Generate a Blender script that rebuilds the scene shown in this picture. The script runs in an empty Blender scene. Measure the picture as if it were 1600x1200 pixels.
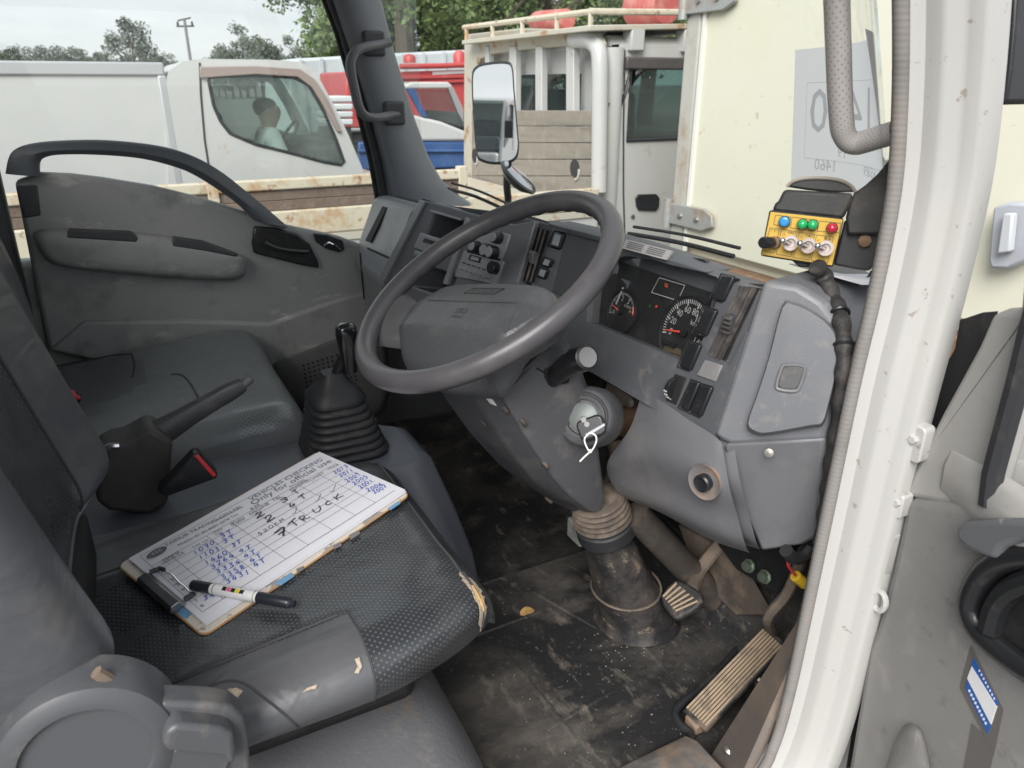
import bpy, bmesh, math, random
from mathutils import Vector, Matrix
from mathutils.bvhtree import BVHTree

# ------------------------------------------------------------------ camera, sky, sun, exposure
SC = bpy.context.scene
COL = SC.collection
F_PX, PITCH, YAW = 1150.0, math.radians(22.2), math.radians(62.5)
CAM = Vector((1.34, -0.45, 1.02))
cd = bpy.data.cameras.new('camera')
cam = bpy.data.objects.new('camera', cd)
COL.objects.link(cam)
cam.location = CAM
cam.rotation_euler = (math.pi / 2 - PITCH, 0, YAW)
cd.sensor_width = 36.0
cd.lens = F_PX / 1600 * 36
cd.clip_start = 0.02
cd.clip_end = 3000
cd.dof.use_dof = True
cd.dof.focus_distance = 1.25
cd.dof.aperture_fstop = 9.0
SC.camera = cam

SUN_EL, SUN_AZ = math.radians(40), math.radians(134)      # azimuth clockwise from +Y
world = bpy.data.worlds.new('World')
SC.world = world
world.use_nodes = True
wt = world.node_tree
for nd in list(wt.nodes):
    wt.nodes.remove(nd)
w_out = wt.nodes.new('ShaderNodeOutputWorld')
w_bg = wt.nodes.new('ShaderNodeBackground')
w_sky = wt.nodes.new('ShaderNodeTexSky')
w_sky.sky_type = 'NISHITA'
w_sky.sun_disc = False
w_sky.sun_elevation = SUN_EL
w_sky.sun_rotation = SUN_AZ
w_tc = wt.nodes.new('ShaderNodeTexCoord')
w_map = wt.nodes.new('ShaderNodeMapping')
w_map.inputs['Scale'].default_value = (1.0, 1.0, 4.5)
w_map.inputs['Location'].default_value = (0.3, 0.7, 0.15)
w_n = wt.nodes.new('ShaderNodeTexNoise')
w_n.inputs['Scale'].default_value = 1.7
w_n.inputs['Detail'].default_value = 7
w_n.inputs['Roughness'].default_value = 0.55
w_r = wt.nodes.new('ShaderNodeValToRGB')
w_r.color_ramp.elements[0].position = 0.36
w_r.color_ramp.elements[0].color = (5.2, 5.5, 5.9, 1)
w_r.color_ramp.elements[1].position = 0.66
w_r.color_ramp.elements[1].color = (8.0, 8.1, 8.2, 1)
w_mix = wt.nodes.new('ShaderNodeMix')
w_mix.data_type = 'RGBA'
w_mix.inputs['Factor'].default_value = 0.9
wt.links.new(w_tc.outputs['Generated'], w_map.inputs['Vector'])
wt.links.new(w_map.outputs['Vector'], w_n.inputs['Vector'])
wt.links.new(w_n.outputs['Fac'], w_r.inputs['Fac'])
wt.links.new(w_sky.outputs['Color'], w_mix.inputs['A'])
wt.links.new(w_r.outputs['Color'], w_mix.inputs['B'])
wt.links.new(w_mix.outputs['Result'], w_bg.inputs['Color'])
w_bg.inputs['Strength'].default_value = 0.044
wt.links.new(w_bg.outputs['Background'], w_out.inputs['Surface'])

sl = bpy.data.lights.new('sun', 'SUN')
sl.energy = 1.5
sl.angle = math.radians(40)
sl.color = (1.0, 0.968, 0.925)
sun = bpy.data.objects.new('sun', sl)
COL.objects.link(sun)
sd = Vector((math.sin(SUN_AZ) * math.cos(SUN_EL), math.cos(SUN_AZ) * math.cos(SUN_EL), math.sin(SUN_EL)))
sun.rotation_euler = sd.to_track_quat('Z', 'Y').to_euler()
SC.view_settings.view_transform = 'Standard'
SC.view_settings.look = 'None'
SC.view_settings.exposure = 1.72
SC.view_settings.gamma = 1.0
SC.view_settings.use_curve_mapping = False
SC.cycles.max_bounces = 8
SC.cycles.transparent_max_bounces = 16

# ------------------------------------------------------------------ helpers: sight lines to surfaces of the place
R_ = Vector((math.cos(YAW), math.sin(YAW), 0))
F_ = Vector((-math.sin(YAW) * math.cos(PITCH), math.cos(YAW) * math.cos(PITCH), -math.sin(PITCH)))
U_ = R_.cross(F_)
V = Vector


def ray(u, v):
    return F_ + R_ * ((u - 800) / F_PX) - U_ * ((v - 600) / F_PX)


def pX(u, v, x):
    d = ray(u, v)
    return CAM + d * ((x - CAM.x) / d.x)


def pY(u, v, y):
    d = ray(u, v)
    return CAM + d * ((y - CAM.y) / d.y)


def pZ(u, v, z):
    d = ray(u, v)
    return CAM + d * ((z - CAM.z) / d.z)


def pP(u, v, p, n):
    d = ray(u, v)
    return CAM + d * ((V(p) - CAM).dot(V(n)) / d.dot(V(n)))


# ------------------------------------------------------------------ helpers: meshes (each returns verts, faces)
def join(*parts):
    vs, fs = [], []
    for v, f in parts:
        o = len(vs)
        vs += list(v)
        fs += [tuple(i + o for i in q) for q in f]
    return vs, fs


def xf(m, part):
    return [m @ V(v) for v in part[0]], part[1]


def frame(o, ex, ey, ez):
    m = Matrix((V(ex), V(ey), V(ez))).transposed().to_4x4()
    m.translation = V(o)
    return m


def box(c, s, m=None):
    c, s = V(c), V(s) / 2
    vs = [c + V((x * s.x, y * s.y, z * s.z)) for z in (-1, 1) for y in (-1, 1) for x in (-1, 1)]
    if m is not None:
        vs = [m @ v for v in vs]
    return vs, [(0, 2, 3, 1), (4, 5, 7, 6), (0, 1, 5, 4), (2, 6, 7, 3), (0, 4, 6, 2), (1, 3, 7, 5)]


def bx(x0, x1, y0, y1, z0, z1):
    return box(((x0 + x1) / 2, (y0 + y1) / 2, (z0 + z1) / 2), (abs(x1 - x0), abs(y1 - y0), abs(z1 - z0)))


def prism(pts, ext):
    n = len(pts)
    e = V(ext)
    vs = [V(p) for p in pts] + [V(p) + e for p in pts]
    fs = [tuple(range(n)), tuple(range(2 * n - 1, n - 1, -1))]
    fs += [(i, n + i, n + (i + 1) % n, (i + 1) % n) for i in range(n)]
    return vs, fs


def loft(rings, closed=True, caps=True):
    n = len(rings[0])
    vs = [V(p) for r in rings for p in r]
    fs = []
    for k in range(len(rings) - 1):
        for i in range(n if closed else n - 1):
            j = (i + 1) % n
            fs.append((k * n + i, k * n + j, (k + 1) * n + j, (k + 1) * n + i))
    if caps and closed:
        fs.append(tuple(range(n - 1, -1, -1)))
        fs.append(tuple((len(rings) - 1) * n + i for i in range(n)))
    return vs, fs


def tube(path, r, seg=10, closed=False, caps=True, flat=None, upv=None):
    path = [V(p) for p in path]
    n = len(path)
    rr = r if isinstance(r, (list, tuple)) else [r] * n
    rings = []
    up = V(upv) if upv is not None else None
    prev = None
    for i, p in enumerate(path):
        a = path[(i - 1) % n] if closed or i > 0 else p
        b = path[(i + 1) % n] if closed or i < n - 1 else p
        t = (b - a).normalized()
        if up is not None:
            s = t.cross(up).normalized()
        else:
            if prev is None:
                s = t.cross(V((0, 0, 1)) if abs(t.z) < .9 else V((1, 0, 0))).normalized()
            else:
                s = (prev - t * prev.dot(t)).normalized()
            prev = s
        w = s.cross(t).normalized()
        fl = flat if flat is not None else 1.0
        rings.append([p + s * (rr[i] * math.cos(2 * math.pi * k / seg)) + w * (rr[i] * fl * math.sin(2 * math.pi * k / seg)) for k in range(seg)])
    if closed:
        rings.append(rings[0])
        v, f = loft(rings, True, False)
        return v, f
    return loft(rings, True, caps)


def lathe(prof, o, ax, seg=24, cap=True):
    ax = V(ax).normalized()
    s = ax.cross(V((0, 0, 1)) if abs(ax.z) < .9 else V((1, 0, 0))).normalized()
    w = ax.cross(s)
    o = V(o)
    rings = [[o + ax * h + (s * math.cos(2 * math.pi * k / seg) + w * math.sin(2 * math.pi * k / seg)) * max(r, 1e-4) for k in range(seg)] for r, h in prof]
    return loft(rings, True, cap)


def grid(fn, nu, nv):
    vs = [V(fn(i / nu, j / nv)) for j in range(nv + 1) for i in range(nu + 1)]
    fs = [(j * (nu + 1) + i, j * (nu + 1) + i + 1, (j + 1) * (nu + 1) + i + 1, (j + 1) * (nu + 1) + i) for j in range(nv) for i in range(nu)]
    return vs, fs


def cr(pts, n=6, closed=False):
    pts = [V(p) for p in pts]
    out = []
    m = len(pts)
    for i in range(m if closed else m - 1):
        p0 = pts[i - 1] if closed or i > 0 else pts[0] * 2 - pts[1]
        p1, p2 = pts[i], pts[(i + 1) % m]
        p3 = pts[(i + 2) % m] if closed or i + 2 < m else p2 * 2 - p1
        for k in range(n):
            t = k / n
            out.append(.5 * (2 * p1 + (p2 - p0) * t + (2 * p0 - 5 * p1 + 4 * p2 - p3) * t * t + (3 * p1 - p0 - 3 * p2 + p3) * t ** 3))
    if not closed:
        out.append(pts[-1])
    return out


def rrect(w, h, r, n=4):
    """rounded rectangle outline in 2-D, centred"""
    out = []
    for cx, cy, a0 in ((w / 2 - r, h / 2 - r, 0), (-w / 2 + r, h / 2 - r, 90), (-w / 2 + r, -h / 2 + r, 180), (w / 2 - r, -h / 2 + r, 270)):
        for k in range(n + 1):
            a = math.radians(a0 + 90 * k / n)
            out.append((cx + r * math.cos(a), cy + r * math.sin(a)))
    return out


def resample(loop, n):
    """closed loop -> n points evenly by length, starting at the first"""
    L = [V(p) for p in loop]
    L.append(L[0])
    d = [0]
    for i in range(len(L) - 1):
        d.append(d[-1] + (L[i + 1] - L[i]).length)
    out, k = [], 0
    for i in range(n):
        s = d[-1] * i / n
        while d[k + 1] < s:
            k += 1
        t = (s - d[k]) / max(d[k + 1] - d[k], 1e-9)
        out.append(L[k].lerp(L[k + 1], t))
    return out


def ring_panel(outer, inner, ext, n=64):
    """plate with a hole: outer and inner loops (both start at matching corners), pushed out by ext"""
    o, i = resample(outer, n), resample(inner, n)
    e = V(ext)
    return loft([i, o, [p + e for p in o], [p + e for p in i], i], True, False)


ROOTLOC = {}


def thing(name, label, cat, loc=(0, 0, 0), group=None, kind=None):
    o = bpy.data.objects.new(name, None)
    o.empty_display_size = .05
    COL.objects.link(o)
    o.location = loc
    ROOTLOC[o] = V(loc)
    o['label'] = label
    o['category'] = cat
    if group:
        o['group'] = group
    if kind:
        o['kind'] = kind
    return o


def tag(o, label, cat, group=None, kind=None):
    o['label'] = label
    if cat:
        o['category'] = cat
    if group:
        o['group'] = group
    if kind:
        o['kind'] = kind
    return o


def part(name, geo, mat, parent=None, smooth=40, bevel=0, bseg=2, sub=0, uv=None, label=None, origin=None):
    """link one mesh object; geometry is given in world coordinates"""
    vs, fs = geo
    off = ROOTLOC[parent] if parent is not None else (V(origin) if origin is not None else V((0, 0, 0)))
    me = bpy.data.meshes.new(name)
    me.from_pydata([tuple(V(v) - off) for v in vs], [], [tuple(f) for f in fs])
    bm = bmesh.new()
    bm.from_mesh(me)
    bmesh.ops.recalc_face_normals(bm, faces=bm.faces)
    bm.to_mesh(me)
    bm.free()
    if uv is not None:
        ul = me.uv_layers.new(name='UVMap')
        for lp in me.loops:
            ul.data[lp.index].uv = uv[lp.vertex_index]
    if mat is not None:
        me.materials.append(mat)
    if smooth:
        for p in me.polygons:
            p.use_smooth = True
        me.set_sharp_from_angle(angle=math.radians(smooth))
    o = bpy.data.objects.new(name, me)
    COL.objects.link(o)
    if parent is not None:
        o.parent = parent
        ROOTLOC[o] = off
    else:
        o.location = off
        ROOTLOC[o] = off
    if bevel:
        b = o.modifiers.new('bevel', 'BEVEL')
        b.width = bevel
        b.segments = bseg
        b.limit_method = 'ANGLE'
        b.angle_limit = math.radians(35)
        b.use_clamp_overlap = True
    if sub:
        s = o.modifiers.new('sub', 'SUBSURF')
        s.levels = s.render_levels = sub
    if label:
        o['label'] = label
    return o


def dup(o, parent=None, mat4=None):
    c = o.copy()
    COL.objects.link(c)
    if parent is not None:
        c.parent = parent
    for ch in [k for k in bpy.data.objects if k.parent == o]:
        dup(ch, c)
    return c


_tx = {}


def text(s, p0, p1, up, k=1.0, lift=0.0006, mirror=False, font_shear=0.0):
    """lettering whose baseline runs p0 -> p1 on a surface; up is the direction of the letters' height"""
    if s not in _tx:
        c = bpy.data.curves.new('t', 'FONT')
        c.body = s
        c.resolution_u = 2
        ob = bpy.data.objects.new('t', c)
        me = ob.to_mesh()
        _tx[s] = ([V(v.co) for v in me.vertices], [tuple(p.vertices) for p in me.polygons])
        ob.to_mesh_clear()
        bpy.data.objects.remove(ob)
        bpy.data.curves.remove(c)
    vs, fs = _tx[s]
    if not vs:
        return [], []
    p0, p1 = V(p0), V(p1)
    x0, x1 = min(v.x for v in vs), max(v.x for v in vs)
    ex = (p1 - p0).normalized()
    sc = (p1 - p0).length / (x1 - x0)
    ey = V(up)
    ey = (ey - ex * ey.dot(ex)).normalized()
    ez = ex.cross(ey)
    if mirror:
        ez = -ez
    return [p0 + ex * ((v.x - x0 + font_shear * v.y) * sc) + ey * (v.y * sc * k) + ez * lift for v in vs], fs


STROKE = {
    '0': [[(.5, 1), (.15, .75), (.1, .3), (.4, 0), (.8, .25), (.85, .7), (.5, 1)]],
    '1': [[(.45, 1), (.4, 0)]],
    '2': [[(.15, .75), (.45, 1), (.75, .75), (.5, .4), (.1, .02), (.9, .08)]],
    '3': [[(.15, .9), (.55, 1), (.75, .75), (.4, .55), (.75, .3), (.5, 0), (.1, .12)]],
    '4': [[(.55, 1), (.1, .35), (.85, .35)], [(.65, .65), (.55, 0)]],
    '5': [[(.8, 1), (.3, .97), (.25, .6), (.65, .6), (.75, .25), (.45, 0), (.12, .1)]],
    '6': [[(.65, 1), (.25, .6), (.15, .2), (.45, 0), (.75, .2), (.55, .48), (.22, .3)]],
    '7': [[(.1, .9), (.85, 1), (.45, 0)], [(.25, .48), (.8, .55)]],
    '8': [[(.5, .52), (.2, .78), (.5, 1), (.75, .78), (.5, .52), (.15, .22), (.5, 0), (.8, .22), (.5, .52)]],
    '9': [[(.75, .72), (.45, 1), (.2, .75), (.45, .55), (.75, .75), (.65, 0)]],
    'T': [[(.05, .95), (.95, 1)], [(.5, .97), (.42, 0)]],
    'R': [[(.2, 0), (.25, 1), (.7, .9), (.6, .55), (.25, .5), (.85, 0)]],
    'U': [[(.15, 1), (.12, .3), (.4, 0), (.75, .25), (.85, 1)]],
    'C': [[(.8, .85), (.45, .95), (.15, .5), (.4, .05), (.85, .15)]],
    'K': [[(.2, 1), (.18, 0)], [(.8, .95), (.22, .45), (.9, .02)]],
    'M': [[(.05, 0), (.2, 1), (.5, .4), (.8, 1), (.95, 0)]],
    'v': [[(.0, .4), (.3, .05), (1.3, 1)]],
}


def hand(s, p0, p1, up, h, wid, rnd, lift=0.0008):
    """handwriting as thin ink ribbons"""
    p0, p1 = V(p0), V(p1)
    ex = (p1 - p0)
    adv = ex.length / len(s)
    ex = ex.normalized()
    ey = V(up)
    ey = (ey - ex * ey.dot(ex)).normalized()
    ez = ex.cross(ey)
    out = ([], [])
    for k, ch in enumerate(s):
        if ch not in STROKE:
            continue
        hh = h * rnd.uniform(.85, 1.1)
        jy = rnd.uniform(-.1, .1) * h
        for st in STROKE[ch]:
            pts = [V((x, y, 0)) for x, y in st]
            pts = cr(pts, 4) if len(pts) > 2 else pts
            P = [p0 + ex * (adv * (k + .08 + .78 * q.x + .12 * q.y)) + ey * (q.y * hh + jy) + ez * lift for q in pts]
            vs, fs = [], []
            for i, p in enumerate(P):
                t = (P[min(i + 1, len(P) - 1)] - P[max(i - 1, 0)]).normalized()
                sd_ = ez.cross(t) * wid * .5
                vs += [p - sd_, p + sd_]
                if i:
                    fs.append((2 * i - 2, 2 * i, 2 * i + 1, 2 * i - 1))
            out = join(out, (vs, fs))
    return out


def line(p0, p1, n, w, lift=.0004):
    p0, p1, n = V(p0), V(p1), V(n).normalized()
    s = n.cross((p1 - p0).normalized()) * w * .5
    return [p0 - s + n * lift, p1 - s + n * lift, p1 + s + n * lift, p0 + s + n * lift], [(0, 1, 2, 3)]


def bvh(*geos):
    vs, fs = join(*geos)
    return BVHTree.FromPolygons([V(v) for v in vs], fs)


def hit(u, v, tree, lift=0.0):
    d = ray(u, v).normalized()
    loc, nor, i, dist = tree.ray_cast(CAM, d)
    if loc is None:
        return None
    if nor.dot(d) > 0:
        nor = -nor
    return loc + nor * lift


def patch(outline, tree, lift=.0015, n=10, thick=.002):
    """a thin irregular patch lying on a built surface"""
    c = V((sum(p[0] for p in outline) / len(outline), sum(p[1] for p in outline) / len(outline), 0))
    rings = []
    for t, l in ((1, 0.0), (.93, thick), (.6, thick * 1.3), (.3, thick * 1.1)):
        rg = []
        for p in outline:
            q = hit(c.x + (p[0] - c.x) * t, c.y + (p[1] - c.y) * t, tree, lift + l)
            if q is None:
                return None
            rg.append(q)
        rings.append(rg)
    v, f = loft(rings, True, False)
    k = len(outline)
    f = f + [tuple(len(v) - k + i for i in range(k))]
    return v, f


# ------------------------------------------------------------------ helpers: materials
def M(name, col, rough=.5, metal=0.0, spec=.5, bump=None, var=None, dirt=None, rvar=None, coat=0, emit=None, coord='Object', sheen=0):
    """procedural principled surface.
    bump=(scale, strength[, distance]); var=(col2, scale, lo, hi); dirt=[(col, scale, lo, hi, amount[, stretch])]; rvar=(rough2, scale)"""
    m = bpy.data.materials.new(name)
    m.use_nodes = True
    nt = m.node_tree
    nd, ln = nt.nodes, nt.links
    b = nd['Principled BSDF']
    b.inputs['Roughness'].default_value = rough
    b.inputs['Metallic'].default_value = metal
    b.inputs['Specular IOR Level'].default_value = spec
    b.inputs['Coat Weight'].default_value = coat
    b.inputs['Coat Roughness'].default_value = .15
    if sheen:
        b.inputs['Sheen Weight'].default_value = sheen
    tc = nd.new('ShaderNodeTexCoord')
    crd = tc.outputs[coord]

    def noise(scale, detail=6, rgh=.6, stretch=None):
        n = nd.new('ShaderNodeTexNoise')
        n.inputs['Scale'].default_value = scale
        n.inputs['Detail'].default_value = detail
        n.inputs['Roughness'].default_value = rgh
        if stretch:
            mp = nd.new('ShaderNodeMapping')
            mp.inputs['Scale'].default_value = stretch
            ln.new(crd, mp.inputs['Vector'])
            ln.new(mp.outputs['Vector'], n.inputs['Vector'])
        else:
            ln.new(crd, n.inputs['Vector'])
        return n.outputs['Fac']

    def ramp(src, lo, hi, v0=0.0, v1=1.0):
        r = nd.new('ShaderNodeMapRange')
        r.inputs['From Min'].default_value = lo
        r.inputs['From Max'].default_value = hi
        r.inputs['To Min'].default_value = v0
        r.inputs['To Max'].default_value = v1
        ln.new(src, r.inputs['Value'])
        return r.outputs['Result']

    def mix(fac, a, c2):
        x = nd.new('ShaderNodeMix')
        x.data_type = 'RGBA'
        ln.new(fac, x.inputs['Factor'])
        if isinstance(a, tuple):
            x.inputs['A'].default_value = (*a, 1)
        else:
            ln.new(a, x.inputs['A'])
        if isinstance(c2, tuple):
            x.inputs['B'].default_value = (*c2, 1)
        else:
            ln.new(c2, x.inputs['B'])
        return x.outputs['Result']
    cur = tuple(col)
    if var:
        cur = mix(ramp(noise(var[1]), var[2], var[3]), cur, tuple(var[0]))
    rsock = None
    for dd in (dirt or []):
        fac = ramp(noise(dd[1], 8, .65, dd[5] if len(dd) > 5 else None), .5 + (dd[2] - .5) * .62, .5 + (dd[3] - .5) * .62, 0, dd[4])
        cur = mix(fac, cur, tuple(dd[0]))
        rr = nd.new('ShaderNodeMix')
        ln.new(fac, rr.inputs['Factor'])
        if rsock is None:
            rr.inputs['A'].default_value = rough
        else:
            ln.new(rsock, rr.inputs['A'])
        rr.inputs['B'].default_value = .85
        rsock = rr.outputs['Result']
    if isinstance(cur, tuple):
        b.inputs['Base Color'].default_value = (*cur, 1)
    else:
        ln.new(cur, b.inputs['Base Color'])
    if rvar:
        rsock2 = ramp(noise(rvar[1]), .35, .65, rough, rvar[0])
        if rsock is None:
            rsock = rsock2
    if rsock is not None:
        ln.new(rsock, b.inputs['Roughness'])
    if bump:
        bn = nd.new('ShaderNodeBump')
        bn.inputs['Strength'].default_value = bump[1]
        bn.inputs['Distance'].default_value = bump[2] if len(bump) > 2 else .001
        ln.new(noise(bump[0], 3, .6), bn.inputs['Height'])
        ln.new(bn.outputs['Normal'], b.inputs['Normal'])
    if emit:
        b.inputs['Emission Color'].default_value = (*emit[0], 1)
        b.inputs['Emission Strength'].default_value = emit[1]
    m['_b'] = 1
    return m


def glass_mat(name, tint=(.93, .96, .95), gloss=.06, rough=.0, film=None):
    """thin pane: straight see-through plus a fresnel reflection; film = (colour, amount, scale) for dust or painted reflection on it"""
    m = bpy.data.materials.new(name)
    m.use_nodes = True
    nt = m.node_tree
    nd, ln = nt.nodes, nt.links
    nd.remove(nd['Principled BSDF'])
    out = nd['Material Output']
    t = nd.new('ShaderNodeBsdfTransparent')
    t.inputs['Color'].default_value = (*tint, 1)
    g = nd.new('ShaderNodeBsdfGlossy')
    g.inputs['Roughness'].default_value = rough
    g.inputs['Color'].default_value = (.9, .93, .95, 1)
    lw = nd.new('ShaderNodeLayerWeight')
    pw = nd.new('ShaderNodeMath')
    pw.operation = 'POWER'
    pw.inputs[1].default_value = 4.0
    ln.new(lw.outputs['Facing'], pw.inputs[0])
    fr = nd.new('ShaderNodeMapRange')
    fr.inputs['To Min'].default_value = .03 if gloss < .1 else .07
    fr.inputs['To Max'].default_value = .7
    ln.new(pw.outputs[0], fr.inputs['Value'])
    mx = nd.new('ShaderNodeMixShader')
    ln.new(fr.outputs['Result'], mx.inputs['Fac'])
    ln.new(t.outputs['BSDF'], mx.inputs[1])
    ln.new(g.outputs['BSDF'], mx.inputs[2])
    cur = mx.outputs['Shader']
    if film:
        d = nd.new('ShaderNodeBsdfDiffuse')
        d.inputs['Color'].default_value = (*film[0], 1)
        tc = nd.new('ShaderNodeTexCoord')
        n = nd.new('ShaderNodeTexNoise')
        n.inputs['Scale'].default_value = film[2]
        n.inputs['Detail'].default_value = 6
        ln.new(tc.outputs['Object'], n.inputs['Vector'])
        r = nd.new('ShaderNodeMapRange')
        r.inputs['From Min'].default_value = .3
        r.inputs['From Max'].default_value = .75
        r.inputs['To Min'].default_value = 0
        r.inputs['To Max'].default_value = film[1]
        ln.new(n.outputs['Fac'], r.inputs['Value'])
        m2 = nd.new('ShaderNodeMixShader')
        ln.new(r.outputs['Result'], m2.inputs['Fac'])
        ln.new(cur, m2.inputs[1])
        ln.new(d.outputs['BSDF'], m2.inputs[2])
        cur = m2.outputs['Shader']
    ln.new(cur, out.inputs['Surface'])
    return m


def perforated(name, col, dot, rough, pitch=.0085, rad=.2, dirt=None):
    """leather cloth pierced with staggered holes, laid out on the UVs (metres)"""
    m = M(name, col, rough, bump=(900, .12), dirt=dirt, coat=.3)
    nt = m.node_tree
    nd, ln = nt.nodes, nt.links
    b = nd['Principled BSDF']
    tc = nd.new('ShaderNodeTexCoord')

    def mth(op, a, c=None):
        x = nd.new('ShaderNodeMath')
        x.operation = op
        for i, s in enumerate((a, c)):
            if s is None:
                continue
            if isinstance(s, (int, float)):
                x.inputs[i].default_value = s
            else:
                ln.new(s, x.inputs[i])
        return x.outputs[0]
    sx = nd.new('ShaderNodeSeparateXYZ')
    ln.new(tc.outputs['UV'], sx.inputs[0])
    u = mth('DIVIDE', sx.outputs['X'], pitch)
    v = mth('DIVIDE', sx.outputs['Y'], pitch * .62)
    row = mth('FLOOR', v)
    odd = mth('MULTIPLY', mth('MODULO', row, 2.0), .5)
    fu = mth('SUBTRACT', mth('FRACT', mth('ADD', u, odd)), .5)
    fv = mth('MULTIPLY', mth('SUBTRACT', mth('FRACT', v), .5), .62)
    d = mth('SQRT', mth('ADD', mth('MULTIPLY', fu, fu), mth('MULTIPLY', fv, fv)))
    r = nd.new('ShaderNodeMapRange')
    r.inputs['From Min'].default_value = rad
    r.inputs['From Max'].default_value = rad * .6
    ln.new(d, r.inputs['Value'])
    fac = r.outputs['Result']
    mx = nd.new('ShaderNodeMix')
    mx.data_type = 'RGBA'
    ln.new(fac, mx.inputs['Factor'])
    old = b.inputs['Base Color']
    if old.is_linked:
        ln.new(old.links[0].from_socket, mx.inputs['A'])
    else:
        mx.inputs['A'].default_value = old.default_value
    mx.inputs['B'].default_value = (*dot, 1)
    ln.new(mx.outputs['Result'], b.inputs['Base Color'])
    sp = nd.new('ShaderNodeMix')
    ln.new(fac, sp.inputs['Factor'])
    sp.inputs['A'].default_value = .5
    sp.inputs['B'].default_value = .05
    ln.new(sp.outputs['Result'], b.inputs['Specular IOR Level'])
    return m


def ribbed(m, axis, freq, strength=.4, dist=.001, coord='UV'):
    """adds fine moulded ribs to a material"""
    nt = m.node_tree
    nd, ln = nt.nodes, nt.links
    b = nd['Principled BSDF']
    tc = nd.new('ShaderNodeTexCoord')
    w = nd.new('ShaderNodeTexWave')
    w.bands_direction = axis
    w.inputs['Scale'].default_value = freq
    w.inputs['Distortion'].default_value = .0
    ln.new(tc.outputs[coord], w.inputs['Vector'])
    bn = nd.new('ShaderNodeBump')
    bn.inputs['Strength'].default_value = strength
    bn.inputs['Distance'].default_value = dist
    ln.new(w.outputs['Fac'], bn.inputs['Height'])
    if b.inputs['Normal'].is_linked:
        ln.new(b.inputs['Normal'].links[0].from_socket, bn.inputs['Normal'])
    ln.new(bn.outputs['Normal'], b.inputs['Normal'])
    return m


def wrinkle(m, scale, strength, dist, stretch=(1, 1, 1)):
    """adds soft creases to upholstery"""
    nt = m.node_tree
    nd, ln = nt.nodes, nt.links
    b = nd['Principled BSDF']
    tc = nd.new('ShaderNodeTexCoord')
    mp = nd.new('ShaderNodeMapping')
    mp.inputs['Scale'].default_value = stretch
    ln.new(tc.outputs['Object'], mp.inputs['Vector'])
    n = nd.new('ShaderNodeTexNoise')
    n.inputs['Scale'].default_value = scale
    n.inputs['Detail'].default_value = 3
    n.inputs['Distortion'].default_value = .8
    ln.new(mp.outputs['Vector'], n.inputs['Vector'])
    bn = nd.new('ShaderNodeBump')
    bn.inputs['Strength'].default_value = strength
    bn.inputs['Distance'].default_value = dist
    ln.new(n.outputs['Fac'], bn.inputs['Height'])
    if b.inputs['Normal'].is_linked:
        ln.new(b.inputs['Normal'].links[0].from_socket, bn.inputs['Normal'])
    ln.new(bn.outputs['Normal'], b.inputs['Normal'])
    return m


DUST = (.30, .26, .22)
MUD = (.24, .18, .13)
mt = {}
mt['dash'] = M('dash_plastic', (.135, .14, .154), .4, bump=(420, .28, .0007), dirt=[((.2, .19, .19), 9, .52, .8, .35), (DUST, 30, .62, .8, .25), ((.24, .24, .25), 45, .7, .76, .4, (1, .2, .25))])
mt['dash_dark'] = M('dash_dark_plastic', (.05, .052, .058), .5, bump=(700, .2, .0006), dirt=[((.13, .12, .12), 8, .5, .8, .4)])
mt['dash_top'] = M('dash_top_plastic', (.10, .107, .12), .5, bump=(500, .35, .0008), dirt=[((.2, .19, .18), 12, .5, .8, .35)])
mt['panel_low'] = M('lower_panel_plastic', (.15, .152, .165), .45, bump=(420, .28, .0007), dirt=[(DUST, 6, .55, .85, .35), ((.1, .1, .105), 18, .55, .75, .3)])
mt['silver'] = M('silver_bezel', (.33, .34, .36), .36, metal=.3, bump=(600, .08), dirt=[((.16, .15, .15), 10, .5, .75, .35)])
mt['black'] = M('black_plastic', (.016, .017, .019), .32, bump=(500, .12, .0004), dirt=[((.1, .09, .085), 40, .6, .78, .25)])
mt['black_matt'] = M('black_matt', (.012, .012, .013), .75, dirt=[((.06, .055, .05), 14, .5, .8, .5)])
mt['rubber'] = M('black_rubber', (.022, .023, .026), .55, bump=(300, .15), dirt=[((.12, .11, .1), 22, .55, .8, .35)])
mt['pillar'] = M('pillar_trim', (.2, .212, .235), .55, bump=(600, .3, .0006), dirt=[((.18, .17, .16), 7, .55, .8, .3)])
mt['door_trim'] = M('passenger_door_trim', (.28, .282, .284), .46, bump=(500, .3, .0008), dirt=[((.37, .36, .345), 5, .42, .8, .5), ((.6, .57, .52), 16, .64, .76, .45, (1, .35, 1)), ((.1, .098, .096), 9, .56, .75, .4)])
mt['seat_vinyl'] = M('seat_side_vinyl', (.088, .092, .102), .36, bump=(800, .2, .0005), dirt=[((.2, .185, .165), 8, .55, .85, .4)])
mt['seat_vinyl_dark'] = M('seat_dark_vinyl', (.148, .16, .17), .34, bump=(700, .2, .0005), dirt=[((.13, .125, .11), 6, .5, .8, .35)])  # vinyl lightened along with the bench leather for the windscreen light
mt['seat_perf'] = perforated('seat_perforated_leather', (.034, .038, .043), (.115, .115, .12), .27, dirt=[((.1, .1, .095), 5, .5, .85, .4)])
mt['seat_perf2'] = perforated('bench_perforated_leather', (.16, .173, .18), (.085, .093, .097), .3, pitch=.0095, dirt=[((.1, .1, .09), 5, .5, .85, .4)])  # same leather as the driver seat, lightened to carry windscreen light
mt['seat_plastic'] = M('seat_plastic_cover', (.085, .088, .096), .38, bump=(900, .25, .0005), dirt=[(DUST, 14, .55, .8, .4)])
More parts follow.
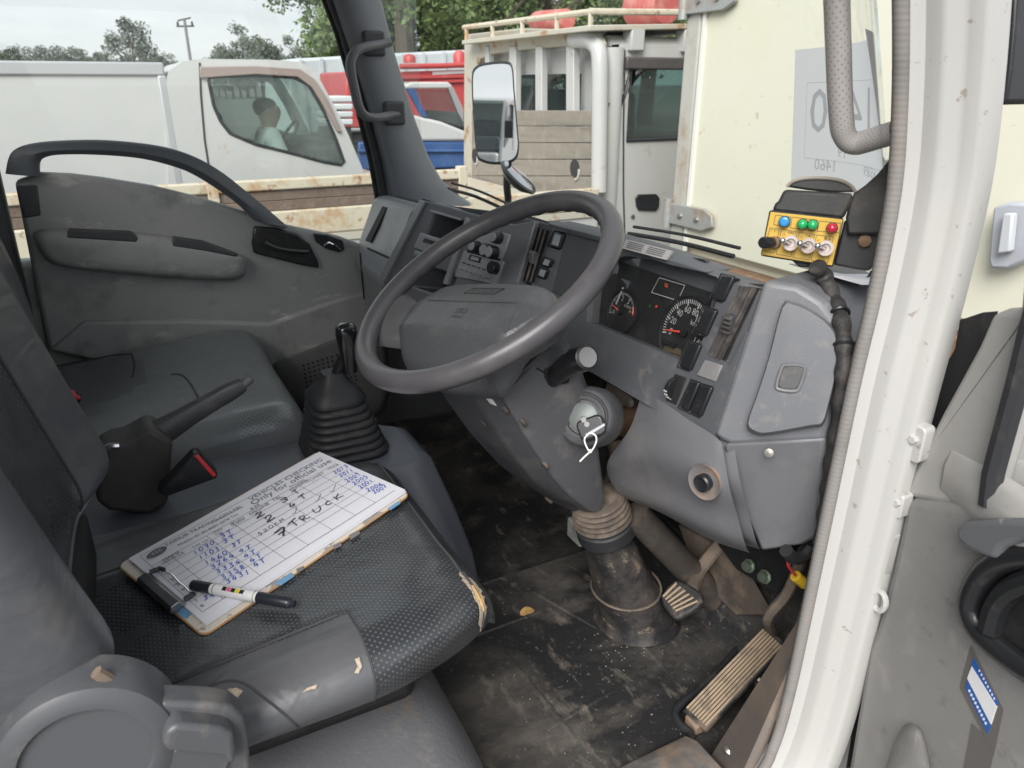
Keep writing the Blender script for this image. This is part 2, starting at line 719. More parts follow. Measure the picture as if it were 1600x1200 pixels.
mt['wheel'] = M('steering_wheel_urethane', (.076, .073, .079), .32, bump=(900, .15, .0004), rvar=(.5, 6), dirt=[((.16, .15, .145), 11, .5, .8, .35)])
mt['pad'] = M('airbag_pad', (.07, .073, .079), .32, bump=(260, .7, .0012), dirt=[((.17, .16, .15), 7, .5, .8, .35)])
mt['spoke'] = M('steering_spoke', (.1, .098, .104), .3, bump=(900, .1))
mt['column'] = M('column_shroud', (.095, .097, .106), .42, bump=(420, .28, .0007), dirt=[(DUST, 12, .55, .8, .4), ((.05, .05, .05), 5, .5, .7, .4)])
mt['white_body'] = M('cab_white_paint', (.475, .47, .455), .3, coat=.4, dirt=[((.45, .4, .33), 6, .58, .85, .35, (1, 1, .25)), ((.2, .15, .1), 60, .72, .78, .6)])
mt['seal'] = ribbed(M('door_seal_rubber', (.24, .225, .215), .7, dirt=[((.3, .26, .22), 20, .5, .8, .5), ((.09, .085, .08), 8, .5, .8, .4)]), 'Z', 52, .16, .001, 'Object')
mt['mat'] = None
mt['steel'] = M('bare_steel', (.42, .4, .37), .38, metal=.9, bump=(200, .1), dirt=[((.2, .12, .06), 25, .55, .75, .5)])
mt['chrome'] = M('chrome', (.75, .75, .76), .12, metal=1)
mt['rust'] = M('rusty_brown', (.2, .12, .07), .8, bump=(80, .5, .002), dirt=[(DUST, 14, .45, .7, .6)])
mt['col_tube'] = M('dusty_column_tube', (.11, .088, .07), .75, bump=(120, .3, .001), dirt=[((.25, .19, .14), 12, .4, .75, .7), ((.03, .03, .03), 9, .5, .7, .6)])
mt['col_dark'] = M('dusty_dark_tube', (.05, .043, .038), .7, bump=(120, .3, .001), dirt=[((.16, .125, .1), 12, .42, .75, .6)])
mt['bellows'] = M('dusty_bellows', (.075, .06, .05), .75, dirt=[((.26, .2, .15), 18, .42, .75, .6)])
mt['foam'] = M('torn_foam', (.62, .42, .2), .95, bump=(180, .8, .003), dirt=[((.35, .2, .08), 30, .5, .7, .5)])
mt['thread'] = M('frayed_lining', (.46, .39, .3), .95, bump=(220, 1, .003), dirt=[((.4, .33, .25), 40, .5, .7, .5)])
for k_, w_ in (('seat_vinyl', (6, .34, .018, (1, 1, 2.0))), ('seat_vinyl_dark', (8, .4, .015, (1, 1, 1))), ('seat_perf', (7, .35, .015, (1.6, 1, 1))), ('seat_perf2', (7, .35, .015, (1, 1.6, 1)))):
    wrinkle(mt[k_], *w_)
mt['dash_face'] = M('dash_face_plastic', (.09, .094, .104), .42, bump=(420, .28, .0007), dirt=[((.17, .165, .165), 9, .52, .8, .35), (DUST, 30, .62, .8, .25)])
mt['red'] = M('red_button', (.62, .04, .045), .35)
mt['glass'] = glass_mat('window_glass', (.95, .97, .96), film=((.6, .6, .58), .035, 3))
mt['glass_far'] = glass_mat('vehicle_glass', (.62, .72, .7), gloss=.2, film=((.5, .5, .48), .1, 2))
mt['paper'] = M('white_paper', (.8, .8, .86), .8, bump=(15, .15, .004))
mt['ink'] = M('black_ink', (.05, .055, .07), .7)
mt['ink_grey'] = M('printed_grey', (.16, .165, .19), .7)
mt['ink_blue'] = M('blue_pen_ink', (.025, .09, .5), .5)
# ------------------------------------------------------------------ the setting: ground
def lin(a, b, t):
    return a + (b - a) * t


GZ = -0.75
g_mat = M('yard_asphalt', (.13, .128, .122), .9, bump=(40, .5, .01), dirt=[((.2, .19, .17), .6, .4, .7, .6), ((.07, .07, .07), 3, .5, .7, .5)])
ground = part('ground', grid(lambda a, b: (lin(-700, 700, a), lin(-700, 700, b), GZ), 8, 8), g_mat, None, 0)
tag(ground, 'grey asphalt yard the trucks are parked on', 'ground', kind='structure')

# ------------------------------------------------------------------ the truck cab we look into
cab = thing('truck_cab', 'white truck cab shell seen through its open driver side, with windscreen and pillars', 'truck cab', (0, 0, 0))


mat_m = M('floor_mat_rubber', (.019, .019, .02), .55, bump=(45, .5, .004), dirt=[((.085, .077, .068), 3.2, .45, .72, .75), ((.15, .13, .112), 9, .57, .78, .5, (1, .45, 1)), ((.22, .19, .155), 24, .63, .8, .5, (.5, 1.2, 1)), ((.18, .16, .14), 110, .68, .76, .5)])


def floor_fn(a, b):
    x, y = lin(-.79, .78, a), lin(-.86, .66, b)
    z = 0 if y < .42 else min(.55, (y - .42) ** 1.3 * 3.2)
    return (x, min(y, .60), z)


part('floor_pan', grid(floor_fn, 16, 60), mat_m, cab)
part('side_lining', bx(-.79, -.765, .16, .62, .0, .50), mt['dash_dark'], cab)
part('bulkhead', bx(-.79, .79, .60, .63, .1, .58), mt['black_matt'], cab)
part('front_panel', loft([[(-.84, .70, -.35), (.88, .70, -.35), (.88, .40, -.35), (-.84, .40, -.35)][::1], [(-.84, .70, .46), (.88, .70, .46), (.88, .65, .46), (-.84, .65, .46)], [(-.80, .70, .56), (.84, .70, .56), (.84, .665, .56), (-.80, .665, .56)]]), mt['white_body'], cab, bevel=.02)
lining = M('roof_lining', (.55, .55, .53), .9, bump=(300, .3, .001))
part('roof', loft([[(x, y, 1.30 + .05 * (1 - abs(x / .85) ** 4)) for x in [-.82 + 1.66 * k / 12 for k in range(13)]] + [(x, y, 1.36 + .06 * (1 - abs(x / .85) ** 4)) for x in [.84 - 1.66 * k / 12 for k in range(13)]] for y in (-.90, -.4, .0, .14, .20)]), lining, cab)
part('rear_wall', ring_panel([(-.82, -.87, -.1), (.82, -.87, -.1), (.82, -.87, 1.36), (-.82, -.87, 1.36)], [(-.55, -.87, .86), (.55, -.87, .86), (.55, -.87, 1.22), (-.55, -.87, 1.22)], (0, -.04, 0), 80), mt['pillar'], cab)
part('rear_window', bx(-.57, .57, -.895, -.889, .84, 1.24), mt['glass'], cab)
part('rear_pillar_trim', loft([[(-.80, -.86, z), (-.725, -.86, z), (-.725, -.74, z), (-.755, -.705 + .02 * z, z), (-.80, -.705 + .02 * z, z)] for z in (-.05, .35, .7, 1.0, 1.34)]), mt['dash_dark'], cab, bevel=.01, label='dark trim on the pillar behind the passenger door')
part('rear_pillar_trim', loft([[(.80, -.87, z), (.72, -.87, z), (.72, -.84, z), (.80, -.82, z)] for z in (-.05, .5, 1.34)]), mt['dash_dark'], cab, bevel=.008)

# windscreen: curved and raked


def ws(x, z, off=0.0):
    return V((x, .625 - .25 * (abs(x) / .78) ** 6 - .40 * (z - .74) + off, z))


part('windscreen', grid(lambda a, b: ws(lin(-.765, .765, a), lin(.58, 1.37, b)), 36, 12), mt['glass'], cab)
part('cowl_trim', grid(lambda a, b: ws(lin(-.76, .77, a), lin(.57, .63, b), -.006 - .08 * (1 - b)) + V((0, 0, 0)), 30, 3), mt['black'], cab)

# left front pillar, inner trim and the weatherstrip of the door frame behind it
pl = [(-60, 498, 572), (0, 519, 592), (80, 546, 612), (190, 581, 646), (250, 597, 668), (285, 604, 688), (310, 606, 716), (322, 606, 735)]
rings = []
for v, ur, uf in pl:
    a, f = pX(ur, v, -.762), pX(uf, v, -.735)
    m1 = pX(lin(ur, uf, .22), v, -.722)
    m2 = pX(lin(ur, uf, .62), v, -.712)
    rings.append([V((-.80, a.y - .005, a.z)), a, m1, m2, f, V((-.80, f.y + .03, f.z))])
part('front_pillar_trim', loft(rings), mt['pillar'], cab, 60, label='grey trim of the pillar beside the passenger door')
strip = [pX(u, v, -.772) for u, v in ((500, -60), (517, 0), (536, 50), (556, 120), (574, 190), (589, 250), (600, 312), (606, 340))]
part('weatherstrip', tube(strip, .013, 8), mt['rubber'], cab)
strip2 = [pX(u - 9, v, -.79) for u, v in ((500, -60), (517, 0), (536, 50), (556, 120), (574, 190), (589, 250), (600, 312), (606, 340))]
part('weatherstrip', tube(strip2, .010, 8), mt['black_matt'], cab)
# grab handle on that pillar
hp = [pX(608, 66, -.715), pX(590, 70, -.70), pX(572, 73, -.672), pX(556, 80, -.655), pX(548, 96, -.65), pX(549, 115, -.65), pX(555, 145, -.65), pX(561, 168, -.65), pX(571, 181, -.655), pX(588, 184, -.67), pX(606, 181, -.70), pX(622, 178, -.715)]
grab_m = M('grab_handle_plastic', (.14, .145, .155), .5, bump=(600, .3, .0006), dirt=[((.3, .28, .25), 16, .55, .8, .4)])
gh = part('grab_handle', tube(cr(hp, 5), .0145, 10, flat=.8), grab_m, cab, label='grab handle on the pillar beside the passenger door')
for (u, v) in ((584, 68), (616, 177)):
    c = pX(u, v, -.712)
    part('handle_mount', box(c, (.022, .06, .062)), mt['dash_dark'], gh, bevel=.008)

# right front pillar: inner trim, painted jamb, ribbed seal
JP = [(1.42, .12), (1.30, .178), (1.20, .222), (1.095, .258), (1.0, .285), (.91, .302), (.80, .303), (.684, .296), (.5, .292), (.353, .288), (.22, .284), (.12, .272), (.06, .245), (.025, .20), (.012, .14), (.008, 0), (.008, -.3), (.008, -.8)]
jam = cr([V((.80, y, z)) for z, y in JP], 4)
# plan profile of the painted jamb, from the seal outwards, along the path's own normal
prof = [(-.03, .03), (-.012, .004), (.003, -.003), (.009, -.002), (.013, .006), (.018, .013), (.034, .012), (.040, .015), (.046, .026), (.052, .029), (.064, .030), (.069, .036), (.064, .07), (-.02, .07)]
rings = []
for i, p in enumerate(jam):
    t = (jam[min(i + 1, len(jam) - 1)] - jam[max(i - 1, 0)]).normalized()
    fwd = V((0, -t.z, t.y))          # pointing away from the opening
    if fwd.y < 0 and abs(t.z) > .3:
        fwd = -fwd
    if abs(t.z) <= .3:
        fwd = V((0, -t.z, t.y))
        if fwd.z > 0:
            fwd = -fwd
    rings.append([p + V((a, 0, 0)) + fwd * b for a, b in prof])
JAMB = loft(rings)
part('door_jamb', JAMB, mt['white_body'], cab, 50, label='white painted door jamb at the driver side')
part('inner_pillar_trim', loft([[V((.735, p.y + .11, p.z)), V((.752, p.y + .06, p.z)), V((.782, p.y + .016, p.z)), V((.798, p.y + .02, p.z)), V((.798, p.y + .11, p.z))] for p in jam[:20]]), mt['pillar'], cab, 60)
seal_path = [p + V((.004, -.004 if p.z > .1 else 0, .004 if p.z < .1 else 0)) for p in jam]
SEAL = tube(seal_path, .0078, 12, upv=(1, 0, 0))
seal = part('door_seal', SEAL, mt['seal'], cab, label='ribbed grey rubber seal round the driver door opening')
lip = [p + V((-.008, .008, 0)) for p in jam[:46]]
part('seal_lip', tube(lip, .006, 6, upv=(1, 0, 0)), mt['rubber'], seal)
# hinge plates, check strap and bolts on the jamb


def on_jamb(u, v, y=.327):
    return pY(u, v, y)


for (u, v, w, h) in ((1424, 694, .03, .055), (1398, 792, .018, .038), (1376, 868, .016, .07)):
    c = on_jamb(u, v)
    ol = [c + V((a, .003, b)) for a, b in rrect(w * .8, h * .85, w * .22)]
    hp_ = part('hinge_plate', prism(ol, (0, .02, 0)), mt['white_body'], cab, bevel=.002)
    part('bolt', lathe([(.006, 0), (.006, .004), (.0045, .006), (.0, .006)], c + V((0, .003, .006)), (0.1, -1, 0), 6), mt['white_body'], hp_)
part('door_check_ring', tube([on_jamb(1372, 940) + V((.009 * math.cos(a), .002, .014 * math.sin(a))) for a in [k * math.pi / 8 for k in range(16)]], .004, 6, closed=True), mt['white_body'], cab)
# sill trim and kick panel inside the door opening
sill_m = M('sill_trim_plastic', (.125, .118, .112), .6, bump=(400, .4, .001), dirt=[((.3, .2, .13), 9, .48, .75, .8), (DUST, 30, .5, .75, .4)])
part('sill_trim', loft([[(.665, y, .0), (.672, y, .03), (.70, y, .045), (.76, y, .045), (.785, y, .03), (.785, y, 0)] for y in (-.8, -.3, .0, .1, .17, .22)]), sill_m, cab, 40, bevel=.004)
part('kick_panel', loft([[(.705, .22, 0), (.715, .24, .02), (.728, .30, .05), (.738, .34, .20), (.742, .36, .40), (.79, .36, .40), (.79, .22, 0)], [(.705, .55, 0), (.715, .55, .02), (.728, .55, .05), (.738, .55, .20), (.742, .55, .40), (.79, .55, .40), (.79, .55, 0)]]), M('kick_panel_plastic', (.17, .145, .128), .65, bump=(300, .3, .001), dirt=[((.32, .23, .16), 7, .45, .75, .7)]), cab, 40, bevel=.01)
for (u, v, z) in ((1187, 1060, .06), (1140, 1172, .05)):
    c = pZ(u, v, z)
    part('trim_bolt', lathe([(.010, -.01), (.010, .004), (.006, .008), (0, .008)], c, (.2, -.1, 1), 8), mt['steel'], cab)

# wiper arms below the windscreen
for pts in (((690, 296, .40, -.66), (735, 308, .56, -.5), (790, 333, .64, -.38)), ((972, 366, .66, -.1), (1050, 380, .66, .12), (1135, 402, .66, .34))):
    P = [pY(u, v, y) + V((0, .02, 0)) for u, v, y, _ in pts]
    w = part('wiper', tube(cr(P, 4), .0055, 6), mt['black'], cab, label='black wiper lying at the foot of the windscreen')
    part('wiper_blade', tube([p + V((.0, .015, .016)) for p in cr(P, 4)], .004, 6), mt['rubber'], w)

# ------------------------------------------------------------------ floor mat, leaf
mz = .012
mo = [pZ(u, v, mz) for u, v in ((1097, 946), (1120, 928), (1139, 918), (1162, 926), (1181, 948), (1177, 978), (1150, 1020), (1100, 1075), (1056, 1114), (1064, 1139), (1079, 1152), (1074, 1170), (1040, 1196), (960, 1250), (870, 1300))]
mo += [V((.52, -.13, mz)), V((.14, -.13, mz)), V((.14, .40, mz)), V((.40, .41, mz))]
MATG = prism([p + V((0, 0, .004)) for p in mo], (0, 0, -.012))
fmat = part('floor_mat', MATG, mat_m, None, bevel=.003, origin=(.4, .1, 0))
tag(fmat, 'muddy black rubber mat on the driver footwell floor', 'floor mat')
rim = [p + V((0, 0, .008)) for p in mo[:15]]
part('rim', tube(cr(rim, 3), .0065, 8), mt['rubber'], fmat)
for a, b in (((925, 925), (1052, 1062)), ((780, 1012), (905, 1165)), ((830, 925), (935, 985)), ((730, 1000), (850, 955)), ((855, 1142), (960, 1080))):
    p0, p1 = pZ(*a, mz), pZ(*b, mz)
    part('mat_rib', tube([p0.lerp(p1, k / 6) + V((0, 0, .004 if 0 < k < 6 else .001)) for k in range(7)], .005, 6, flat=.8), mat_m, fmat)
# cakes of dried mud
rnd = random.Random(5)
mud_m = M('dried_mud', (.11, .092, .075), .95, bump=(90, 1, .004), dirt=[((.32, .25, .19), 30, .45, .7, .7)])
mudv = ([], [])
for k in range(150):
    u, v = rnd.choice(((rnd.gauss(900, 90), rnd.gauss(1090, 60)), (rnd.gauss(970, 30), rnd.gauss(1015, 25)), (rnd.uniform(760, 1080), rnd.uniform(930, 1190)), (rnd.gauss(1075, 40), rnd.gauss(1120, 50))))
    c = pZ(u, v, .019)
    if c.x > .66 or c.y < -.1 or c.x < .16:
        continue
    s = rnd.uniform(.0006, .0022)
    rg = [c + V((s * rnd.uniform(.6, 1.4) * math.cos(a), s * rnd.uniform(.6, 1.4) * math.sin(a), -.002)) for a in [j * math.pi / 3 for j in range(6)]]
    mudv = join(mudv, (rg + [c + V((0, 0, s * .35))], [(j, (j + 1) % 6, 6) for j in range(6)]))
mo_ = part('mud_crumbs', mudv, mud_m, None, 0, origin=(.4, .1, 0))
tag(mo_, 'dried brown mud crumbs scattered on the floor mat', 'mud', kind='stuff')
lc = pZ(824, 955, .021)
lf = []
for k in range(14):
    a = k * 2 * math.pi / 14
    lf.append(lc + V((.011 * math.cos(a) * (1 + .1 * math.sin(5 * a)), .016 * math.sin(a), .003 * math.cos(2 * a))))
leaf = part('fallen_leaf', (lf + [lc + V((0, 0, .002))] + [p - V((0, 0, .001)) for p in lf], [(k, (k + 1) % 14, 14) for k in range(14)] + [(k, k + 15, (k + 1) % 14 + 15, (k + 1) % 14) for k in range(14)]), M('dry_leaf', (.52, .33, .12), .6, dirt=[((.3, .17, .06), 90, .5, .7, .5)]), None, origin=lc)
tag(leaf, 'small yellow dry leaf lying on the muddy floor mat', 'leaf')
# ------------------------------------------------------------------ passenger door (closed)
pd = thing('passenger_door', 'closed passenger door with grimy grey trim and arched pull bar', 'door', (-.80, -.25, .2))
top = [(22, 283), (62, 270), (110, 272), (160, 278), (240, 291), (300, 306), (345, 319), (400, 337), (440, 351), (490, 361), (530, 370), (566, 383), (590, 392)]
out = [pX(u, v, -.762) for u, v in top]
low = [pX(u, v, -.762) for u, v in ((600, 480), (600, 640), (480, 700), (300, 640), (180, 560), (75, 548))]
DOORP = prism(out + low, (-.04, 0, 0))
part('door_panel', DOORP, mt['door_trim'], pd, bevel=.012, bseg=3)
dtree = bvh(DOORP)
# raised armrest pod, bulging towards the cabin


def pod(outline, x0, steps):
    c2 = (sum(p[0] for p in outline) / len(outline), sum(p[1] for p in outline) / len(outline))
    rings = []
    for sc, dx in steps:
        rings.append([pX(c2[0] + (u - c2[0]) * sc[0], c2[1] + (v - c2[1]) * sc[1], x0 + dx) for u, v in outline])
    return loft(rings)


ol = [(55, 362), (120, 357), (240, 366), (330, 382), (380, 400), (386, 415), (378, 434), (340, 438), (250, 433), (150, 424), (90, 415), (68, 400)]
ol = [(p.x, p.y) for p in cr([V((u, v, 0)) for u, v in ol], 4, True)]
ARM = pod(ol, -.764, (((1, 1), 0), ((.985, .96), .03), ((.96, .86), .045), ((.9, .7), .05), ((.5, .35), .052)))
arm = part('armrest', ARM, mt['door_trim'], pd, 60)
for q in ([(107, 358), (205, 362), (216, 372), (214, 379), (104, 372)], [(270, 370), (318, 377), (374, 398), (368, 402), (322, 393), (269, 385)]):
    part('pull_slot', prism([pX(u, v, -.712) for u, v in q], (-.02, 0, 0)), mt['dash_dark'], arm, bevel=.004)
part('trim_cap', prism([pX(u, v, -.758) for u, v in ((24, 291), (58, 289), (64, 337), (37, 341))], (-.02, 0, 0)), mt['dash_dark'], pd, bevel=.004)
# lower kick step of the trim and speaker cover
lo = [(75, 548), (110, 520), (130, 502), (300, 500), (420, 505), (520, 470), (575, 455), (600, 480), (600, 560), (400, 620)]
part('lower_trim', prism([pX(u, v, -.752) for u, v in lo], (-.02, 0, 0)), mt['door_trim'], pd, bevel=.010, bseg=3)
so = [(425, 575), (450, 558), (490, 543), (530, 528), (575, 515), (600, 520), (600, 640), (520, 660), (450, 630)]
so = [(p.x, p.y) for p in cr([V((u, v, 0)) for u, v in so], 4, True)]
sp_m = M('speaker_cover_plastic', (.13, .13, .132), .6, bump=(500, .3, .0006), dirt=[((.2, .18, .16), 8, .5, .8, .4)])
spk = part('speaker_cover', pod(so, -.75, (((1, 1), 0), ((.97, .96), .028), ((.92, .9), .038), ((.5, .5), .04))), sp_m, pd, 60)
holes = ([], [])
for i in range(11):
    for j in range(8):
        u, v = 474 + i * 7.4 + j * 1.2, 571 + j * 6.6 - i * 2.3
        c = pX(u, v, -.7085)
        holes = join(holes, lathe([(.0034, .0), (.0034, .0012), (0, .0012)], c, (1, 0, 0), 6))
part('speaker_holes', holes, mt['black_matt'], spk, 0)['kind'] = 'stuff'
# inner handle
ho = [(398, 354), (430, 356), (465, 366), (484, 382), (497, 408), (499, 419), (470, 414), (430, 404), (397, 396), (394, 380)]
hnd = part('door_handle', prism([pX(u, v, -.748) for u, v in ho], (-.02, 0, 0)), mt['black'], pd, bevel=.004)
hi = [(408, 362), (432, 363), (462, 372), (478, 386), (486, 406), (440, 396), (404, 386)]
part('handle_recess', prism([pX(u, v, -.747) for u, v in hi], (-.02, 0, 0)), mt['black_matt'], hnd)
part('handle_lever', tube(cr([pX(u, v, -.74) for u, v in ((414, 378), (430, 386), (455, 391), (482, 393))], 4), [.007] * 12 + [.006], 8, flat=.7), mt['dash_dark'], hnd)
lk = part('door_lock', prism([pX(u, v, -.755) for u, v in ((490, 365), (512, 367), (536, 376), (539, 390), (531, 395), (510, 389), (494, 378))], (-.02, 0, 0)), mt['black'], pd, bevel=.003)
part('lock_lever', tube([pX(u, v, -.752) for u, v in ((506, 384), (514, 379), (524, 384), (532, 391))], .0035, 6), mt['chrome'], lk)
# arched pull bar across the corner of the window
oo = [(8, 272), (12, 250), (20, 236), (42, 227), (80, 222), (150, 220), (210, 224), (262, 232), (305, 246), (345, 268), (380, 295), (415, 324), (452, 356)]
ii = [(398, 345), (370, 318), (335, 293), (298, 271), (262, 258), (218, 248), (160, 243), (105, 242), (75, 245), (62, 254), (61, 276)]
arch = [pX(p.x, p.y, -.735) for p in cr([V((u, v, 0)) for u, v in oo], 4)]
ar_i = [pX(p.x, p.y, -.735) for p in cr([V((u, v, 0)) for u, v in ii], 4)]
no, ni = len(arch), len(ar_i)
N = 44


def rs(L, n):
    return [L[min(int(i * (len(L) - 1) / (n - 1)), len(L) - 2)].lerp(L[min(int(i * (len(L) - 1) / (n - 1)), len(L) - 2) + 1], i * (len(L) - 1) / (n - 1) % 1 if i < n - 1 else 1.0) for i in range(n)]


A1, A2 = rs(arch, N), rs(ar_i[::-1], N)
rings = []
for a, b in zip(A1, A2):
    d = (b - a)
    rings.append([a + V((-.045, 0, 0)), a + d * .0 + V((-.006, 0, 0)), a + d * .18, a + d * .6 + V((.006, 0, 0)), b - d * .1 + V((-.002, 0, 0)), b + V((-.012, 0, 0)), b + V((-.045, 0, 0))])
arch_m = M('arch_bar_plastic', (.105, .115, .132), .45, bump=(600, .3, .0006), dirt=[((.13, .13, .13), 6, .5, .8, .4)])
part('pull_bar', loft(rings), arch_m, pd, 50, label='dark arched pull bar over the window corner')
part('window_pane', bx(-.792, -.788, -.71, .36, .5, 1.34), mt['glass'], pd)
part('door_skin', prism([V((-.806, y, z)) for y, z in ((-.74, -.2), (-.74, .62), (-.2, .60), (.2, .50), (.40, .50), (.40, -.2))], (-.045, 0, 0)), mt['white_body'], pd, bevel=.02)

# ------------------------------------------------------------------ driver door (swung open)
DA = math.radians(76)
DH = V((.905, .335, 0))
Dd = V((math.sin(DA), -math.cos(DA), 0))
Dn = V((-math.cos(DA), -math.sin(DA), 0))
Up = V((0, 0, 1))


def pDr(u, v, h=0.0):
    return pP(u, v, DH + Dn * h, Dn)


def dpt(s, z, h=0.0):
    return DH + Dd * s + Dn * h + Up * z


dd = thing('driver_door', 'driver door swung open at the right edge, beige grey trim with black pull handle', 'door', DH)
trim_m = ribbed(M('driver_door_trim', (.225, .22, .214), .55, bump=(500, .3, .0006), dirt=[((.17, .163, .155), 5, .45, .8, .5), ((.4, .385, .365), 12, .55, .8, .4), ((.12, .11, .1), 40, .66, .78, .35)]), 'Z', 120, .15, .0006, 'Object')
trim_u = M('driver_door_upper_trim', (.34, .332, .318), .5, bump=(500, .2, .0005), dirt=[((.25, .22, .19), 8, .5, .8, .45)])
edge = [(1548, 492), (1527, 540), (1500, 590), (1470, 645), (1444, 698), (1424, 740), (1410, 775), (1401, 830), (1390, 880), (1378, 930), (1364, 978), (1352, 1000), (1340, 1080), (1330, 1140), (1320, 1200), (1308, 1290)]
P = [pDr(u, v) for u, v in edge]
far = [dpt(.93, P[-1].z), dpt(.95, .40), dpt(.93, .585)]
DPAN = prism(P[6:] + far + [pDr(1600, 796), pDr(1540, 782)], -Dn * .05)
dpan = part('door_panel', DPAN, trim_m, dd, bevel=.016, bseg=3)
dtr = bvh(DPAN)
# front sail of the window frame rising from the hinge side
sail = [pDr(u, v, -.004) for u, v in ((1548, 490), (1527, 540), (1500, 590), (1470, 645), (1444, 698), (1424, 740), (1408, 776), (1470, 788), (1532, 782), (1556, 700), (1580, 610), (1606, 505), (1640, 380), (1690, 200), (1652, 190), (1618, 330), (1596, 420), (1590, 486), (1570, 482))]
part('window_frame', prism(sail, -Dn * .04), trim_u, dd, bevel=.008, bseg=3)
part('upper_shelf', loft([[dpt(s, .628 + dz, -.02 + (h + .02) * k_) for dz, h in ((.0, -.02), (.012, .0), (.008, .018), (-.012, .030), (-.04, .026), (-.06, .004), (-.06, -.02))] for s, k_ in ((.0, .42), (.04, .5), (.08, .75), (.13, .95), (.25, 1), (.5, 1), (.93, 1))]), trim_u, dd, 50, bevel=.006)
run = [pDr(u, v, .008) for u, v in ((1546, 790), (1552, 740), (1568, 680), (1590, 600), (1612, 510), (1650, 380), (1700, 190))]
part('glass_run', tube(run, .011, 8), mt['rubber'], dd)
run2 = [pDr(u, v, .006) for u, v in ((1544, 772), (1580, 786), (1620, 800))] + [dpt(.92, .665, .006)]
part('glass_run', tube(run2, .009, 8), mt['rubber'], dd)
gv = [dpt(s, z, -.02) for s, z in ((.16, .62), (.92, .62), (.90, 1.25), (.35, 1.25))]
part('window_pane', prism(gv, Dn * .004), mt['glass'], dd)
part('door_skin', prism([dpt(s, z, -.055) for s, z in ((-.02, -.25), (.96, -.25), (.98, .64), (.10, .66), (-.02, .60))], -Dn * .05), mt['white_body'], dd, bevel=.02)
# black gap strip between jamb and door
gap = [pDr(u, v, -.03) for u, v in ((1536, 488), (1500, 500), (1492, 545), (1445, 632), (1440, 700), (1410, 780), (1396, 880), (1372, 960), (1345, 1060), (1322, 1200), (1338, 1200), (1360, 1010), (1385, 930), (1412, 800), (1450, 700), (1528, 560))]
part('edge_strip', prism(gap, -Dn * .02), mt['black_matt'], dd)
# arm pad, pull handle
pad_o = [(1490, 826), (1502, 815), (1560, 811), (1640, 812), (1640, 850), (1600, 846), (1566, 856), (1552, 876), (1515, 862), (1494, 846)]
part('arm_pad', prism([pDr(u, v, .034) for u, v in pad_o], -Dn * .05), M('arm_pad', (.12, .125, .135), .5, bump=(500, .3), dirt=[((.4, .37, .33), 30, .66, .76, .5)]), dd, bevel=.010, bseg=3)
po = [(1518, 950), (1526, 918), (1546, 890), (1575, 874), (1620, 868), (1680, 880), (1710, 960), (1690, 1060), (1640, 1062), (1600, 1042), (1560, 1012), (1530, 982)]
po = [pDr(p.x, p.y, .016) for p in cr([V((u, v, 0)) for u, v in po], 4, True)]
ph = part('pull_handle', tube(po, .014, 10, closed=True), mt['black'], dd, label='black moulded pull handle of the driver door')
part('handle_recess', prism([p - Dn * .014 for p in po], -Dn * .01), mt['black_matt'], ph)
part('handle_grip', tube(cr([pDr(u, v, .02) for u, v in ((1546, 985), (1556, 950), (1575, 925), (1610, 908), (1650, 905))], 4), .012, 8), mt['black'], ph)
# bulge of the speaker pocket low down
bo = [(1388, 1230), (1396, 1175), (1412, 1142), (1426, 1137), (1440, 1150), (1452, 1200), (1458, 1260)]
bo = [(p.x, p.y) for p in cr([V((u, v, 0)) for u, v in bo], 4, True)]
bc = (1425, 1200)
part('trim_bulge', loft([[pDr(bc[0] + (u - bc[0]) * s, bc[1] + (v - bc[1]) * s, h) for u, v in bo] for s, h in ((1.12, -.002), (1.0, .012), (.85, .019), (.4, .022))]), trim_m, dd, 60)
# sticker: grey diamond backing, blue and white label
st_c = [(1517, 1009), (1567, 1107), (1555, 1165), (1538, 1215), (1505, 1215), (1526, 1145), (1500, 1073)]
dk = M('ribbed_cloth_patch', (.12, .11, .105), .8)
stk = part('sticker_backing', prism([pDr(u, v, .0012) for u, v in ((1517, 1009), (1568, 1108), (1553, 1180), (1500, 1074))], -Dn * .004), dk, dd)
part('cloth_patch', prism([pDr(u, v, .0008) for u, v in ((1519, 1130), (1555, 1165), (1540, 1240), (1498, 1240))], -Dn * .004), dk, dd)
blue_m = M('sticker_blue', (.02, .10, .36), .45)
white_m = M('sticker_white', (.72, .72, .74), .45)
part('sticker', prism([pDr(u, v, .002) for u, v in ((1521, 1028), (1559, 1098), (1543, 1147), (1508, 1075))], -Dn * .003), blue_m, stk, label='blue and white sticker on the door trim')
part('sticker_field', prism([pDr(u, v, .0024) for u, v in ((1518, 1041), (1557, 1104), (1548, 1132), (1511, 1060))], -Dn * .002), white_m, stk)
lt = ([], [])
for k in range(9):
    c0 = (1513 + k * 3.2, 1077 + k * 6.3)
    lt = join(lt, prism([pDr(c0[0] + a, c0[1] + b, .0026) for a, b in ((0, 0), (2.6, 1.2), (2.0, 5.0), (-.4, 3.6))], -Dn * .001))
for k in range(8):
    c0 = (1529 + k * 3.3, 1046 + k * 6.2)
    lt = join(lt, prism([pDr(c0[0] + a, c0[1] + b, .0026) for a, b in ((0, 0), (1.6, .8), (1.6, 4.2), (0, 3.4))], -Dn * .001))
part('sticker_print', lt, white_m, stk)['kind'] = 'stuff'
# ------------------------------------------------------------------ driver seat
def smooth01(t):
    t = max(0.0, min(1.0, t))
    return t * t * (3 - 2 * t)


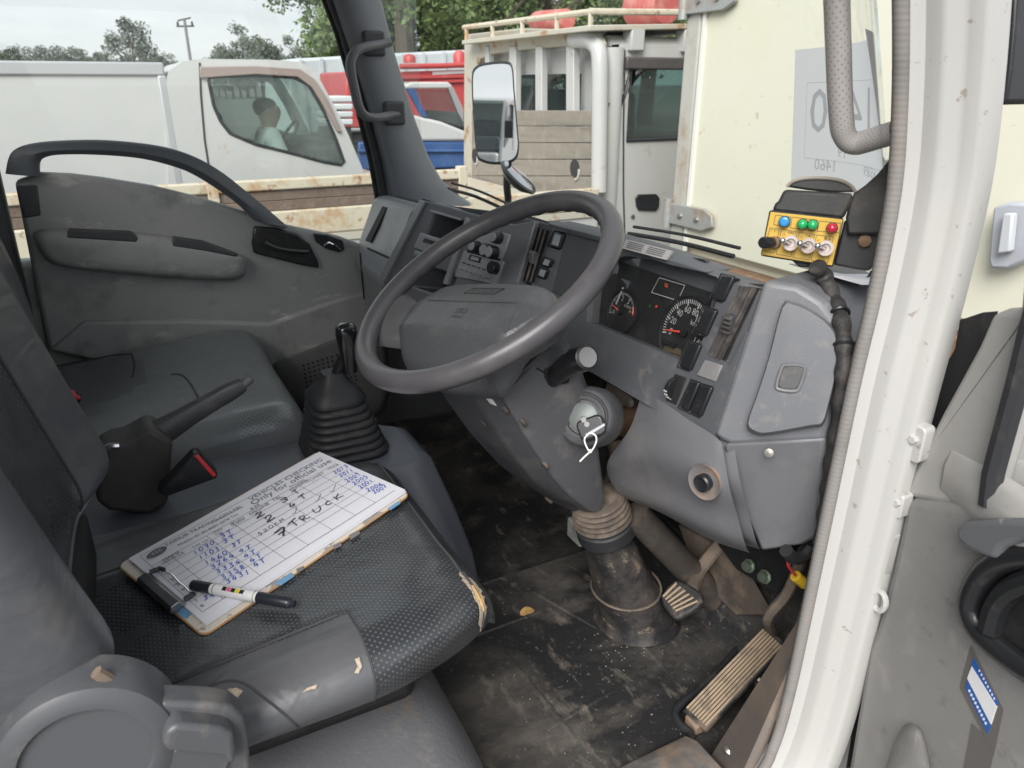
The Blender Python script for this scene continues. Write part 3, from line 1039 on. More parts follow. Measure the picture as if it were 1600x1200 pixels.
def split(geo, key, uv=None):
    """split one surface into parts by a face key"""
    vs, fs = geo
    out = {}
    for f in fs:
        c = sum((vs[i] for i in f), V((0, 0, 0))) / len(f)
        out.setdefault(key(c), []).append(f)
    res = {}
    for k, fl in out.items():
        idx, nv, nf, nuv = {}, [], [], []
        for f in fl:
            q = []
            for i in f:
                if i not in idx:
                    idx[i] = len(nv)
                    nv.append(vs[i])
                    if uv:
                        nuv.append(uv[i])
                q.append(idx[i])
            nf.append(tuple(q))
        res[k] = ((nv, nf), nuv if uv else None)
    return res


ds = thing('driver_seat', 'dark grey leather driver seat with torn cushion corner beside the open door', 'seat', (.41, -.40, .2))
XC = .41
ctrl = [(.240, .312, 0), (.256, .328, 0), (.260, .355, .2), (.242, .380, .8), (.205, .391, 1), (.165, .383, .7), (.125, .373, .1), (.06, .369, 0), (0, .369, 0),
        (-.06, .369, 0), (-.125, .369, .0), (-.18, .369, .0), (-.235, .368, .0), (-.272, .358, .0), (-.292, .335, .2), (-.288, .322, 0), (-.28, .312, 0)]
ys = [-.66, -.60, -.54, -.48, -.42, -.36, -.31, -.27, -.235, -.20, -.17, -.145, -.125, -.108, -.096, -.088, -.084, -.086, -.094]
drop = [0] * 9 + [.001, .003, .006, .012, .022, .036, .054, .078, .105, .135]
wid = [1] * 8 + [.995, .985, .97, .95, .93, .91, .89, .875, .865, .86, .86]
wn = [1] * 7 + [.99, .97, .935, .895, .855, .815, .775, .735, .70, .665, .635, .61]
rows, uvr = [], []
for y, d, w, w2 in zip(ys, drop, wid, wn):
    bf = 1 - .75 * smooth01((y + .34) / .2)
    r = []
    for x, z, bo_ in ctrl:
        zz = z - (z - .369) * (1 - bf) * (1 if bo_ > .5 else 0) + .118 * (y + .35) - d * (1 if z > .34 else .0)
        if z <= .34:
            zz = z
        zz = max(zz, .306)
        r.append(V((XC + x * ((w2 * (.97 if z < .34 else 1)) if x > 0 else w), y, zz)))
    rows.append(cr(r, 5))
cols = list(zip(*rows))
cols = [cr(c, 3) for c in cols]
rows = [list(r) for r in zip(*cols)]
CUSH = loft(rows, False, False)
nrow = len(rows[0])
uv, acc = [], None
for j, r in enumerate(rows):
    s = 0.0
    mid = len(r) // 2
    d = [0]
    for i in range(1, len(r)):
        d.append(d[-1] + (r[i] - r[i - 1]).length)
    if acc is None:
        acc = 0
    else:
        acc += (rows[j][mid] - rows[j - 1][mid]).length
    uv += [(d[i] - d[mid], acc) for i in range(len(r))]
ctree = bvh(CUSH)


def ckey(c):
    if c.y > -.105 and c.z < .375:
        return 'front'
    if c.x > XC + .148 and c.y < -.285:
        return 'near'
    if c.x < XC - .148 and c.y < -.24:
        return 'far'
    return 'mid'


pp = split(CUSH, ckey, uv)
vin_rib = wrinkle(ribbed(M('seat_ribbed_vinyl', (.092, .094, .102), .34, bump=(800, .15, .0005), dirt=[((.2, .185, .165), 9, .55, .85, .35)]), 'Y', 190, .12, .0005, 'Object'), 9, .4, .015)
cush = part('cushion', pp['mid'][0], mt['seat_perf'], ds, 180, uv=pp['mid'][1], label='dark perforated leather cushion centre')
part('side_bolster', pp['near'][0], vin_rib, cush, 180, uv=pp['near'][1], label='smooth grey vinyl bolster on the door side of the cushion')
part('side_bolster', pp['far'][0], mt['seat_vinyl_dark'], cush, 180, uv=pp['far'][1])
part('front_facing', pp['front'][0], mt['seat_vinyl'], cush, 180, uv=pp['front'][1])
part('cushion_base', bx(XC - .235, XC + .17, -.64, -.2, .22, .335), mt['black_matt'], ds, bevel=.02)


def surf_line(pts, tree, r, name, mat, parent, n=6, lift=.0005):
    P_ = [hit(p.x, p.y, tree, lift) for p in cr([V((u, v, 0)) for u, v in pts], n)]
    P_ = [p for p in P_ if p is not None]
    return part(name, tube(P_, r, 6), mat, parent)


def col_line(i0, k0, k1, r, mat):
    L = [rows[k][i0] for k in range(k0, k1)]
    return part('seam', tube(L, r, 6), mat, cush)


seam_m = M('seam_thread', (.05, .05, .055), .7)
seam_l = M('seam_thread_light', (.3, .28, .26), .8)
# seams along the panel borders
kx = [i for i, p in enumerate(rows[10]) if p.x < XC + .148][0]
kb = max(j for j, r in enumerate(rows) if r[0].y < -.285)
col_line(kx, 0, kb + 1, .0022, seam_m)
part('seam', tube([rows[kb + 1][i] for i in range(0, kx + 1)], .0016, 6), seam_m, cush)
kf = [j for j, r in enumerate(rows) if r[len(r) // 2].z < .385 and r[0].y > -.12][0]
part('seam', tube([rows[kf][i] + V((0, .001, .001)) for i in range(6, nrow - 6)], .0022, 6), seam_m, cush)
kx2 = [i for i, p in enumerate(rows[10]) if p.x < XC - .148][0]
col_line(kx2, 0, kb + 4, .0022, seam_m)
surf_line([(283, 1103), (305, 1085), (335, 1070), (362, 1064), (385, 1070), (412, 1090), (440, 1112), (466, 1136)], ctree, .0016, 'seam', seam_m, cush)
# torn leather
for ol_, m_ in (([(301, 1094), (318, 1083), (345, 1080), (372, 1076), (380, 1080), (372, 1090), (376, 1098), (350, 1090), (325, 1094), (305, 1099)], mt['thread']),
                ([(471, 1083), (480, 1075), (497, 1069), (494, 1076), (484, 1079)], mt['thread']),
                ([(554, 1030), (562, 1027), (566, 1042), (560, 1053), (553, 1052), (559, 1044)], mt['thread'])):
    q = None
    for sh_ in range(0, 48, 3):
        q = patch([(u - sh_, v) for u, v in ol_], ctree, .0006 if m_ is mt['thread'] else .0028)
        if q:
            break
    if q:
        part('torn_patch', q, m_, cush, 0, label='torn leather showing pale lining' if m_ is mt['thread'] else 'torn leather showing yellow foam')

# long tear along the front corner seam: lining frayed round the opening, foam showing inside
tr_ = random.Random(8)
i0_, i1_ = 5, 25
for nm, wd, lf_, m_, lb_ in (('torn_patch', .015, .0008, mt['thread'], 'torn leather edge showing pale frayed lining'), ('torn_patch', .0085, .0026, mt['foam'], 'torn corner of the cushion showing yellow foam')):
    va, vb = [], []
    ia, ib = (i0_, i1_) if m_ is mt['thread'] else (i0_ + 5, i1_ - 6)
    for i in range(ia, ib + 1):
        p = rows[kf][i]
        d1 = (rows[kf + 3][i] - rows[kf - 3][i]).normalized()
        t_ = (rows[kf][i + 1] - rows[kf][i - 1]).normalized()
        nn = t_.cross(d1).normalized()
        if nn.dot(CAM - p) < 0:
            nn = -nn
        e_ = math.sin(math.pi * (i - ia) / (ib - ia)) ** .5
        va.append(p - d1 * (wd * e_ * tr_.uniform(.45, 1.0)) + nn * lf_)
        vb.append(p + d1 * (wd * e_ * tr_.uniform(.45, 1.0)) + nn * lf_)
    mid_ = [a.lerp(b, .5) + (CAM - a).normalized() * .0016 for a, b in zip(va, vb)]
    part(nm, loft([va, mid_, vb], False, False), m_, cush, 0, label=lb_)

# backrest
cb = [(.262, -.13), (.28, -.04), (.276, .025), (.255, .058), (.215, .066), (.17, .044), (.135, .015), (.07, .004), (0, 0), (-.07, .004), (-.135, .015), (-.17, .044), (-.215, .066), (-.252, .056), (-.272, .02), (-.276, -.04), (-.26, -.13)]
hs = [0, .02, .06, .14, .25, .38, .52, .66, .80, .92, 1]
brow = []
for h in hs:
    cy, cz = -.590 - .155 * h, .455 + .68 * h
    nf = V((0, math.cos(.16), math.sin(.16)))
    e = 1 - .35 * (1 - smooth01(h / .1)) * 0 - .0
    bulg = 1 if h > .03 else (.4 + 20 * h)
    r = [V((XC + x * (1 - .14 * smooth01((h - .55) / .45)), cy, cz)) + nf * (d * (1 if d < 0 else bulg * (1 - .25 * h))) for x, d in cb]
    brow.append(cr(r, 5))
bc2 = [cr(c, 3) for c in zip(*brow)]
brow = [list(r) for r in zip(*bc2)]
BACK = loft(brow, False, False)
uvb, acc = [], 0
for j, r in enumerate(brow):
    d = [0]
    for i in range(1, len(r)):
        d.append(d[-1] + (r[i] - r[i - 1]).length)
    m_ = len(r) // 2
    if j:
        acc += (brow[j][m_] - brow[j - 1][m_]).length
    uvb += [(d[i] - d[m_], acc) for i in range(len(r))]
bq = split(BACK, lambda c: 'mid' if abs(c.x - XC) < .15 and c.y > -.75 else 'side', uvb)
bkr = part('backrest', bq['side'][0], mt['seat_vinyl'], ds, 180, uv=bq['side'][1])
part('centre_panel', bq['mid'][0], mt['seat_perf'], bkr, 180, uv=bq['mid'][1], label='perforated leather panel in the backrest')
for sg_ in (-.15, .15):
    ki = min(range(len(brow[20])), key=lambda i: abs(brow[20][i].x - XC - sg_) + (9 if brow[20][i].y < brow[20][len(brow[20]) // 2].y - .08 else 0))
    part('seam', tube([r[ki] for r in brow], .0022, 6), seam_m, bkr)
part('top_cap', ([p for p in brow[-1]], [tuple(range(len(brow[-1])))]), mt['seat_vinyl'], bkr)
rim_b = [p + V((0, 0, -.001)) for p in brow[0]]
part('hem', tube(rim_b, .004, 6), mt['seat_vinyl'], bkr)
part('back_shell', loft([[V((XC - .25, -.735 - .115 * h, .455 + .68 * h)), V((XC + .25, -.735 - .115 * h, .455 + .68 * h)), V((XC + .25, -.705 - .115 * h, .455 + .68 * h)), V((XC - .25, -.705 - .115 * h, .455 + .68 * h))] for h in (0, 1)]), mt['dash_dark'], ds)
part('seat_hinge', bx(XC - .24, XC + .25, -.70, -.58, .25, .43), mt['black_matt'], ds, bevel=.02)
part('hinge_bracket', prism([V((.665, y, z)) for y, z in ((-.66, .28), (-.47, .30), (-.475, .40), (-.52, .46), (-.60, .46), (-.66, .45))], (-.012, 0, 0)), mt['black_matt'], ds, bevel=.003)
surfb = [pX(u, v, .70) for u, v in ((150, 1050), (185, 1072), (215, 1100), (232, 1120))]
part('hinge_arm', tube(surfb, .006, 8), mt['col_tube'], ds)
# recliner cover and lever on the door side
kc = pX(140, 1166, .70)
part('recliner_cover', lathe([(.078, -.03), (.078, .004), (.074, .016), (.064, .022), (.056, .022), (.054, .017), (.0, .017)], kc, (1, -.05, .08), 40), mt['seat_plastic'], ds, 35)
lev_o = [(250, 1112), (252, 1098), (330, 1101), (362, 1105), (380, 1120), (388, 1150), (392, 1196), (388, 1240), (255, 1240), (246, 1148), (228, 1130), (238, 1118)]
part('lever_bracket', prism([pX(u, v, .715) for u, v in lev_o], (-.03, 0, 0)), mt['seat_plastic'], ds, bevel=.007, bseg=3)
lv = [(252, 1165), (258, 1146), (276, 1133), (345, 1139), (366, 1148), (370, 1180), (362, 1200), (350, 1182), (262, 1176)]
part('recline_lever', prism([pX(u, v, .735) for u, v in lv], (-.03, 0, 0)), mt['seat_plastic'], ds, bevel=.008, bseg=3)
part('lever_boss', lathe([(.034, -.02), (.034, .002), (.030, .006), (0, .006)], pX(308, 1186, .716), (1, 0, 0), 28), mt['seat_plastic'], ds)
# seat rail and its bolt at the front foot
part('seat_rail', loft([[V((x, y, z)) for x, z in ((.53, .25), (.575, .25), (.575, .285), (.53, .285))] for y in (-.66, -.2)]), mt['black_matt'], ds, bevel=.004)
part('seat_rail', loft([[V((x, y, z)) for x, z in ((.18, .25), (.24, .25), (.24, .285), (.18, .285))] for y in (-.66, -.13)]), mt['black_matt'], ds, bevel=.004)
# seat box (moulded riser) below the seat
sb_m = M('seat_box_plastic', (.14, .142, .152), .32, bump=(160, .5, .0016), dirt=[((.24, .17, .1), 7, .6, .8, .7), (DUST, 25, .6, .8, .3)])
rg = []
for y, zt, xr, xl in ((-.86, .222, .80, .17), (-.6, .222, .80, .17), (-.32, .222, .79, .17), (-.24, .22, .775, .175), (-.185, .208, .755, .18), (-.15, .175, .735, .19), (-.125, .11, .715, .2), (-.11, .0, .70, .2)):
    rg.append([V((xl, y, -.02)), V((xl, y, zt * .8)), V((xl + .03, y, zt)), V((lin(xl, xr, .5), y, zt + .004)), V((xr - .10, y, zt)), V((xr - .045, y, zt - .012)), V((xr - .015, y, zt * .78)), V((xr, y, zt * .4)), V((xr + .005, y, -.02))])
SBOX = loft(rg, False, False)
sbt = bvh(SBOX)
fb_ = hit(712, 1098, sbt, .004)
if fb_:
    part('rail_foot', box(fb_, (.03, .045, .012)), mt['black'], ds, bevel=.004)
    part('rail_bolt', lathe([(.010, 0), (.010, .006), (.0075, .007), (.0075, .014), (0, .015)], fb_ + V((.004, .006, .004)), (.2, .3, 1), 6), mt['steel'], ds)
sbx = part('seat_box', SBOX, sb_m, None, 60, sub=1, origin=(.45, -.4, 0))
tag(sbx, 'grainy grey plastic seat box under the driver seat', 'seat box')

# ------------------------------------------------------------------ passenger bench
ps = thing('passenger_seat', 'dark leather double passenger seat along the far door', 'seat', (-.43, -.45, .2))
ctl = [(-.12, .24), (-.112, .29), (-.118, .345), (-.145, .372), (-.19, .378), (-.30, .374), (-.40, .372), (-.48, .37), (-.56, .372), (-.64, .378), (-.70, .385), (-.735, .37), (-.745, .32), (-.745, .24)]
prow = []
for y, d, w in ((-.78, -.02, 1), (-.70, -.006, 1), (-.6, 0, 1), (-.5, 0, 1), (-.42, .0, 1), (-.34, 0, 1), (-.28, .002, 1), (-.235, .008, .995), (-.205, .02, .985), (-.185, .04, .975), (-.174, .07, .965), (-.17, .11, .96), (-.17, .14, .96)):
    prow.append(cr([V((-.43 + (x + .43) * w, y, max(.235, z + .10 * (y + .45) - (d if z > .3 else 0)))) for x, z in ctl], 4))
pc = [cr(c, 3) for c in zip(*prow)]
prow = [list(r) for r in zip(*pc)]
BEN = loft(prow, False, False)
uvp, acc = [], 0
for j, r in enumerate(prow):
    d = [0]
    for i in range(1, len(r)):
        d.append(d[-1] + (r[i] - r[i - 1]).length)
    m_ = len(r) // 2
    if j:
        acc += (prow[j][m_] - prow[j - 1][m_]).length
    uvp += [(d[i] - d[m_], acc) for i in range(len(r))]


def bkey(c):
    if c.z < .335 + .10 * (c.y + .45):
        return 'skirt'
    if ((c.x + .10) / .25) ** 4 + ((c.y + .62) / .30) ** 4 < 1:
        return 'panel_a'
    if ((c.x + .56) / .14) ** 4 + ((c.y + .68) / .2) ** 4 < 1:
        return 'panel_b'
    return 'main'


bp = split(BEN, bkey, uvp)
bmn = part('cushion', bp['main'][0], mt['seat_perf2'], ps, 180, uv=bp['main'][1])
part('skirt', bp['skirt'][0], mt['seat_vinyl_dark'], bmn, 180)
part('centre_insert', bp['panel_a'][0], mt['seat_vinyl_dark'], bmn, 180, label='smooth vinyl insert of the middle seat')
part('seat_insert', bp['panel_b'][0], M('bench_black_insert', (.115, .125, .132), .4, bump=(700, .2)), bmn, 180)
btree = bvh(BEN)
for L in ([(268, 585), (283, 586), (295, 596), (308, 618), (316, 640)], [(205, 553), (210, 570), (207, 590)], [(75, 575), (110, 566), (160, 558), (205, 553)]):
    surf_line(L, btree, .0022, 'seam', seam_m, bmn, 4)
part('cushion_base', bx(-.73, -.14, -.78, -.20, .18, .26), mt['black_matt'], ps, bevel=.02)
for x0, x1 in ((-.735, -.42), (-.41, -.13)):
    rg = []
    for h in (0, .05, .2, .5, .8, .95, 1):
        cy, cz = -.735 - .10 * h, .37 + .62 * h
        th = .05 + .05 * math.sin(math.pi * min(1, max(.02, h)) ** .8)
        rg.append([V((x, cy + dy, cz)) for x, dy in ((x0 + .03, -.06), (x0, -.02), (x0 + .01, th * .5), (x0 + .06, th), ((x0 + x1) / 2, th * .8), (x1 - .06, th), (x1 - .01, th * .5), (x1, -.02), (x1 - .03, -.06))])
    part('backrest', loft(rg), mt['seat_vinyl_dark'], ps, 60, sub=1)

# ------------------------------------------------------------------ middle console, gear lever, parking brake, buckles
con = thing('console', 'blue grey moulded console between the seats under the gear lever', 'console', (0, -.2, 0))
rg = []
for z, x0, x1, y0, y1 in ((-.01, -.20, .20, -.84, .10), (.1, -.19, .185, -.84, .085), (.2, -.17, .155, -.84, .06), (.30, -.14, .115, -.84, .03), (.318, -.12, .095, -.83, .012)):
    rg.append([V((x0, y0, z)), V((x1, y0, z)), V((x1, y1 - .05, z)), V((x1 - .05, y1, z)), V((x0 + .05, y1, z)), V((x0, y1 - .05, z))])
part('console_body', loft(rg), M('console_plastic', (.105, .115, .14), .42, bump=(500, .2, .0005), dirt=[((.17, .165, .16), 7, .5, .8, .35)]), con, 30, bevel=.012, bseg=3)
gl = thing('gear_lever', 'black gear lever in a stacked rubber bellows behind the steering wheel', 'gear lever', (-.01, -.095, .28))
GC = V((-.030, -.130, 0))
kn = V((-.016, -.107, .49))
nb = 8
for k in range(nb):
    z = .330 + k * .0148
    w = lin(.168, .108, (k / (nb - 1)) ** .9)
    sh = V((.0, -.004 * k * .3, 0))
    rings = []
    for dz, s in ((-.008, .90), (-.003, .985), (0, 1.0), (.004, .985), (.010, .90)):
        rings.append([GC + sh + V((x * s, y * s, z + dz)) for x, y in rrect(w, w, w * .28, 5)])
    part('bellows_fold', loft(rings), mt['rubber'], gl, 60)
rings = []
for z, w in ((.438, .112), (.447, .108), (.462, .078), (.482, .05), (.492, .042)):
    rings.append([GC + V((x, y - .008, z)) for x, y in rrect(w, w, w * .3, 5)])
part('bellows_cap', loft(rings), mt['rubber'], gl, 60)
part('lever_shaft', tube([GC + V((0, -.008, .47)), kn + V((0, 0, .05))], .012, 10), mt['black'], gl)
part('gear_knob', loft([[kn + V((x * s, y * s, z)) for x, y in rrect(.036, .044, .014, 4)] for z, s in ((0, .62), (.02, .7), (.05, .86), (.078, .96), (.092, .9), (.099, .7), (.102, .4))]), M('gear_knob_gloss', (.012, .013, .015), .12, coat=.5), gl, 60)

pb = thing('parking_brake', 'dark grey parking brake lever raised between the seats', 'parking brake', (.03, -.5, .28))
cv = [(152, 705), (176, 694), (195, 690), (212, 681), (233, 668), (252, 678), (271, 690), (268, 720), (267, 755), (262, 790), (235, 806), (170, 800), (150, 785), (148, 740)]
brk_m = M('brake_cover_plastic', (.06, .056, .056), .62, bump=(500, .3, .0008), dirt=[((.14, .125, .115), 14, .5, .8, .4)])
part('brake_cover', prism([pX(u, v, .062) for u, v in cv], (-.075, 0, 0)), brk_m, pb, bevel=.010, bseg=3)
gp = [pX(u, v, .025) for u, v in ((222, 694), (252, 675), (285, 655), (320, 634), (355, 614), (380, 600))]
grip = part('brake_grip', tube(cr(gp, 4), [.026, .026, .026, .026, .0255, .0245, .0235, .0225, .0215, .0205, .020, .0195, .019, .0185, .018, .018, .018, .0175, .0165, .0155, .0135], 14, flat=.72, upv=(1, 0, 0)), M('brake_grip_plastic', (.07, .07, .075), .36, bump=(700, .2), dirt=[((.2, .19, .18), 14, .55, .8, .35)]), pb, 60)
part('release_button', tube([pX(378, 603, .025), pX(392, 591, .025)], .0085, 12), mt['dash'], grip)
part('cover_clip', tube([pX(u, v, .066) for u, v in ((155, 706), (170, 697), (186, 696))], .006, 8), mt['chrome'], pb)


def buckle(name, label, quad, strip_q, x, th):
    b = thing(name, label, 'seat belt buckle', pX(quad[0][0], quad[0][1], x))
    part('buckle_body', prism([pX(u, v, x) for u, v in quad], (-th, 0, 0)), mt['black'], b, bevel=.006, bseg=3)
    part('release_strip', prism([pX(u, v, x + .002) for u, v in strip_q], (-th * .8, 0, 0)), mt['red'], b, bevel=.001)
    return b


buckle('seat_belt_buckle', 'black seat belt buckle with red strip beside the driver cushion', [(246, 770), (303, 710), (312, 709), (341, 742), (339, 748), (263, 776)], [(304, 713), (310, 711), (339, 743), (333, 746)], .135, .03)
buckle('seat_belt_buckle', 'seat belt buckle with red strip lying on the passenger bench', [(90, 622), (97, 612), (128, 620), (126, 632), (95, 630)], [(97, 613), (102, 611), (127, 622), (122, 625)], -.30, .03)
# ------------------------------------------------------------------ dashboard
def cut(obj, cutters):
    """cut openings out of a built part"""
    tmp = []
    for g in cutters:
        c = part('cutter', g, None, None, 0)
        tmp.append(c)
        md = obj.modifiers.new('b', 'BOOLEAN')
        md.operation = 'DIFFERENCE'
        md.solver = 'EXACT'
        off = ROOTLOC[obj]
        for v in c.data.vertices:
            v.co = v.co - off
        c.parent = obj.parent
        md.object = c
    bpy.context.view_layer.update()
    me = bpy.data.meshes.new_from_object(obj.evaluated_get(bpy.context.evaluated_depsgraph_get()))
    obj.modifiers.clear()
    obj.data = me
    for c in tmp:
        bpy.data.objects.remove(c)
    for p in me.polygons:
        p.use_smooth = True
    me.set_sharp_from_angle(angle=math.radians(35))


def add_bevel(o, w, seg=2):
    b = o.modifiers.new('bevel', 'BEVEL')
    b.width = w
    b.segments = seg
    b.limit_method = 'ANGLE'
    b.angle_limit = math.radians(35)
    b.use_clamp_overlap = True


da = thing('dashboard', 'grey dashboard with instrument cluster, vents and radio spanning the cab', 'dashboard', (0, .3, .4))
FP = V((.66, .269, .782))
FN = V((0, .968, -.252))          # into the dash


def pF(u, v, h=0.0):
    return pP(u, v, FP + FN * h, FN)


def fpt(x, z, h=0.0):
    """point on the driver face plane at lateral x, height z, sunk by h"""
    return V((x, .212 + (z - .563) * .2603, z)) + FN * h


# --- driver section
prof_d = [(.58, .60), (.42, .705), (.33, .762), (.288, .776), (.266, .770), (.212, .563), (.235, .545), (.50, .50)]
db = part('driver_section', loft([[V((x, y, z)) for y, z in prof_d] for x in (.105, .662)]), mt['dash_face'], da, 35)
clu = [(902, 500), (1060, 567), (1072, 556), (1086, 516), (1112, 443), (1103, 430), (1060, 415), (1010, 404), (965, 397), (935, 402), (908, 440)]
cl_open = [pF(u, v, -.02) for u, v in clu]
vent_open = [pF(u, v, -.02) for u, v in ((1150, 444), (1183, 449), (1124, 568), (1100, 556))]
cut(db, [prism(cl_open, FN * .056), prism(vent_open, FN * .029)])
add_bevel(db, .006, 3)
# hood brow over the cluster
brow_ = [fpt(x, .773 + .006 * math.sin(math.pi * (x - .12) / .45), -.002) for x in [.115 + .445 * k / 14 for k in range(15)]]
part('brow', loft([[p + V((0, .0, .005 * e_)), p + V((0, -.010 * e_, .001)), p + V((0, -.010 * e_, -.007 * e_)), p + V((0, .03, -.008)), p + V((0, .05, .0))] for p, e_ in [(q, min(1, .15 + 5 * k / 14, .15 + 5 * (1 - k / 14))) for k, q in enumerate(brow_)]]), mt['dash_top'], da, 60, bevel=.004)
# instrument cluster
CD = .026
cb_ = part('instrument_cluster', prism([pF(u, v, CD) for u, v in ((895, 520), (1062, 585), (1122, 440), (1100, 405), (930, 380), (885, 440))], FN * .01), M('cluster_face', (.02, .02, .021), .5, dirt=[((.07, .06, .055), 20, .55, .8, .4)]), da)
gm = M('gauge_white_print', (.46, .46, .45), .5)
gr = M('gauge_red', (.8, .09, .05), .45)
EX = V((1, 0, 0))
EY = V((0, .252, .968))


def gauge(uc, vc, R, a0, a1, n, majors, labels, needle_a, needle_l, red=None, name='gauge'):
    c = pF(uc, vc, CD - .001)
    d = part(name, lathe([(R * 1.16, .0), (R * 1.16, .004), (R * 1.1, .004), (R * 1.08, .001), (0, .001)], c, -FN, 40), mt['black_matt'], cb_, 30)
    ticks, tl = ([], []), ([], [])
    for k in range(n + 1):
        a = math.radians(lin(a0, a1, k / n))
        dr = EX * math.cos(a) + EY * math.sin(a)
        r0 = R * (.82 if k % majors == 0 else .88)
        ticks = join(ticks, line(c + dr * r0 - FN * .0015, c + dr * R - FN * .0015, -FN, R * (.05 if k % majors == 0 else .03)))
    for k, s in enumerate(labels):
        a = math.radians(lin(a0, a1, k / (len(labels) - 1)))
        dr = EX * math.cos(a) + EY * math.sin(a)
        w = R * .062 * len(s)
        q = c + dr * R * .66 - FN * .0018
        tl = join(tl, text(s, q - EX * w - EY * R * .05, q + EX * w - EY * R * .08, EY, 1.1))
    part('scale_marks', join(ticks, tl), gm, d, 0)
    if red:
        arc = [c + (EX * math.cos(math.radians(a)) + EY * math.sin(math.radians(a))) * R * .94 - FN * .002 for a in [lin(red[0], red[1], k / 8) for k in range(9)]]
        part('red_zone', tube(arc, R * .03, 4, flat=.3), gr, d)
    a = math.radians(needle_a)
    dr = EX * math.cos(a) + EY * math.sin(a)
    part('needle', tube([c - FN * .005, c + dr * R * needle_l - FN * .005], [R * .045, R * .02], 6), gr, d)
    part('needle_hub', lathe([(R * .13, .002), (R * .13, .007), (0, .008)], c, -FN, 16), mt['black'], d)
    return d


g1 = gauge(972, 488, .033, 195, 15, 32, 8, ['0', '1', '2', '3', '4'], 165, .8, red=(30, 5))
g2 = gauge(1072, 520, .050, 195, -15, 42, 6, ['0', '20', '40', '60', '80', '100', '120', '140'], 190, .8)
g3 = gauge(924, 505, .017, 120, 240, 4, 2, ['F', 'E'], 225, .9)
c1, c2 = pF(972, 488, CD - .004), pF(1072, 520, CD - .004)
part('unit_print', join(text('r/min', c1 + EX * .002 + EY * .010, c1 + EX * .021 + EY * .010, EY), text('km/h', c2 + EX * .004 + EY * .014, c2 + EX * .026 + EY * .014, EY)), gm, cb_, 0)
fr = [pF(u, v, CD - .002) for u, v in ((1030, 434), (1070, 446), (1059, 470), (1018, 457))]
part('display_frame', tube(fr, .0009, 4, closed=True), gm, cb_)
cc = pF(1041, 446, CD - .003)
part('warning_lamp', box(cc, (.007, .001, .006)), M('amber_lamp', (.5, .1, .03), .5), cb_)
part('warning_lamp', lathe([(.0022, 0), (.0022, .001), (0, .001)], pF(1026, 479, CD - .002), -FN, 10), gr, cb_)
part('warning_lamp', lathe([(.0018, 0), (.0018, .001), (0, .001)], pF(1016, 478, CD - .002), -FN, 10), M('green_lamp', (.03, .25, .06), .5), cb_)
tr = part('trip_knob', tube([pF(1036, 532, CD - .006), pF(1054, 541, CD - .006)], .0035, 8), mt['black'], cb_)
part('trip_window', prism([pF(u, v, CD - .002) for u, v in ((1040, 538), (1064, 546), (1064, 556), (1036, 546))], FN * .001), M('lcd', (.11, .085, .055), .3), cb_)
part('cluster_lens', prism([pF(u, v, .010) for u, v in ((899, 508), (1061, 575), (1076, 556), (1116, 441), (1100, 420), (935, 392), (903, 440))], FN * .002), glass_mat('cluster_lens', (.97, .97, .97)), cb_)
# right vent with slats
vm = M('vent_slat_dusty', (.055, .05, .048), .6, dirt=[((.16, .14, .12), 40, .45, .7, .6)])
vt = part('air_vent', prism([pF(u, v, .0085) for u, v in ((1140, 440), (1190, 444), (1128, 578), (1094, 562))], FN * .005), mt['black_matt'], da)
for k in range(4):
    t = (k + .6) / 4.2
    a = pF(lin(1153, 1180, t), lin(446, 450, t), -.001)
    b = pF(lin(1104, 1124, t), lin(553, 564, t), -.001)
    md = FN * .006
    s = EX * .0022
    part('vent_slat', ([a - s, a + s, b + s, b - s, a - s + md, a + s + md, b + s + md, b - s + md], [(0, 1, 2, 3), (4, 7, 6, 5), (0, 4, 5, 1), (1, 5, 6, 2), (2, 6, 7, 3), (3, 7, 4, 0)]), vm, vt)
vk = pF(1141, 506, -.002)
vkn = part('vent_slider', box(vk, (.013, .012, .026)), mt['dash_dark'], vt, bevel=.002)
for k in range(4):
    part('slider_ridge', box(vk + V((0, -.008, -.010 + k * .0065)), (.016, .004, .0025)), vm, vkn)


def rocker(quad, h=.006, split_at=None, mat=None):
    o = part('switch', prism([pF(u, v, -h) for u, v in quad], FN * (h + .01)), mat or mt['black'], da, bevel=.0025, bseg=2)
    part('switch_surround', tube([pF(u + (u - sum(q[0] for q in quad) / 4) * .10, v + (v - sum(q[1] for q in quad) / 4) * .06, -.001) for u, v in quad], .0014, 4, closed=True), mt['black_matt'], o)
    return o


for q in ([(1127, 429), (1146, 433), (1128, 471), (1110, 466)], [(1100, 480), (1119, 485), (1101, 525), (1083, 519)], [(1076, 533), (1094, 539), (1077, 579), (1060, 572)]):
    rocker(q)
for q in ([(1080, 594), (1092, 598), (1074, 642), (1061, 636)], [(1094, 600), (1112, 605), (1093, 651), (1076, 643)]):
    rocker(q)
part('blank_plate', prism([pF(u, v, -.002) for u, v in ((1101, 562), (1128, 571), (1117, 596), (1088, 586))], FN * .01), M('blank_plate', (.2, .2, .2), .5, dirt=[((.3, .27, .24), 30, .5, .7, .5)]), da, bevel=.001)
dwell = part('dimmer_well', prism([pF(u, v, -.001) for u, v in ((1054, 584), (1073, 590), (1056, 633), (1040, 626))], FN * .01), mt['black_matt'], da, bevel=.001)
dc = pF(1054, 606, .002)
wt_ = part('dimmer_wheel', lathe([(.016, -.004), (.017, -.002), (.017, .002), (.016, .004)], dc, (1, 0, 0), 24), mt['black'], dwell)
for k in range(7):
    a = math.radians(110 + k * 20)
    part('wheel_notch', box(dc + (-FN * math.sin(a) + EY * math.cos(a)) * .017, (.006, .002, .0022)), gm, wt_)

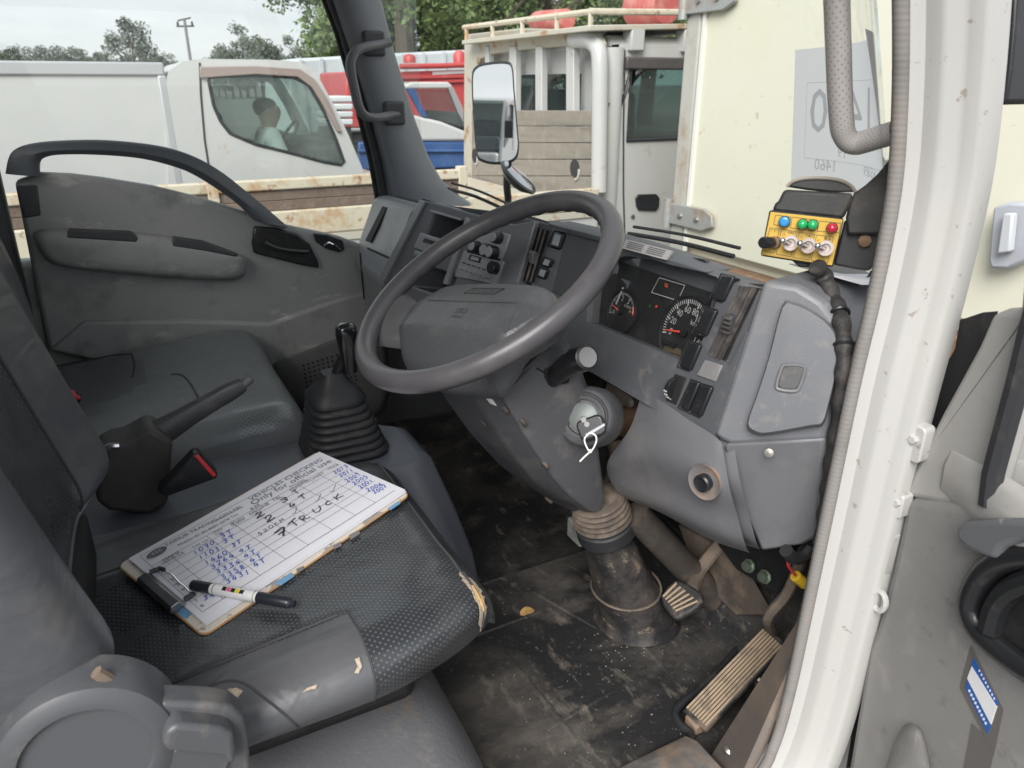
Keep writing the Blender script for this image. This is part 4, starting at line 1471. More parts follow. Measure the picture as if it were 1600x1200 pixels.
# --- dark blank area, vent and switches left of the cluster, behind the wheel
part('blank_panel', prism([pF(u, v, -.003) for u, v in ((886, 358), (946, 378), (925, 440), (890, 470), (862, 455))], FN * .006), mt['dash_dark'], da, bevel=.002)
v2 = part('air_vent', prism([pF(u, v, .0) for u, v in ((818, 340), (866, 352), (842, 446), (798, 436))], FN * .006), mt['dash_dark'], da, bevel=.003)
part('vent_cavity', prism([pF(u, v, -.001) for u, v in ((828, 352), (858, 360), (834, 442), (805, 436))], FN * .006), mt['black_matt'], v2)
for k in range(4):
    t = (k + .5) / 4
    a, b = pF(lin(830, 856, t), lin(352, 360, t), -.004), pF(lin(806, 832, t), lin(436, 442, t), -.004)
    part('vent_slat', tube([a, b], .0026, 4), vm, v2)
part('vent_slider', box(pF(833, 402, -.006), (.016, .012, .024)), mt['dash'], v2, bevel=.002)
for q in ([(866, 361), (881, 365), (873, 389), (857, 384)], [(850, 402), (863, 406), (857, 418), (844, 414)], [(843, 418), (856, 421), (850, 436), (838, 431)]):
    o = rocker(q, .006)
    c0 = (sum(p[0] for p in q) / 4, sum(p[1] for p in q) / 4)
    part('switch_face', prism([pF(c0[0] + (u - c0[0]) * .6, c0[1] + (v - c0[1]) * .7, -.0072) for u, v in q], FN * .002), mt['silver'], o)

# --- centre stack, turned towards the driver
SL, SR = V((-.335, .165, .757)), V((.10, .262, .782))
SLb = V((-.335, .105, .53))
SN = (SR - SL).cross(SLb - SL).normalized()
if SN.y < 0:
    SN = -SN


def pS(u, v, h=0.0):
    return pP(u, v, SL + SN * h, SN)


ov = [(640, 332), (658, 313), (668, 314), (800, 350), (836, 344), (800, 470), (760, 560), (588, 470)]
back = [V((p.x, .52, p.z - .10)) for p in [pS(u, v) for u, v in ov]]
fr_ = [pS(u, v) for u, v in ov]
cs = part('centre_stack', loft([fr_, back]), mt['dash'], da, 30)
pk = [[(671, 329), (724, 345), (716, 372), (690, 398), (652, 372), (656, 362)], [(690, 408), (728, 420), (716, 452), (648, 446), (660, 424)]]
pk1 = [(670, 328), (725, 345), (706, 397), (652, 376)]
pk2 = [(650, 412), (703, 428), (688, 466), (632, 446)]
cut(cs, [prism([pS(u, v, -.02) for u, v in pk1], SN * .11), prism([pS(u, v, -.02) for u, v in pk2], SN * .11)])
add_bevel(cs, .004, 2)
part('pocket_liner', prism([pS(u, v, .085) for u, v in ((660, 310), (735, 335), (690, 480), (620, 450))], SN * .004), mt['black_matt'], cs)
part('bezel_bar', prism([pS(u, v, -.006) for u, v in ((655, 312), (664, 314), (600, 440), (590, 436))], SN * .012), mt['silver'], cs, bevel=.002)
part('bezel_bar', prism([pS(u, v, -.006) for u, v in ((727, 339), (733, 341), (697, 445), (691, 443))], SN * .012), mt['silver'], cs, bevel=.002)
part('top_bar', prism([pS(u, v, -.003) for u, v in ((672, 327), (720, 341), (719, 345), (671, 331))], SN * .012), mt['silver'], cs, bevel=.0015)
ll = part('tray_unit', prism([pS(u, v, -.006) for u, v in ((656, 363), (700, 377), (690, 402), (645, 388))], SN * .014), mt['silver'], cs, bevel=.003)
part('unit_slot', prism([pS(u, v, -.0075) for u, v in ((663, 372), (690, 380), (687, 386), (660, 378))], SN * .004), mt['black'], ll)
part('unit_button', prism([pS(u, v, -.010) for u, v in ((648, 391), (660, 395), (657, 402), (645, 398))], SN * .01), mt['silver'], ll, bevel=.001)
# heater control with knobs
hv = part('heater_control', prism([pS(u, v, -.004) for u, v in ((776, 361), (797, 367), (789, 392), (780, 410), (730, 396), (742, 372))], SN * .014), mt['silver'], cs, bevel=.002)
for (u, v, r) in ((765, 392, .014), (774, 395, .014), (781, 372, .012), (747, 386, .012)):
    c = pS(u, v, -.004)
    kk = part('knob', lathe([(r, 0), (r, .016), (r * .9, .018), (0, .018)], c, -SN, 20), mt['black'], hv, 35)
    part('knob_face', lathe([(r * .8, .018), (r * .75, .0195), (0, .0195)], c, -SN, 20), mt['silver'], kk)
part('heater_slot', prism([pS(u, v, -.006) for u, v in ((730, 390), (781, 404), (780, 408), (729, 394))], SN * .004), mt['black_matt'], hv)
# radio
rd = part('radio', prism([pS(u, v, -.006) for u, v in ((725, 391), (787, 409), (773, 445), (709, 432))], SN * .016), mt['silver'], cs, bevel=.002)
part('radio_display', prism([pS(u, v, -.0075) for u, v in ((734, 397), (752, 402), (749, 411), (731, 406))], SN * .004), mt['black'], rd, bevel=.001)
part('radio_lcd', prism([pS(u, v, -.0095) for u, v in ((737, 400), (748, 403), (746, 408), (734, 405))], SN * .002), M('radio_lcd', (.3, .31, .3), .3), rd)
for k in range(7):
    u, v = 716 + k * 7.4, 416 + k * 2.45
    part('radio_button', prism([pS(u + a, v + b, -.011) for a, b in ((0, 0), (6, 1.9), (4.6, 6), (-1.3, 4.2))], SN * .01), mt['silver'], rd, bevel=.0008)
for k in range(6):
    u, v = 722 + k * 7.8, 409 + k * 2.5
    part('radio_key', prism([pS(u + a, v + b, -.0075) for a, b in ((0, 0), (5, 1.6), (4.4, 3.6), (-.6, 2))], SN * .004), mt['dash_dark'], rd)
part('radio_knob', lathe([(.013, 0), (.013, .014), (.011, .016), (0, .016)], pS(775, 419, -.006), -SN, 20), mt['black'], rd, 35)

# --- passenger side pad
st_ = [(-.79, [(.56, .58), (.34, .69), (.225, .722), (.20, .705), (.135, .56), (.125, .545), (.15, .40), (.56, .40)]),
       (-.335, [(.56, .60), (.34, .71), (.19, .750), (.172, .735), (.11, .56), (.10, .545), (.13, .40), (.56, .40)])]
psd = part('passenger_section', loft([[V((x, y, z)) for y, z in pr] for x, pr in st_]), M('passenger_pad', (.26, .27, .285), .35, bump=(600, .2, .0006), dirt=[((.26, .25, .24), 6, .5, .8, .35)]), da, 30, bevel=.012, bseg=3)  # pad colour lightened to stand in for sky reflected on it


def pas(u, v, x):
    return pX(u, v, x)


ptree = bvh(loft([[V((x, y, z)) for y, z in pr] for x, pr in st_]))
for q in ([(598, 322), (605, 324), (579, 379), (571, 376)], [(653, 326), (660, 327), (642, 384), (634, 381)]):
    P = [hit(u, v, ptree, .001) for u, v in q]
    if all(P):
        part('pad_slot', prism(P, (0, .012, -.006)), mt['black_matt'], psd)
for L in ([(575, 388), (622, 409)], [(563, 396), (570, 470)]):
    P = [hit(lin(L[0][0], L[1][0], k / 5), lin(L[0][1], L[1][1], k / 5), ptree, .0004) for k in range(6)]
    P = [p for p in P if p]
    if len(P) > 2:
        part('pad_gap', tube(P, .003, 6), mt['black_matt'], psd)
# top shelf of the dash under the windscreen
tops = []
for x in (-.78, -.6, -.36, 0, .12, .4, .60, .68, .74, .77):
    ty, tz = (.255, lin(.722, .748, (x + .78) / .42)) if x <= -.36 else (.285, .774)
    if x > .6:
        ty, tz = lin(.285, .345, (x - .6) / .17), lin(.774, .70, ((x - .6) / .17) ** 1.6)
    yb = min(ws(x, .62).y - .02, .60)
    tops.append([V((x, ty, tz - .004)), V((x, lin(ty, yb, .3), lin(tz, .60, .24))), V((x, lin(ty, yb, .7), lin(tz, .60, .68))), V((x, yb, .60)), V((x, yb, .54)), V((x, ty, tz - .06))])
part('top_shelf', loft(tops), mt['dash_top'], da, 40)
# notice sticker on the brow
nz = [pF(u, v, -.018) for u, v in ((978, 374), (1050, 392), (1040, 406), (972, 388))]
ns = part('notice_label', prism(nz, FN * .004), M('notice_label', (.5, .48, .47), .6), da, label='pale notice label on the dash edge')
nl = ([], [])
for k in range(4):
    for j in range(2):
        t0 = .08 + j * .46
        a = nz[0].lerp(nz[3], (k + .8) / 5)
        b = nz[1].lerp(nz[2], (k + .8) / 5)
        nl = join(nl, line(a.lerp(b, t0), a.lerp(b, t0 + .36), -FN, .0016))
part('label_print', nl, mt['ink_grey'], ns, 0)

# --- right end of the dash with the small lid
E0, E1 = V((.664, .269, .79)), V((.765, .335, .70))
EN = V((-.55, .80, -.22)).normalized()       # into the dash


def pE(u, v, h=0.0):
    return pP(u, v, E0 + EN * h, EN)


end = [(1192, 437), (1208, 440), (1246, 446), (1285, 470), (1312, 505), (1318, 560), (1300, 640), (1290, 690), (1142, 697), (1126, 690), (1112, 680)]
ENDP = [pE(u, v, .004) for u, v in end]
part('end_panel', loft([ENDP, [p + V((-.03, .16, 0)) for p in ENDP]]), mt['dash'], da, 30, bevel=.008, bseg=3)
lid = [(1222, 477), (1240, 472), (1268, 484), (1296, 505), (1309, 530), (1308, 580), (1296, 634), (1286, 664), (1268, 668), (1200, 680), (1178, 678), (1166, 664), (1180, 622), (1200, 560)]
lid = [(p.x, p.y) for p in cr([V((u, v, 0)) for u, v in lid], 3, True)]
lcx = (1245, 575)
LID = loft([[pE(lcx[0] + (u - lcx[0]) * s, lcx[1] + (v - lcx[1]) * s, h) for u, v in lid] for s, h in ((1, .0), (.985, -.014), (.955, -.02), (.6, -.021))])
ld = part('end_lid', LID, mt['dash'], da, 50)
rc = [(1222, 574), (1232, 570), (1252, 571), (1258, 578), (1250, 604), (1242, 611), (1220, 609), (1213, 602)]
part('finger_recess', prism([pE(u, v, -.0225) for u, v in rc], EN * .01), M('recess_plastic', (.085, .085, .09), .55, dirt=[((.3, .2, .14), 40, .5, .7, .5)]), ld, bevel=.003, bseg=3)
part('recess_rim', tube(cr([pE(u, v, -.022) for u, v in rc], 3, True), .0025, 6, closed=True), mt['panel_low'], ld)
# --- lower panels: knee panel and right lower side
kp = [[(1003, 612, .222), (1036, 628, .214), (1075, 655, .212), (1112, 678, .212), (1128, 692, .214)],
      [(985, 668, .216), (1030, 672, .206), (1075, 690, .203), (1110, 712, .204), (1133, 722, .209)],
      [(952, 716, .216), (1010, 710, .202), (1065, 730, .196), (1105, 752, .198), (1140, 762, .208)],
      [(950, 742, .232), (1005, 748, .220), (1060, 768, .214), (1110, 790, .216), (1152, 806, .224)],
      [(968, 772, .25), (1015, 786, .23), (1065, 808, .222), (1115, 832, .228), (1165, 852, .24)],
      [(990, 784, .29), (1030, 800, .28), (1075, 824, .272), (1122, 848, .276), (1172, 864, .285)]]
KR = [cr([pY(u, v, y) for u, v, y in r], 5) for r in kp]
KR = [list(r) for r in zip(*[cr(c, 4) for c in zip(*KR)])]
KNEE = loft(KR, False, False)
kv, kf_ = KNEE
n_ = len(kv)
KNEE2 = (kv + [p + V((0, .02, 0)) for p in kv], kf_ + [tuple(i + n_ for i in reversed(f)) for f in kf_])
knee = part('knee_panel', KNEE2, mt['panel_low'], da, 60, label='light grey lower panel under the instruments')
ktree = bvh(KNEE)
# recessed socket in the knee panel
lo_c = hit(1103, 752, ktree, .001)
ln_ = V((.25, -.95, .05)).normalized()
sk = part('socket_dish', lathe([(.026, -.004), (.0255, .0008), (.022, -.001), (.015, -.003), (.0, -.003)], lo_c + ln_ * .003, ln_, 28), M('socket_dish', (.15, .14, .14), .6, dirt=[((.3, .19, .12), 22, .45, .7, .7)]), knee, 60)
part('lighter_socket', lathe([(.0125, -.006), (.0125, .008), (.010, .010), (.008, .009), (0, .009)], lo_c + ln_ * .002, ln_, 20), mt['black'], sk, 35)
# lower side panel
ls = [pE(u, v, .002) for u, v in ((1124, 692), (1142, 700), (1290, 684), (1284, 760), (1276, 842), (1262, 848), (1186, 862))]
ls2 = [pE(1128, 694, .002), pE(1290, 684, .002), pX(1278, 838, .752), pX(1252, 852, .735), pX(1188, 862, .70), pX(1160, 800, .690), pX(1140, 745, .676)]
part('lower_side_panel', loft([ls2, [p + V((-.03, .14, 0)) for p in ls2]]), mt['panel_low'], da, 30, bevel=.006, bseg=2)
part('panel_screw', lathe([(.006, 0), (.006, .003), (0, .004)], pE(1202, 707, -.002), -EN, 10), mt['steel'], da)
part('underside', bx(.12, .70, .30, .58, .50, .53), mt['black_matt'], da)
# things seen in the gap round the column
part('bracket', prism([pY(u, v, .27) for u, v in ((955, 585), (1000, 606), (1000, 625), (960, 640), (940, 620))], (0, .01, 0)), M('dusty_bracket', (.2, .165, .135), .8, dirt=[((.3, .24, .18), 20, .45, .7, .6)]), da)
part('bracket_bolt', lathe([(.009, 0), (.009, .012), (0, .014)], pY(990, 628, .262), (.3, -1, .2), 8), mt['steel'], da)
part('duct', tube([pY(970, 660, .30), pY(1000, 640, .31), pY(1040, 640, .33)], .03, 10), mt['rust'], da)
part('duct', tube([pY(960, 690, .285), pY(968, 720, .285), pY(985, 745, .29)], .016, 10), mt['col_tube'], da)
# ------------------------------------------------------------------ steering wheel
WC = V((.384, 0, .748))
WB = math.radians(31)
Wn = V((0, -math.sin(WB), math.cos(WB)))
C1 = V((1, 0, 0))                 # column frame
C2 = Wn.cross(C1)
WR = math.radians(20)             # the wheel stands turned a little
W1 = C1 * math.cos(WR) + C2 * math.sin(WR)
W2 = Wn.cross(W1)


def wl(a, b, h=0.0):
    return WC + W1 * a + W2 * b + Wn * h


sw = thing('steering_wheel', 'grey steering wheel with wide airbag pad in front of the driver seat', 'steering wheel', WC)
ring = []
for k in range(96):
    t = 2 * math.pi * k / 96
    ring.append(wl(.2035 * math.cos(t), .2035 * math.sin(t)))
vs, fs = [], []
for k in range(96):
    t = 2 * math.pi * k / 96
    er = W1 * math.cos(t) + W2 * math.sin(t)
    for j in range(18):
        p = 2 * math.pi * j / 18
        # grip dimples on the hidden underside inner edge
        gb = .0012 * math.sin(t * 58) if (math.cos(p) < -.2 and math.sin(p) < .4 and not (math.radians(195) < t < math.radians(345))) else 0
        rr_ = .0160 + gb
        vs.append(ring[k] + er * (rr_ * math.cos(p)) + Wn * (rr_ * 1.02 * math.sin(p)))
        fs.append((k * 18 + j, ((k + 1) % 96) * 18 + j, ((k + 1) % 96) * 18 + (j + 1) % 18, k * 18 + (j + 1) % 18))
part('rim', (vs, fs), mt['wheel'], sw, 180)
# airbag pad
po_ = [(-.095, .020), (-.05, .024), (0, .026), (.05, .024), (.095, .020), (.128, .008), (.146, -.012), (.153, -.035), (.150, -.055), (.135, -.088), (.115, -.120), (.102, -.134), (.085, -.140), (.04, -.143), (0, -.144)]
po_ += [(-a, b) for a, b in po_[-2:4:-1]]
po_ = [(p.x, p.y) for p in cr([V((a, b, 0)) for a, b in po_], 4, True)]
pcx, pcy = 0.0, -.058


def padh(a, b):
    # flat middle, a shallow upper facet and a steep facet facing the driver
    h = -.003
    if b > -.034:
        h -= .22 * (b + .034)
    if b < -.092:
        h -= .85 * (-.092 - b)
    h -= .25 * max(0, abs(a) - .105)
    return h


rings = []
for s, h in ((.955, -.046), (.985, -.038), (1.0, -.028), (.992, -.018), (.97, -.008), (.94, -.003), (.9, 0), (.84, 0), (.78, 0), (.72, 0), (.66, 0), (.6, 0), (.52, 0), (.44, 0), (.36, 0), (.26, 0), (.14, 0), (.02, 0)):
    rings.append([wl(pcx + (a - pcx) * s, pcy + (b - pcy) * s, h + (padh((a - pcx) * s, pcy + (b - pcy) * s) if h > -.02 else min(0, padh(a, b)))) for a, b in po_])
PAD = loft(rings)
pad = part('airbag_pad', PAD, mt['pad'], sw, 24)
padt = bvh(PAD)
emb = M('pad_emboss', (.045, .045, .048), .5)


def on_pad(a, b):
    d = -Wn
    loc, nor, i, dist = padt.ray_cast(wl(a, b, .1), d)
    return (loc if loc is not None else wl(a, b, 0)) + Wn * .0006


def pad_text(s, a0, a1, b, k=1.0):
    v, f = text(s, wl(a0, b), wl(a1, b), W2, k, 0)
    return [on_pad((p - WC).dot(W1), (p - WC).dot(W2)) for p in v], f


part('emblem', pad_text('ISUZU', -.026, .026, -.010, .9), emb, pad, 0)
part('emblem_frame', tube([on_pad(a, b) for a, b in ((-.036, -.014), (.032, -.014), (.037, .002), (-.031, .002))], .0007, 4, closed=True), emb, pad)
part('airbag_mark', join(pad_text('SRS', -.013, .013, -.062, .9), pad_text('AIRBAG', -.013, .013, -.071, .8)), emb, pad, 0)
part('pad_crease', tube([on_pad(a, b) for a, b in [(lin(-.10, .10, k / 10), -.036) for k in range(11)]], .0009, 4), mt['pad'], pad)
part('pad_crease', tube([on_pad(a, b) for a, b in [(lin(.10, .118, k / 6), lin(-.036, -.09, k / 6)) for k in range(7)]], .0009, 4), mt['pad'], pad)
# spokes
for sg in (-1, 1):
    rg = []
    for t in (0, .25, .5, .75, 1):
        a = lin(.10, .188, t) * sg
        b0, b1 = lin(-.03, -.012, t ** 2), lin(-.112, -.128, t)
        if t == 1:
            a = .186 * sg
        h0 = lin(-.026, -.008, t ** 1.5)
        th = lin(.016, .011, t)
        xs = []
        for k in range(13):
            q = k / 12
            b = lin(b0, b1, q)
            aa = a if t < .7 else sg * min(abs(a), math.sqrt(max(.0, .2025 ** 2 - b * b)))
            xs.append((aa, b, h0 + th * math.sin(math.pi * q) ** .6 - .004))
        bot = [(a_, b_, h0 - th * .6) for a_, b_, _ in xs[::-1]]
        rg.append([wl(*p) for p in xs + bot])
    part('spoke', loft(rg), mt['spoke'], sw, 60)
part('hub', lathe([(.05, -.10), (.055, -.07), (.05, -.04)], WC, Wn, 28), mt['dash_dark'], sw)
# rim to lower spoke shells
rg = []
for t in (0, .5, 1):
    rg.append([wl(a, b, lin(-.055, -.012, t)) for a, b in ((-.055, lin(-.12, -.19, t)), (.055, lin(-.12, -.19, t)))] + [wl(a, b, lin(-.07, -.022, t)) for a, b in ((.05, lin(-.12, -.19, t)), (-.05, lin(-.12, -.19, t)))])

# ------------------------------------------------------------------ steering column
sc_ = thing('steering_column', 'grey steering column shroud with stalk, ignition barrel and dusty bellows', 'steering column', (.384, .2, .3))


def cl(s, a, b):
    return WC - Wn * s + C1 * a + C2 * b


secs = [(.045, -.075, .072, -.095, .035), (.09, -.095, .082, -.115, .048), (.16, -.10, .082, -.122, .05), (.24, -.10, .078, -.122, .04), (.32, -.095, .07, -.115, .02), (.39, -.085, .058, -.098, .0), (.445, -.06, .045, -.078, -.012), (.475, -.03, .035, -.06, -.02)]
up_, lo_ = [], []
for s, a0, a1, b0, b1 in secs:
    bm_ = lin(b1, b0, .80)
    up_.append([cl(s, a, b) for a, b in ((a1 - .004, bm_), (a1, lin(b1, b0, .55)), (a1 - .006, b1 - .012), (a1 - .03, b1 + .004), (a0 + .03, b1 + .004), (a0 + .006, b1 - .012), (a0, lin(b1, b0, .55)), (a0 + .004, bm_))])
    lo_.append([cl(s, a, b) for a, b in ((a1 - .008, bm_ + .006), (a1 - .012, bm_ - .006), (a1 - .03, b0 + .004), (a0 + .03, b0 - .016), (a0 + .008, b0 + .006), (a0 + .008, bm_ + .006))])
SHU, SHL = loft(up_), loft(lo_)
SHR = join(SHU, SHL)
shr = part('shroud', SHU, mt['column'], sc_, 25, bevel=.005, bseg=3)
part('shaded_underside', SHL, mt['dash_dark'], sc_, 25, bevel=.004, bseg=2)  # underside split off in darker plastic, its shade put into the colour
shtree = bvh(SHR)
part('shroud_seam', tube([p for p in [hit(u, v, shtree, .0004) for u, v in ((838, 575), (850, 582), (862, 592))] if p] or [cl(.1, .08, 0), cl(.12, .08, 0)], .0012, 5), mt['black_matt'], shr)
# warning label on the underside
lb = [hit(u, v, shtree, .0008) for u, v in ((741, 600), (752, 599), (776, 634), (766, 630))]
if all(lb):
    wl_ = part('warning_label', prism(lb, V((.0, .0, .0015))), M('label_white', (.55, .54, .52), .6), shr)
    ly = [lb[0].lerp(lb[3], .0), lb[1].lerp(lb[2], .0), lb[1].lerp(lb[2], .42), lb[0].lerp(lb[3], .42)]
    nrm = (lb[1] - lb[0]).cross(lb[3] - lb[0]).normalized()
    if nrm.dot(CAM - lb[0]) < 0:
        nrm = -nrm
    part('label_yellow', prism([p + nrm * .0008 for p in ly], nrm * .0006), M('label_yellow', (.75, .42, .03), .5), wl_)
for (u, v) in ((815, 661), (787, 642), (755, 662), (850, 728)):
    c = hit(u, v, shtree, .0)
    if c:
        part('screw_recess', lathe([(.008, -.004), (.008, .001), (.005, .0012), (0, -.001)], c, (.1, -.86, -.5), 12), mt['bellows'], shr)
# ignition boss and barrel
ig = V((.452, .118, .532))
ia = V((.62, -.68, .40)).normalized()
bt = pP(914, 652, ig, ia)
boss = part('ignition_boss', lathe([(.050, -.07), (.050, -.03), (.046, .002), (.043, .010), (.040, .012), (.036, .008), (.0, .006)], bt, ia, 36), mt['column'], sc_, 40)
part('ignition_ring', lathe([(.036, .006), (.034, .012), (.028, .012), (.026, .004), (0, .004)], bt, ia, 32), mt['dash_dark'], boss, 40)
part('ignition_barrel', lathe([(.0235, .0), (.0235, .012), (.021, .014), (0, .014)], bt, ia, 28), M('barrel_metal', (.22, .24, .235), .5, metal=.3), boss, 40)
# stalk
s0 = V((.44, .075, .62))
s0 = pX(862, 592, .455)
s1 = pX(888, 570, .49)
s2 = pX(910, 560, .525)
tip = pX(922, 562, .545)
part('stalk_slot', box(pX(866, 585, .458), (.012, .05, .035), None), mt['black_matt'], sc_, bevel=.004)
stk_ = part('stalk', tube([s0, s1, s2], [.014, .0175, .019], 16), mt['black'], sc_, 60)
ta = (tip - s1).normalized()
part('stalk_end', lathe([(.019, -.018), (.0195, .004), (.018, .010), (.014, .012), (0, .012)], s2 + ta * .002, ta, 24), mt['black'], stk_, 40)
part('stalk_cap', lathe([(.0145, .012), (.0142, .0135), (0, .0135)], s2 + ta * .002, ta, 24), M('stalk_cap', (.2, .2, .205), .5), stk_)
# bellows between shroud and lower boot
b0 = V((.384, .222, .325))
bd = V((0, .30, -.95)).normalized()
for k in range(5):
    part('bellows_ring', lathe([(.043, -.006), (.050 + .0015 * k, .0), (.043, .006)], b0 + bd * (.004 + k * .011), bd, 30), mt['bellows'], sc_, 60)
boot_m = M('dusty_black_boot', (.02, .02, .022), .38, bump=(60, .4, .003), dirt=[((.12, .1, .085), 7, .52, .78, .6), ((.28, .22, .16), 26, .62, .76, .5)])
part('boot_collar', lathe([(.05, 0), (.055, .004), (.056, .028), (.052, .032)], b0 + bd * .056, bd, 32), mt['rubber'], sc_, 40)
bp0 = b0 + bd * .085
bp1 = V((.388, .330, .02))
rg = []
for t, r in ((0, .050), (.15, .054), (.35, .062), (.6, .070), (.8, .077), (.93, .082), (1, .094)):
    c = bp0.lerp(bp1, t)
    rg.append([c + V((r * math.cos(a) * 1.0, r * .9 * math.sin(a), .006 * math.cos(a * 2) * t)) for a in [k * math.pi / 16 for k in range(32)]])
BOOT = loft(rg)
part('column_boot', BOOT, boot_m, sc_, 50)
part('boot_band', tube([bp0.lerp(bp1, .62) + V((.0725 * math.cos(a), .0655 * math.sin(a), .006 * math.sin(a))) for a in [k * math.pi / 16 for k in range(32)]], .0025, 6, closed=True), mt['col_tube'], sc_)
part('column_tube', tube([V((.415, .285, .29)), V((.445, .44, .10)), V((.45, .49, .03))], .028, 16), mt['col_dark'], sc_)
part('tilt_lever', tube(cr([pX(u, v, .30) for u, v in ((868, 735), (868, 755), (862, 775), (856, 783))], 3), .009, 8), mt['col_tube'], sc_)

# ------------------------------------------------------------------ key with zip tie
ky = thing('ignition_key', 'black ignition key with two grey buttons in the column lock', 'key', bt + ia * .014)
kc_ = pP(923, 668, bt + ia * .034, ia)
kx_ = ((pP(945, 660, bt + ia * .034, ia)) - kc_).normalized()
ky_ = ia.cross(kx_)
if ky_.z < 0:
    ky_ = -ky_
ko = [kc_ + kx_ * a + ky_ * b for a, b in rrect(.042, .032, .009, 5)]
kb_ = part('key_head', prism(ko, -ia * .011), M('key_gloss', (.02, .021, .024), .25, coat=.3), ky, bevel=.003, bseg=3)
part('key_blade', tube([kc_ - ia * .008 - kx_ * .006, bt + ia * .012], .004, 6), mt['chrome'], ky)
for du, dv in ((912, 656), (917, 663)):
    part('key_button', lathe([(.0042, 0), (.0042, .0008), (0, .001)], pP(du, dv, kc_ + ia * .0005, ia), ia, 14), M('key_button', (.3, .3, .3), .5), kb_)
part('key_trim', prism([pP(u, v, kc_ + ia * .001, ia) for u, v in ((914, 678), (944, 661), (946, 665), (917, 683))], -ia * .002), mt['silver'], kb_, bevel=.0006)
zt_ = [(922, 676), (914, 684), (914, 692), (918, 701), (922, 706), (928, 699), (932, 688), (930, 680), (922, 676)]
zp = [pP(u, v, kc_ + ia * .003, ia) for u, v in zt_]
zm = M('white_nylon', (.78, .78, .76), .4)
zt = thing('zip_tie', 'white zip tie looped through the ignition key', 'zip tie', zp[4])
part('tie_loop', tube(cr(zp, 4), .0013, 6), zm, zt)
part('tie_tail', tube([pP(u, v, kc_ + ia * .003, ia) for u, v in ((922, 706), (914, 713), (906, 721))], .0014, 6), zm, zt)
part('tie_head', box(pP(922, 705, kc_ + ia * .004, ia), (.005, .005, .005)), zm, zt, bevel=.001)

# ------------------------------------------------------------------ pedals
ped_m = M('pedal_rubber', (.025, .025, .026), .6, bump=(150, .4, .002), dirt=[((.2, .155, .115), 14, .5, .72, .75)])
rib_m = M('dusty_pedal_rib', (.33, .25, .17), .9, dirt=[((.12, .1, .08), 30, .5, .68, .6)])
bpd = thing('brake_pedal', 'small ribbed brake pedal caked with dust beside the column boot', 'pedal', (.49, .36, 0))
bn = V((.12, -.55, .83)).normalized()
bcn = V((.492, .352, .138))
bo_ = [pP(u, v, bcn, bn) for u, v in ((1032, 932), (1044, 915), (1056, 905), (1075, 912), (1096, 926), (1098, 938), (1085, 952), (1058, 966), (1052, 966), (1036, 946))]
part('pedal_pad', prism(bo_, -bn * .016), ped_m, bpd, bevel=.004)
for k in range(6):
    a = pP(lin(1034, 1052, k / 5), lin(934, 956, k / 5), bcn + bn * .002, bn)
    b = pP(lin(1058, 1092, k / 5), lin(910, 938, k / 5), bcn + bn * .002, bn)
    a2, b2 = a.lerp(b, .08), a.lerp(b, .95)
    part('pedal_rib', tube([a2, b2], .0024, 6, flat=.7), rib_m, bpd)
part('pedal_arm', tube(cr([pP(1078, 916, bcn, bn) - bn * .012, pY(1092, 892, .42), pY(1115, 862, .45), pY(1135, 838, .47)], 4), .013, 8, flat=.6), mt['col_tube'], bpd)
ac = thing('accelerator_pedal', 'long ribbed accelerator pedal coated in dust by the sill', 'pedal', (.645, .33, 0))
aq = [pZ(1065, 1110, .03), pZ(1100, 1142, .03), pZ(1230, 1005, .135), pZ(1197, 975, .135)]
an = (aq[1] - aq[0]).cross(aq[3] - aq[0]).normalized()
if an.z < 0:
    an = -an
aouts = [aq[0], aq[1], aq[1].lerp(aq[2], .96), aq[2].lerp(aq[3], .25), aq[3].lerp(aq[2], .1), aq[3].lerp(aq[0], .04)]
part('pedal_pad', prism(aouts, -an * .014), ped_m, ac, bevel=.004)
for k in range(8):
    t = (k + .75) / 8.5
    a, b = aq[0].lerp(aq[1], t), aq[3].lerp(aq[2], t)
    part('pedal_rib', tube([a.lerp(b, .04) + an * .001, a.lerp(b, .5) + an * .0016, a.lerp(b, .95) + an * .001], .0022, 6), rib_m, ac)
part('pedal_arm', tube(cr([aq[3].lerp(aq[2], .3) - an * .012, pX(1200, 965, .665), pX(1228, 930, .675), pX(1246, 890, .69), pX(1256, 860, .70)], 4), .009, 8), mt['col_tube'], ac)
part('pedal_hinge', box(aq[0].lerp(aq[1], .5) - an * .012, (.03, .02, .02)), mt['rust'], ac, bevel=.003)
cp = thing('clutch_pedal', 'clutch pedal half hidden behind the dusty column boot', 'pedal', (.28, .38, 0))
part('pedal_pad', box(pX(902, 830, .30), (.05, .02, .045)), M('clutch_pad', (.2, .21, .2), .5, dirt=[((.08, .07, .06), 30, .5, .7, .6)]), cp, bevel=.005)
part('pedal_arm', tube([pX(905, 826, .30) + V((0, .015, 0)), pX(905, 826, .30) + V((.02, .08, .16))], .01, 8), mt['col_tube'], cp)
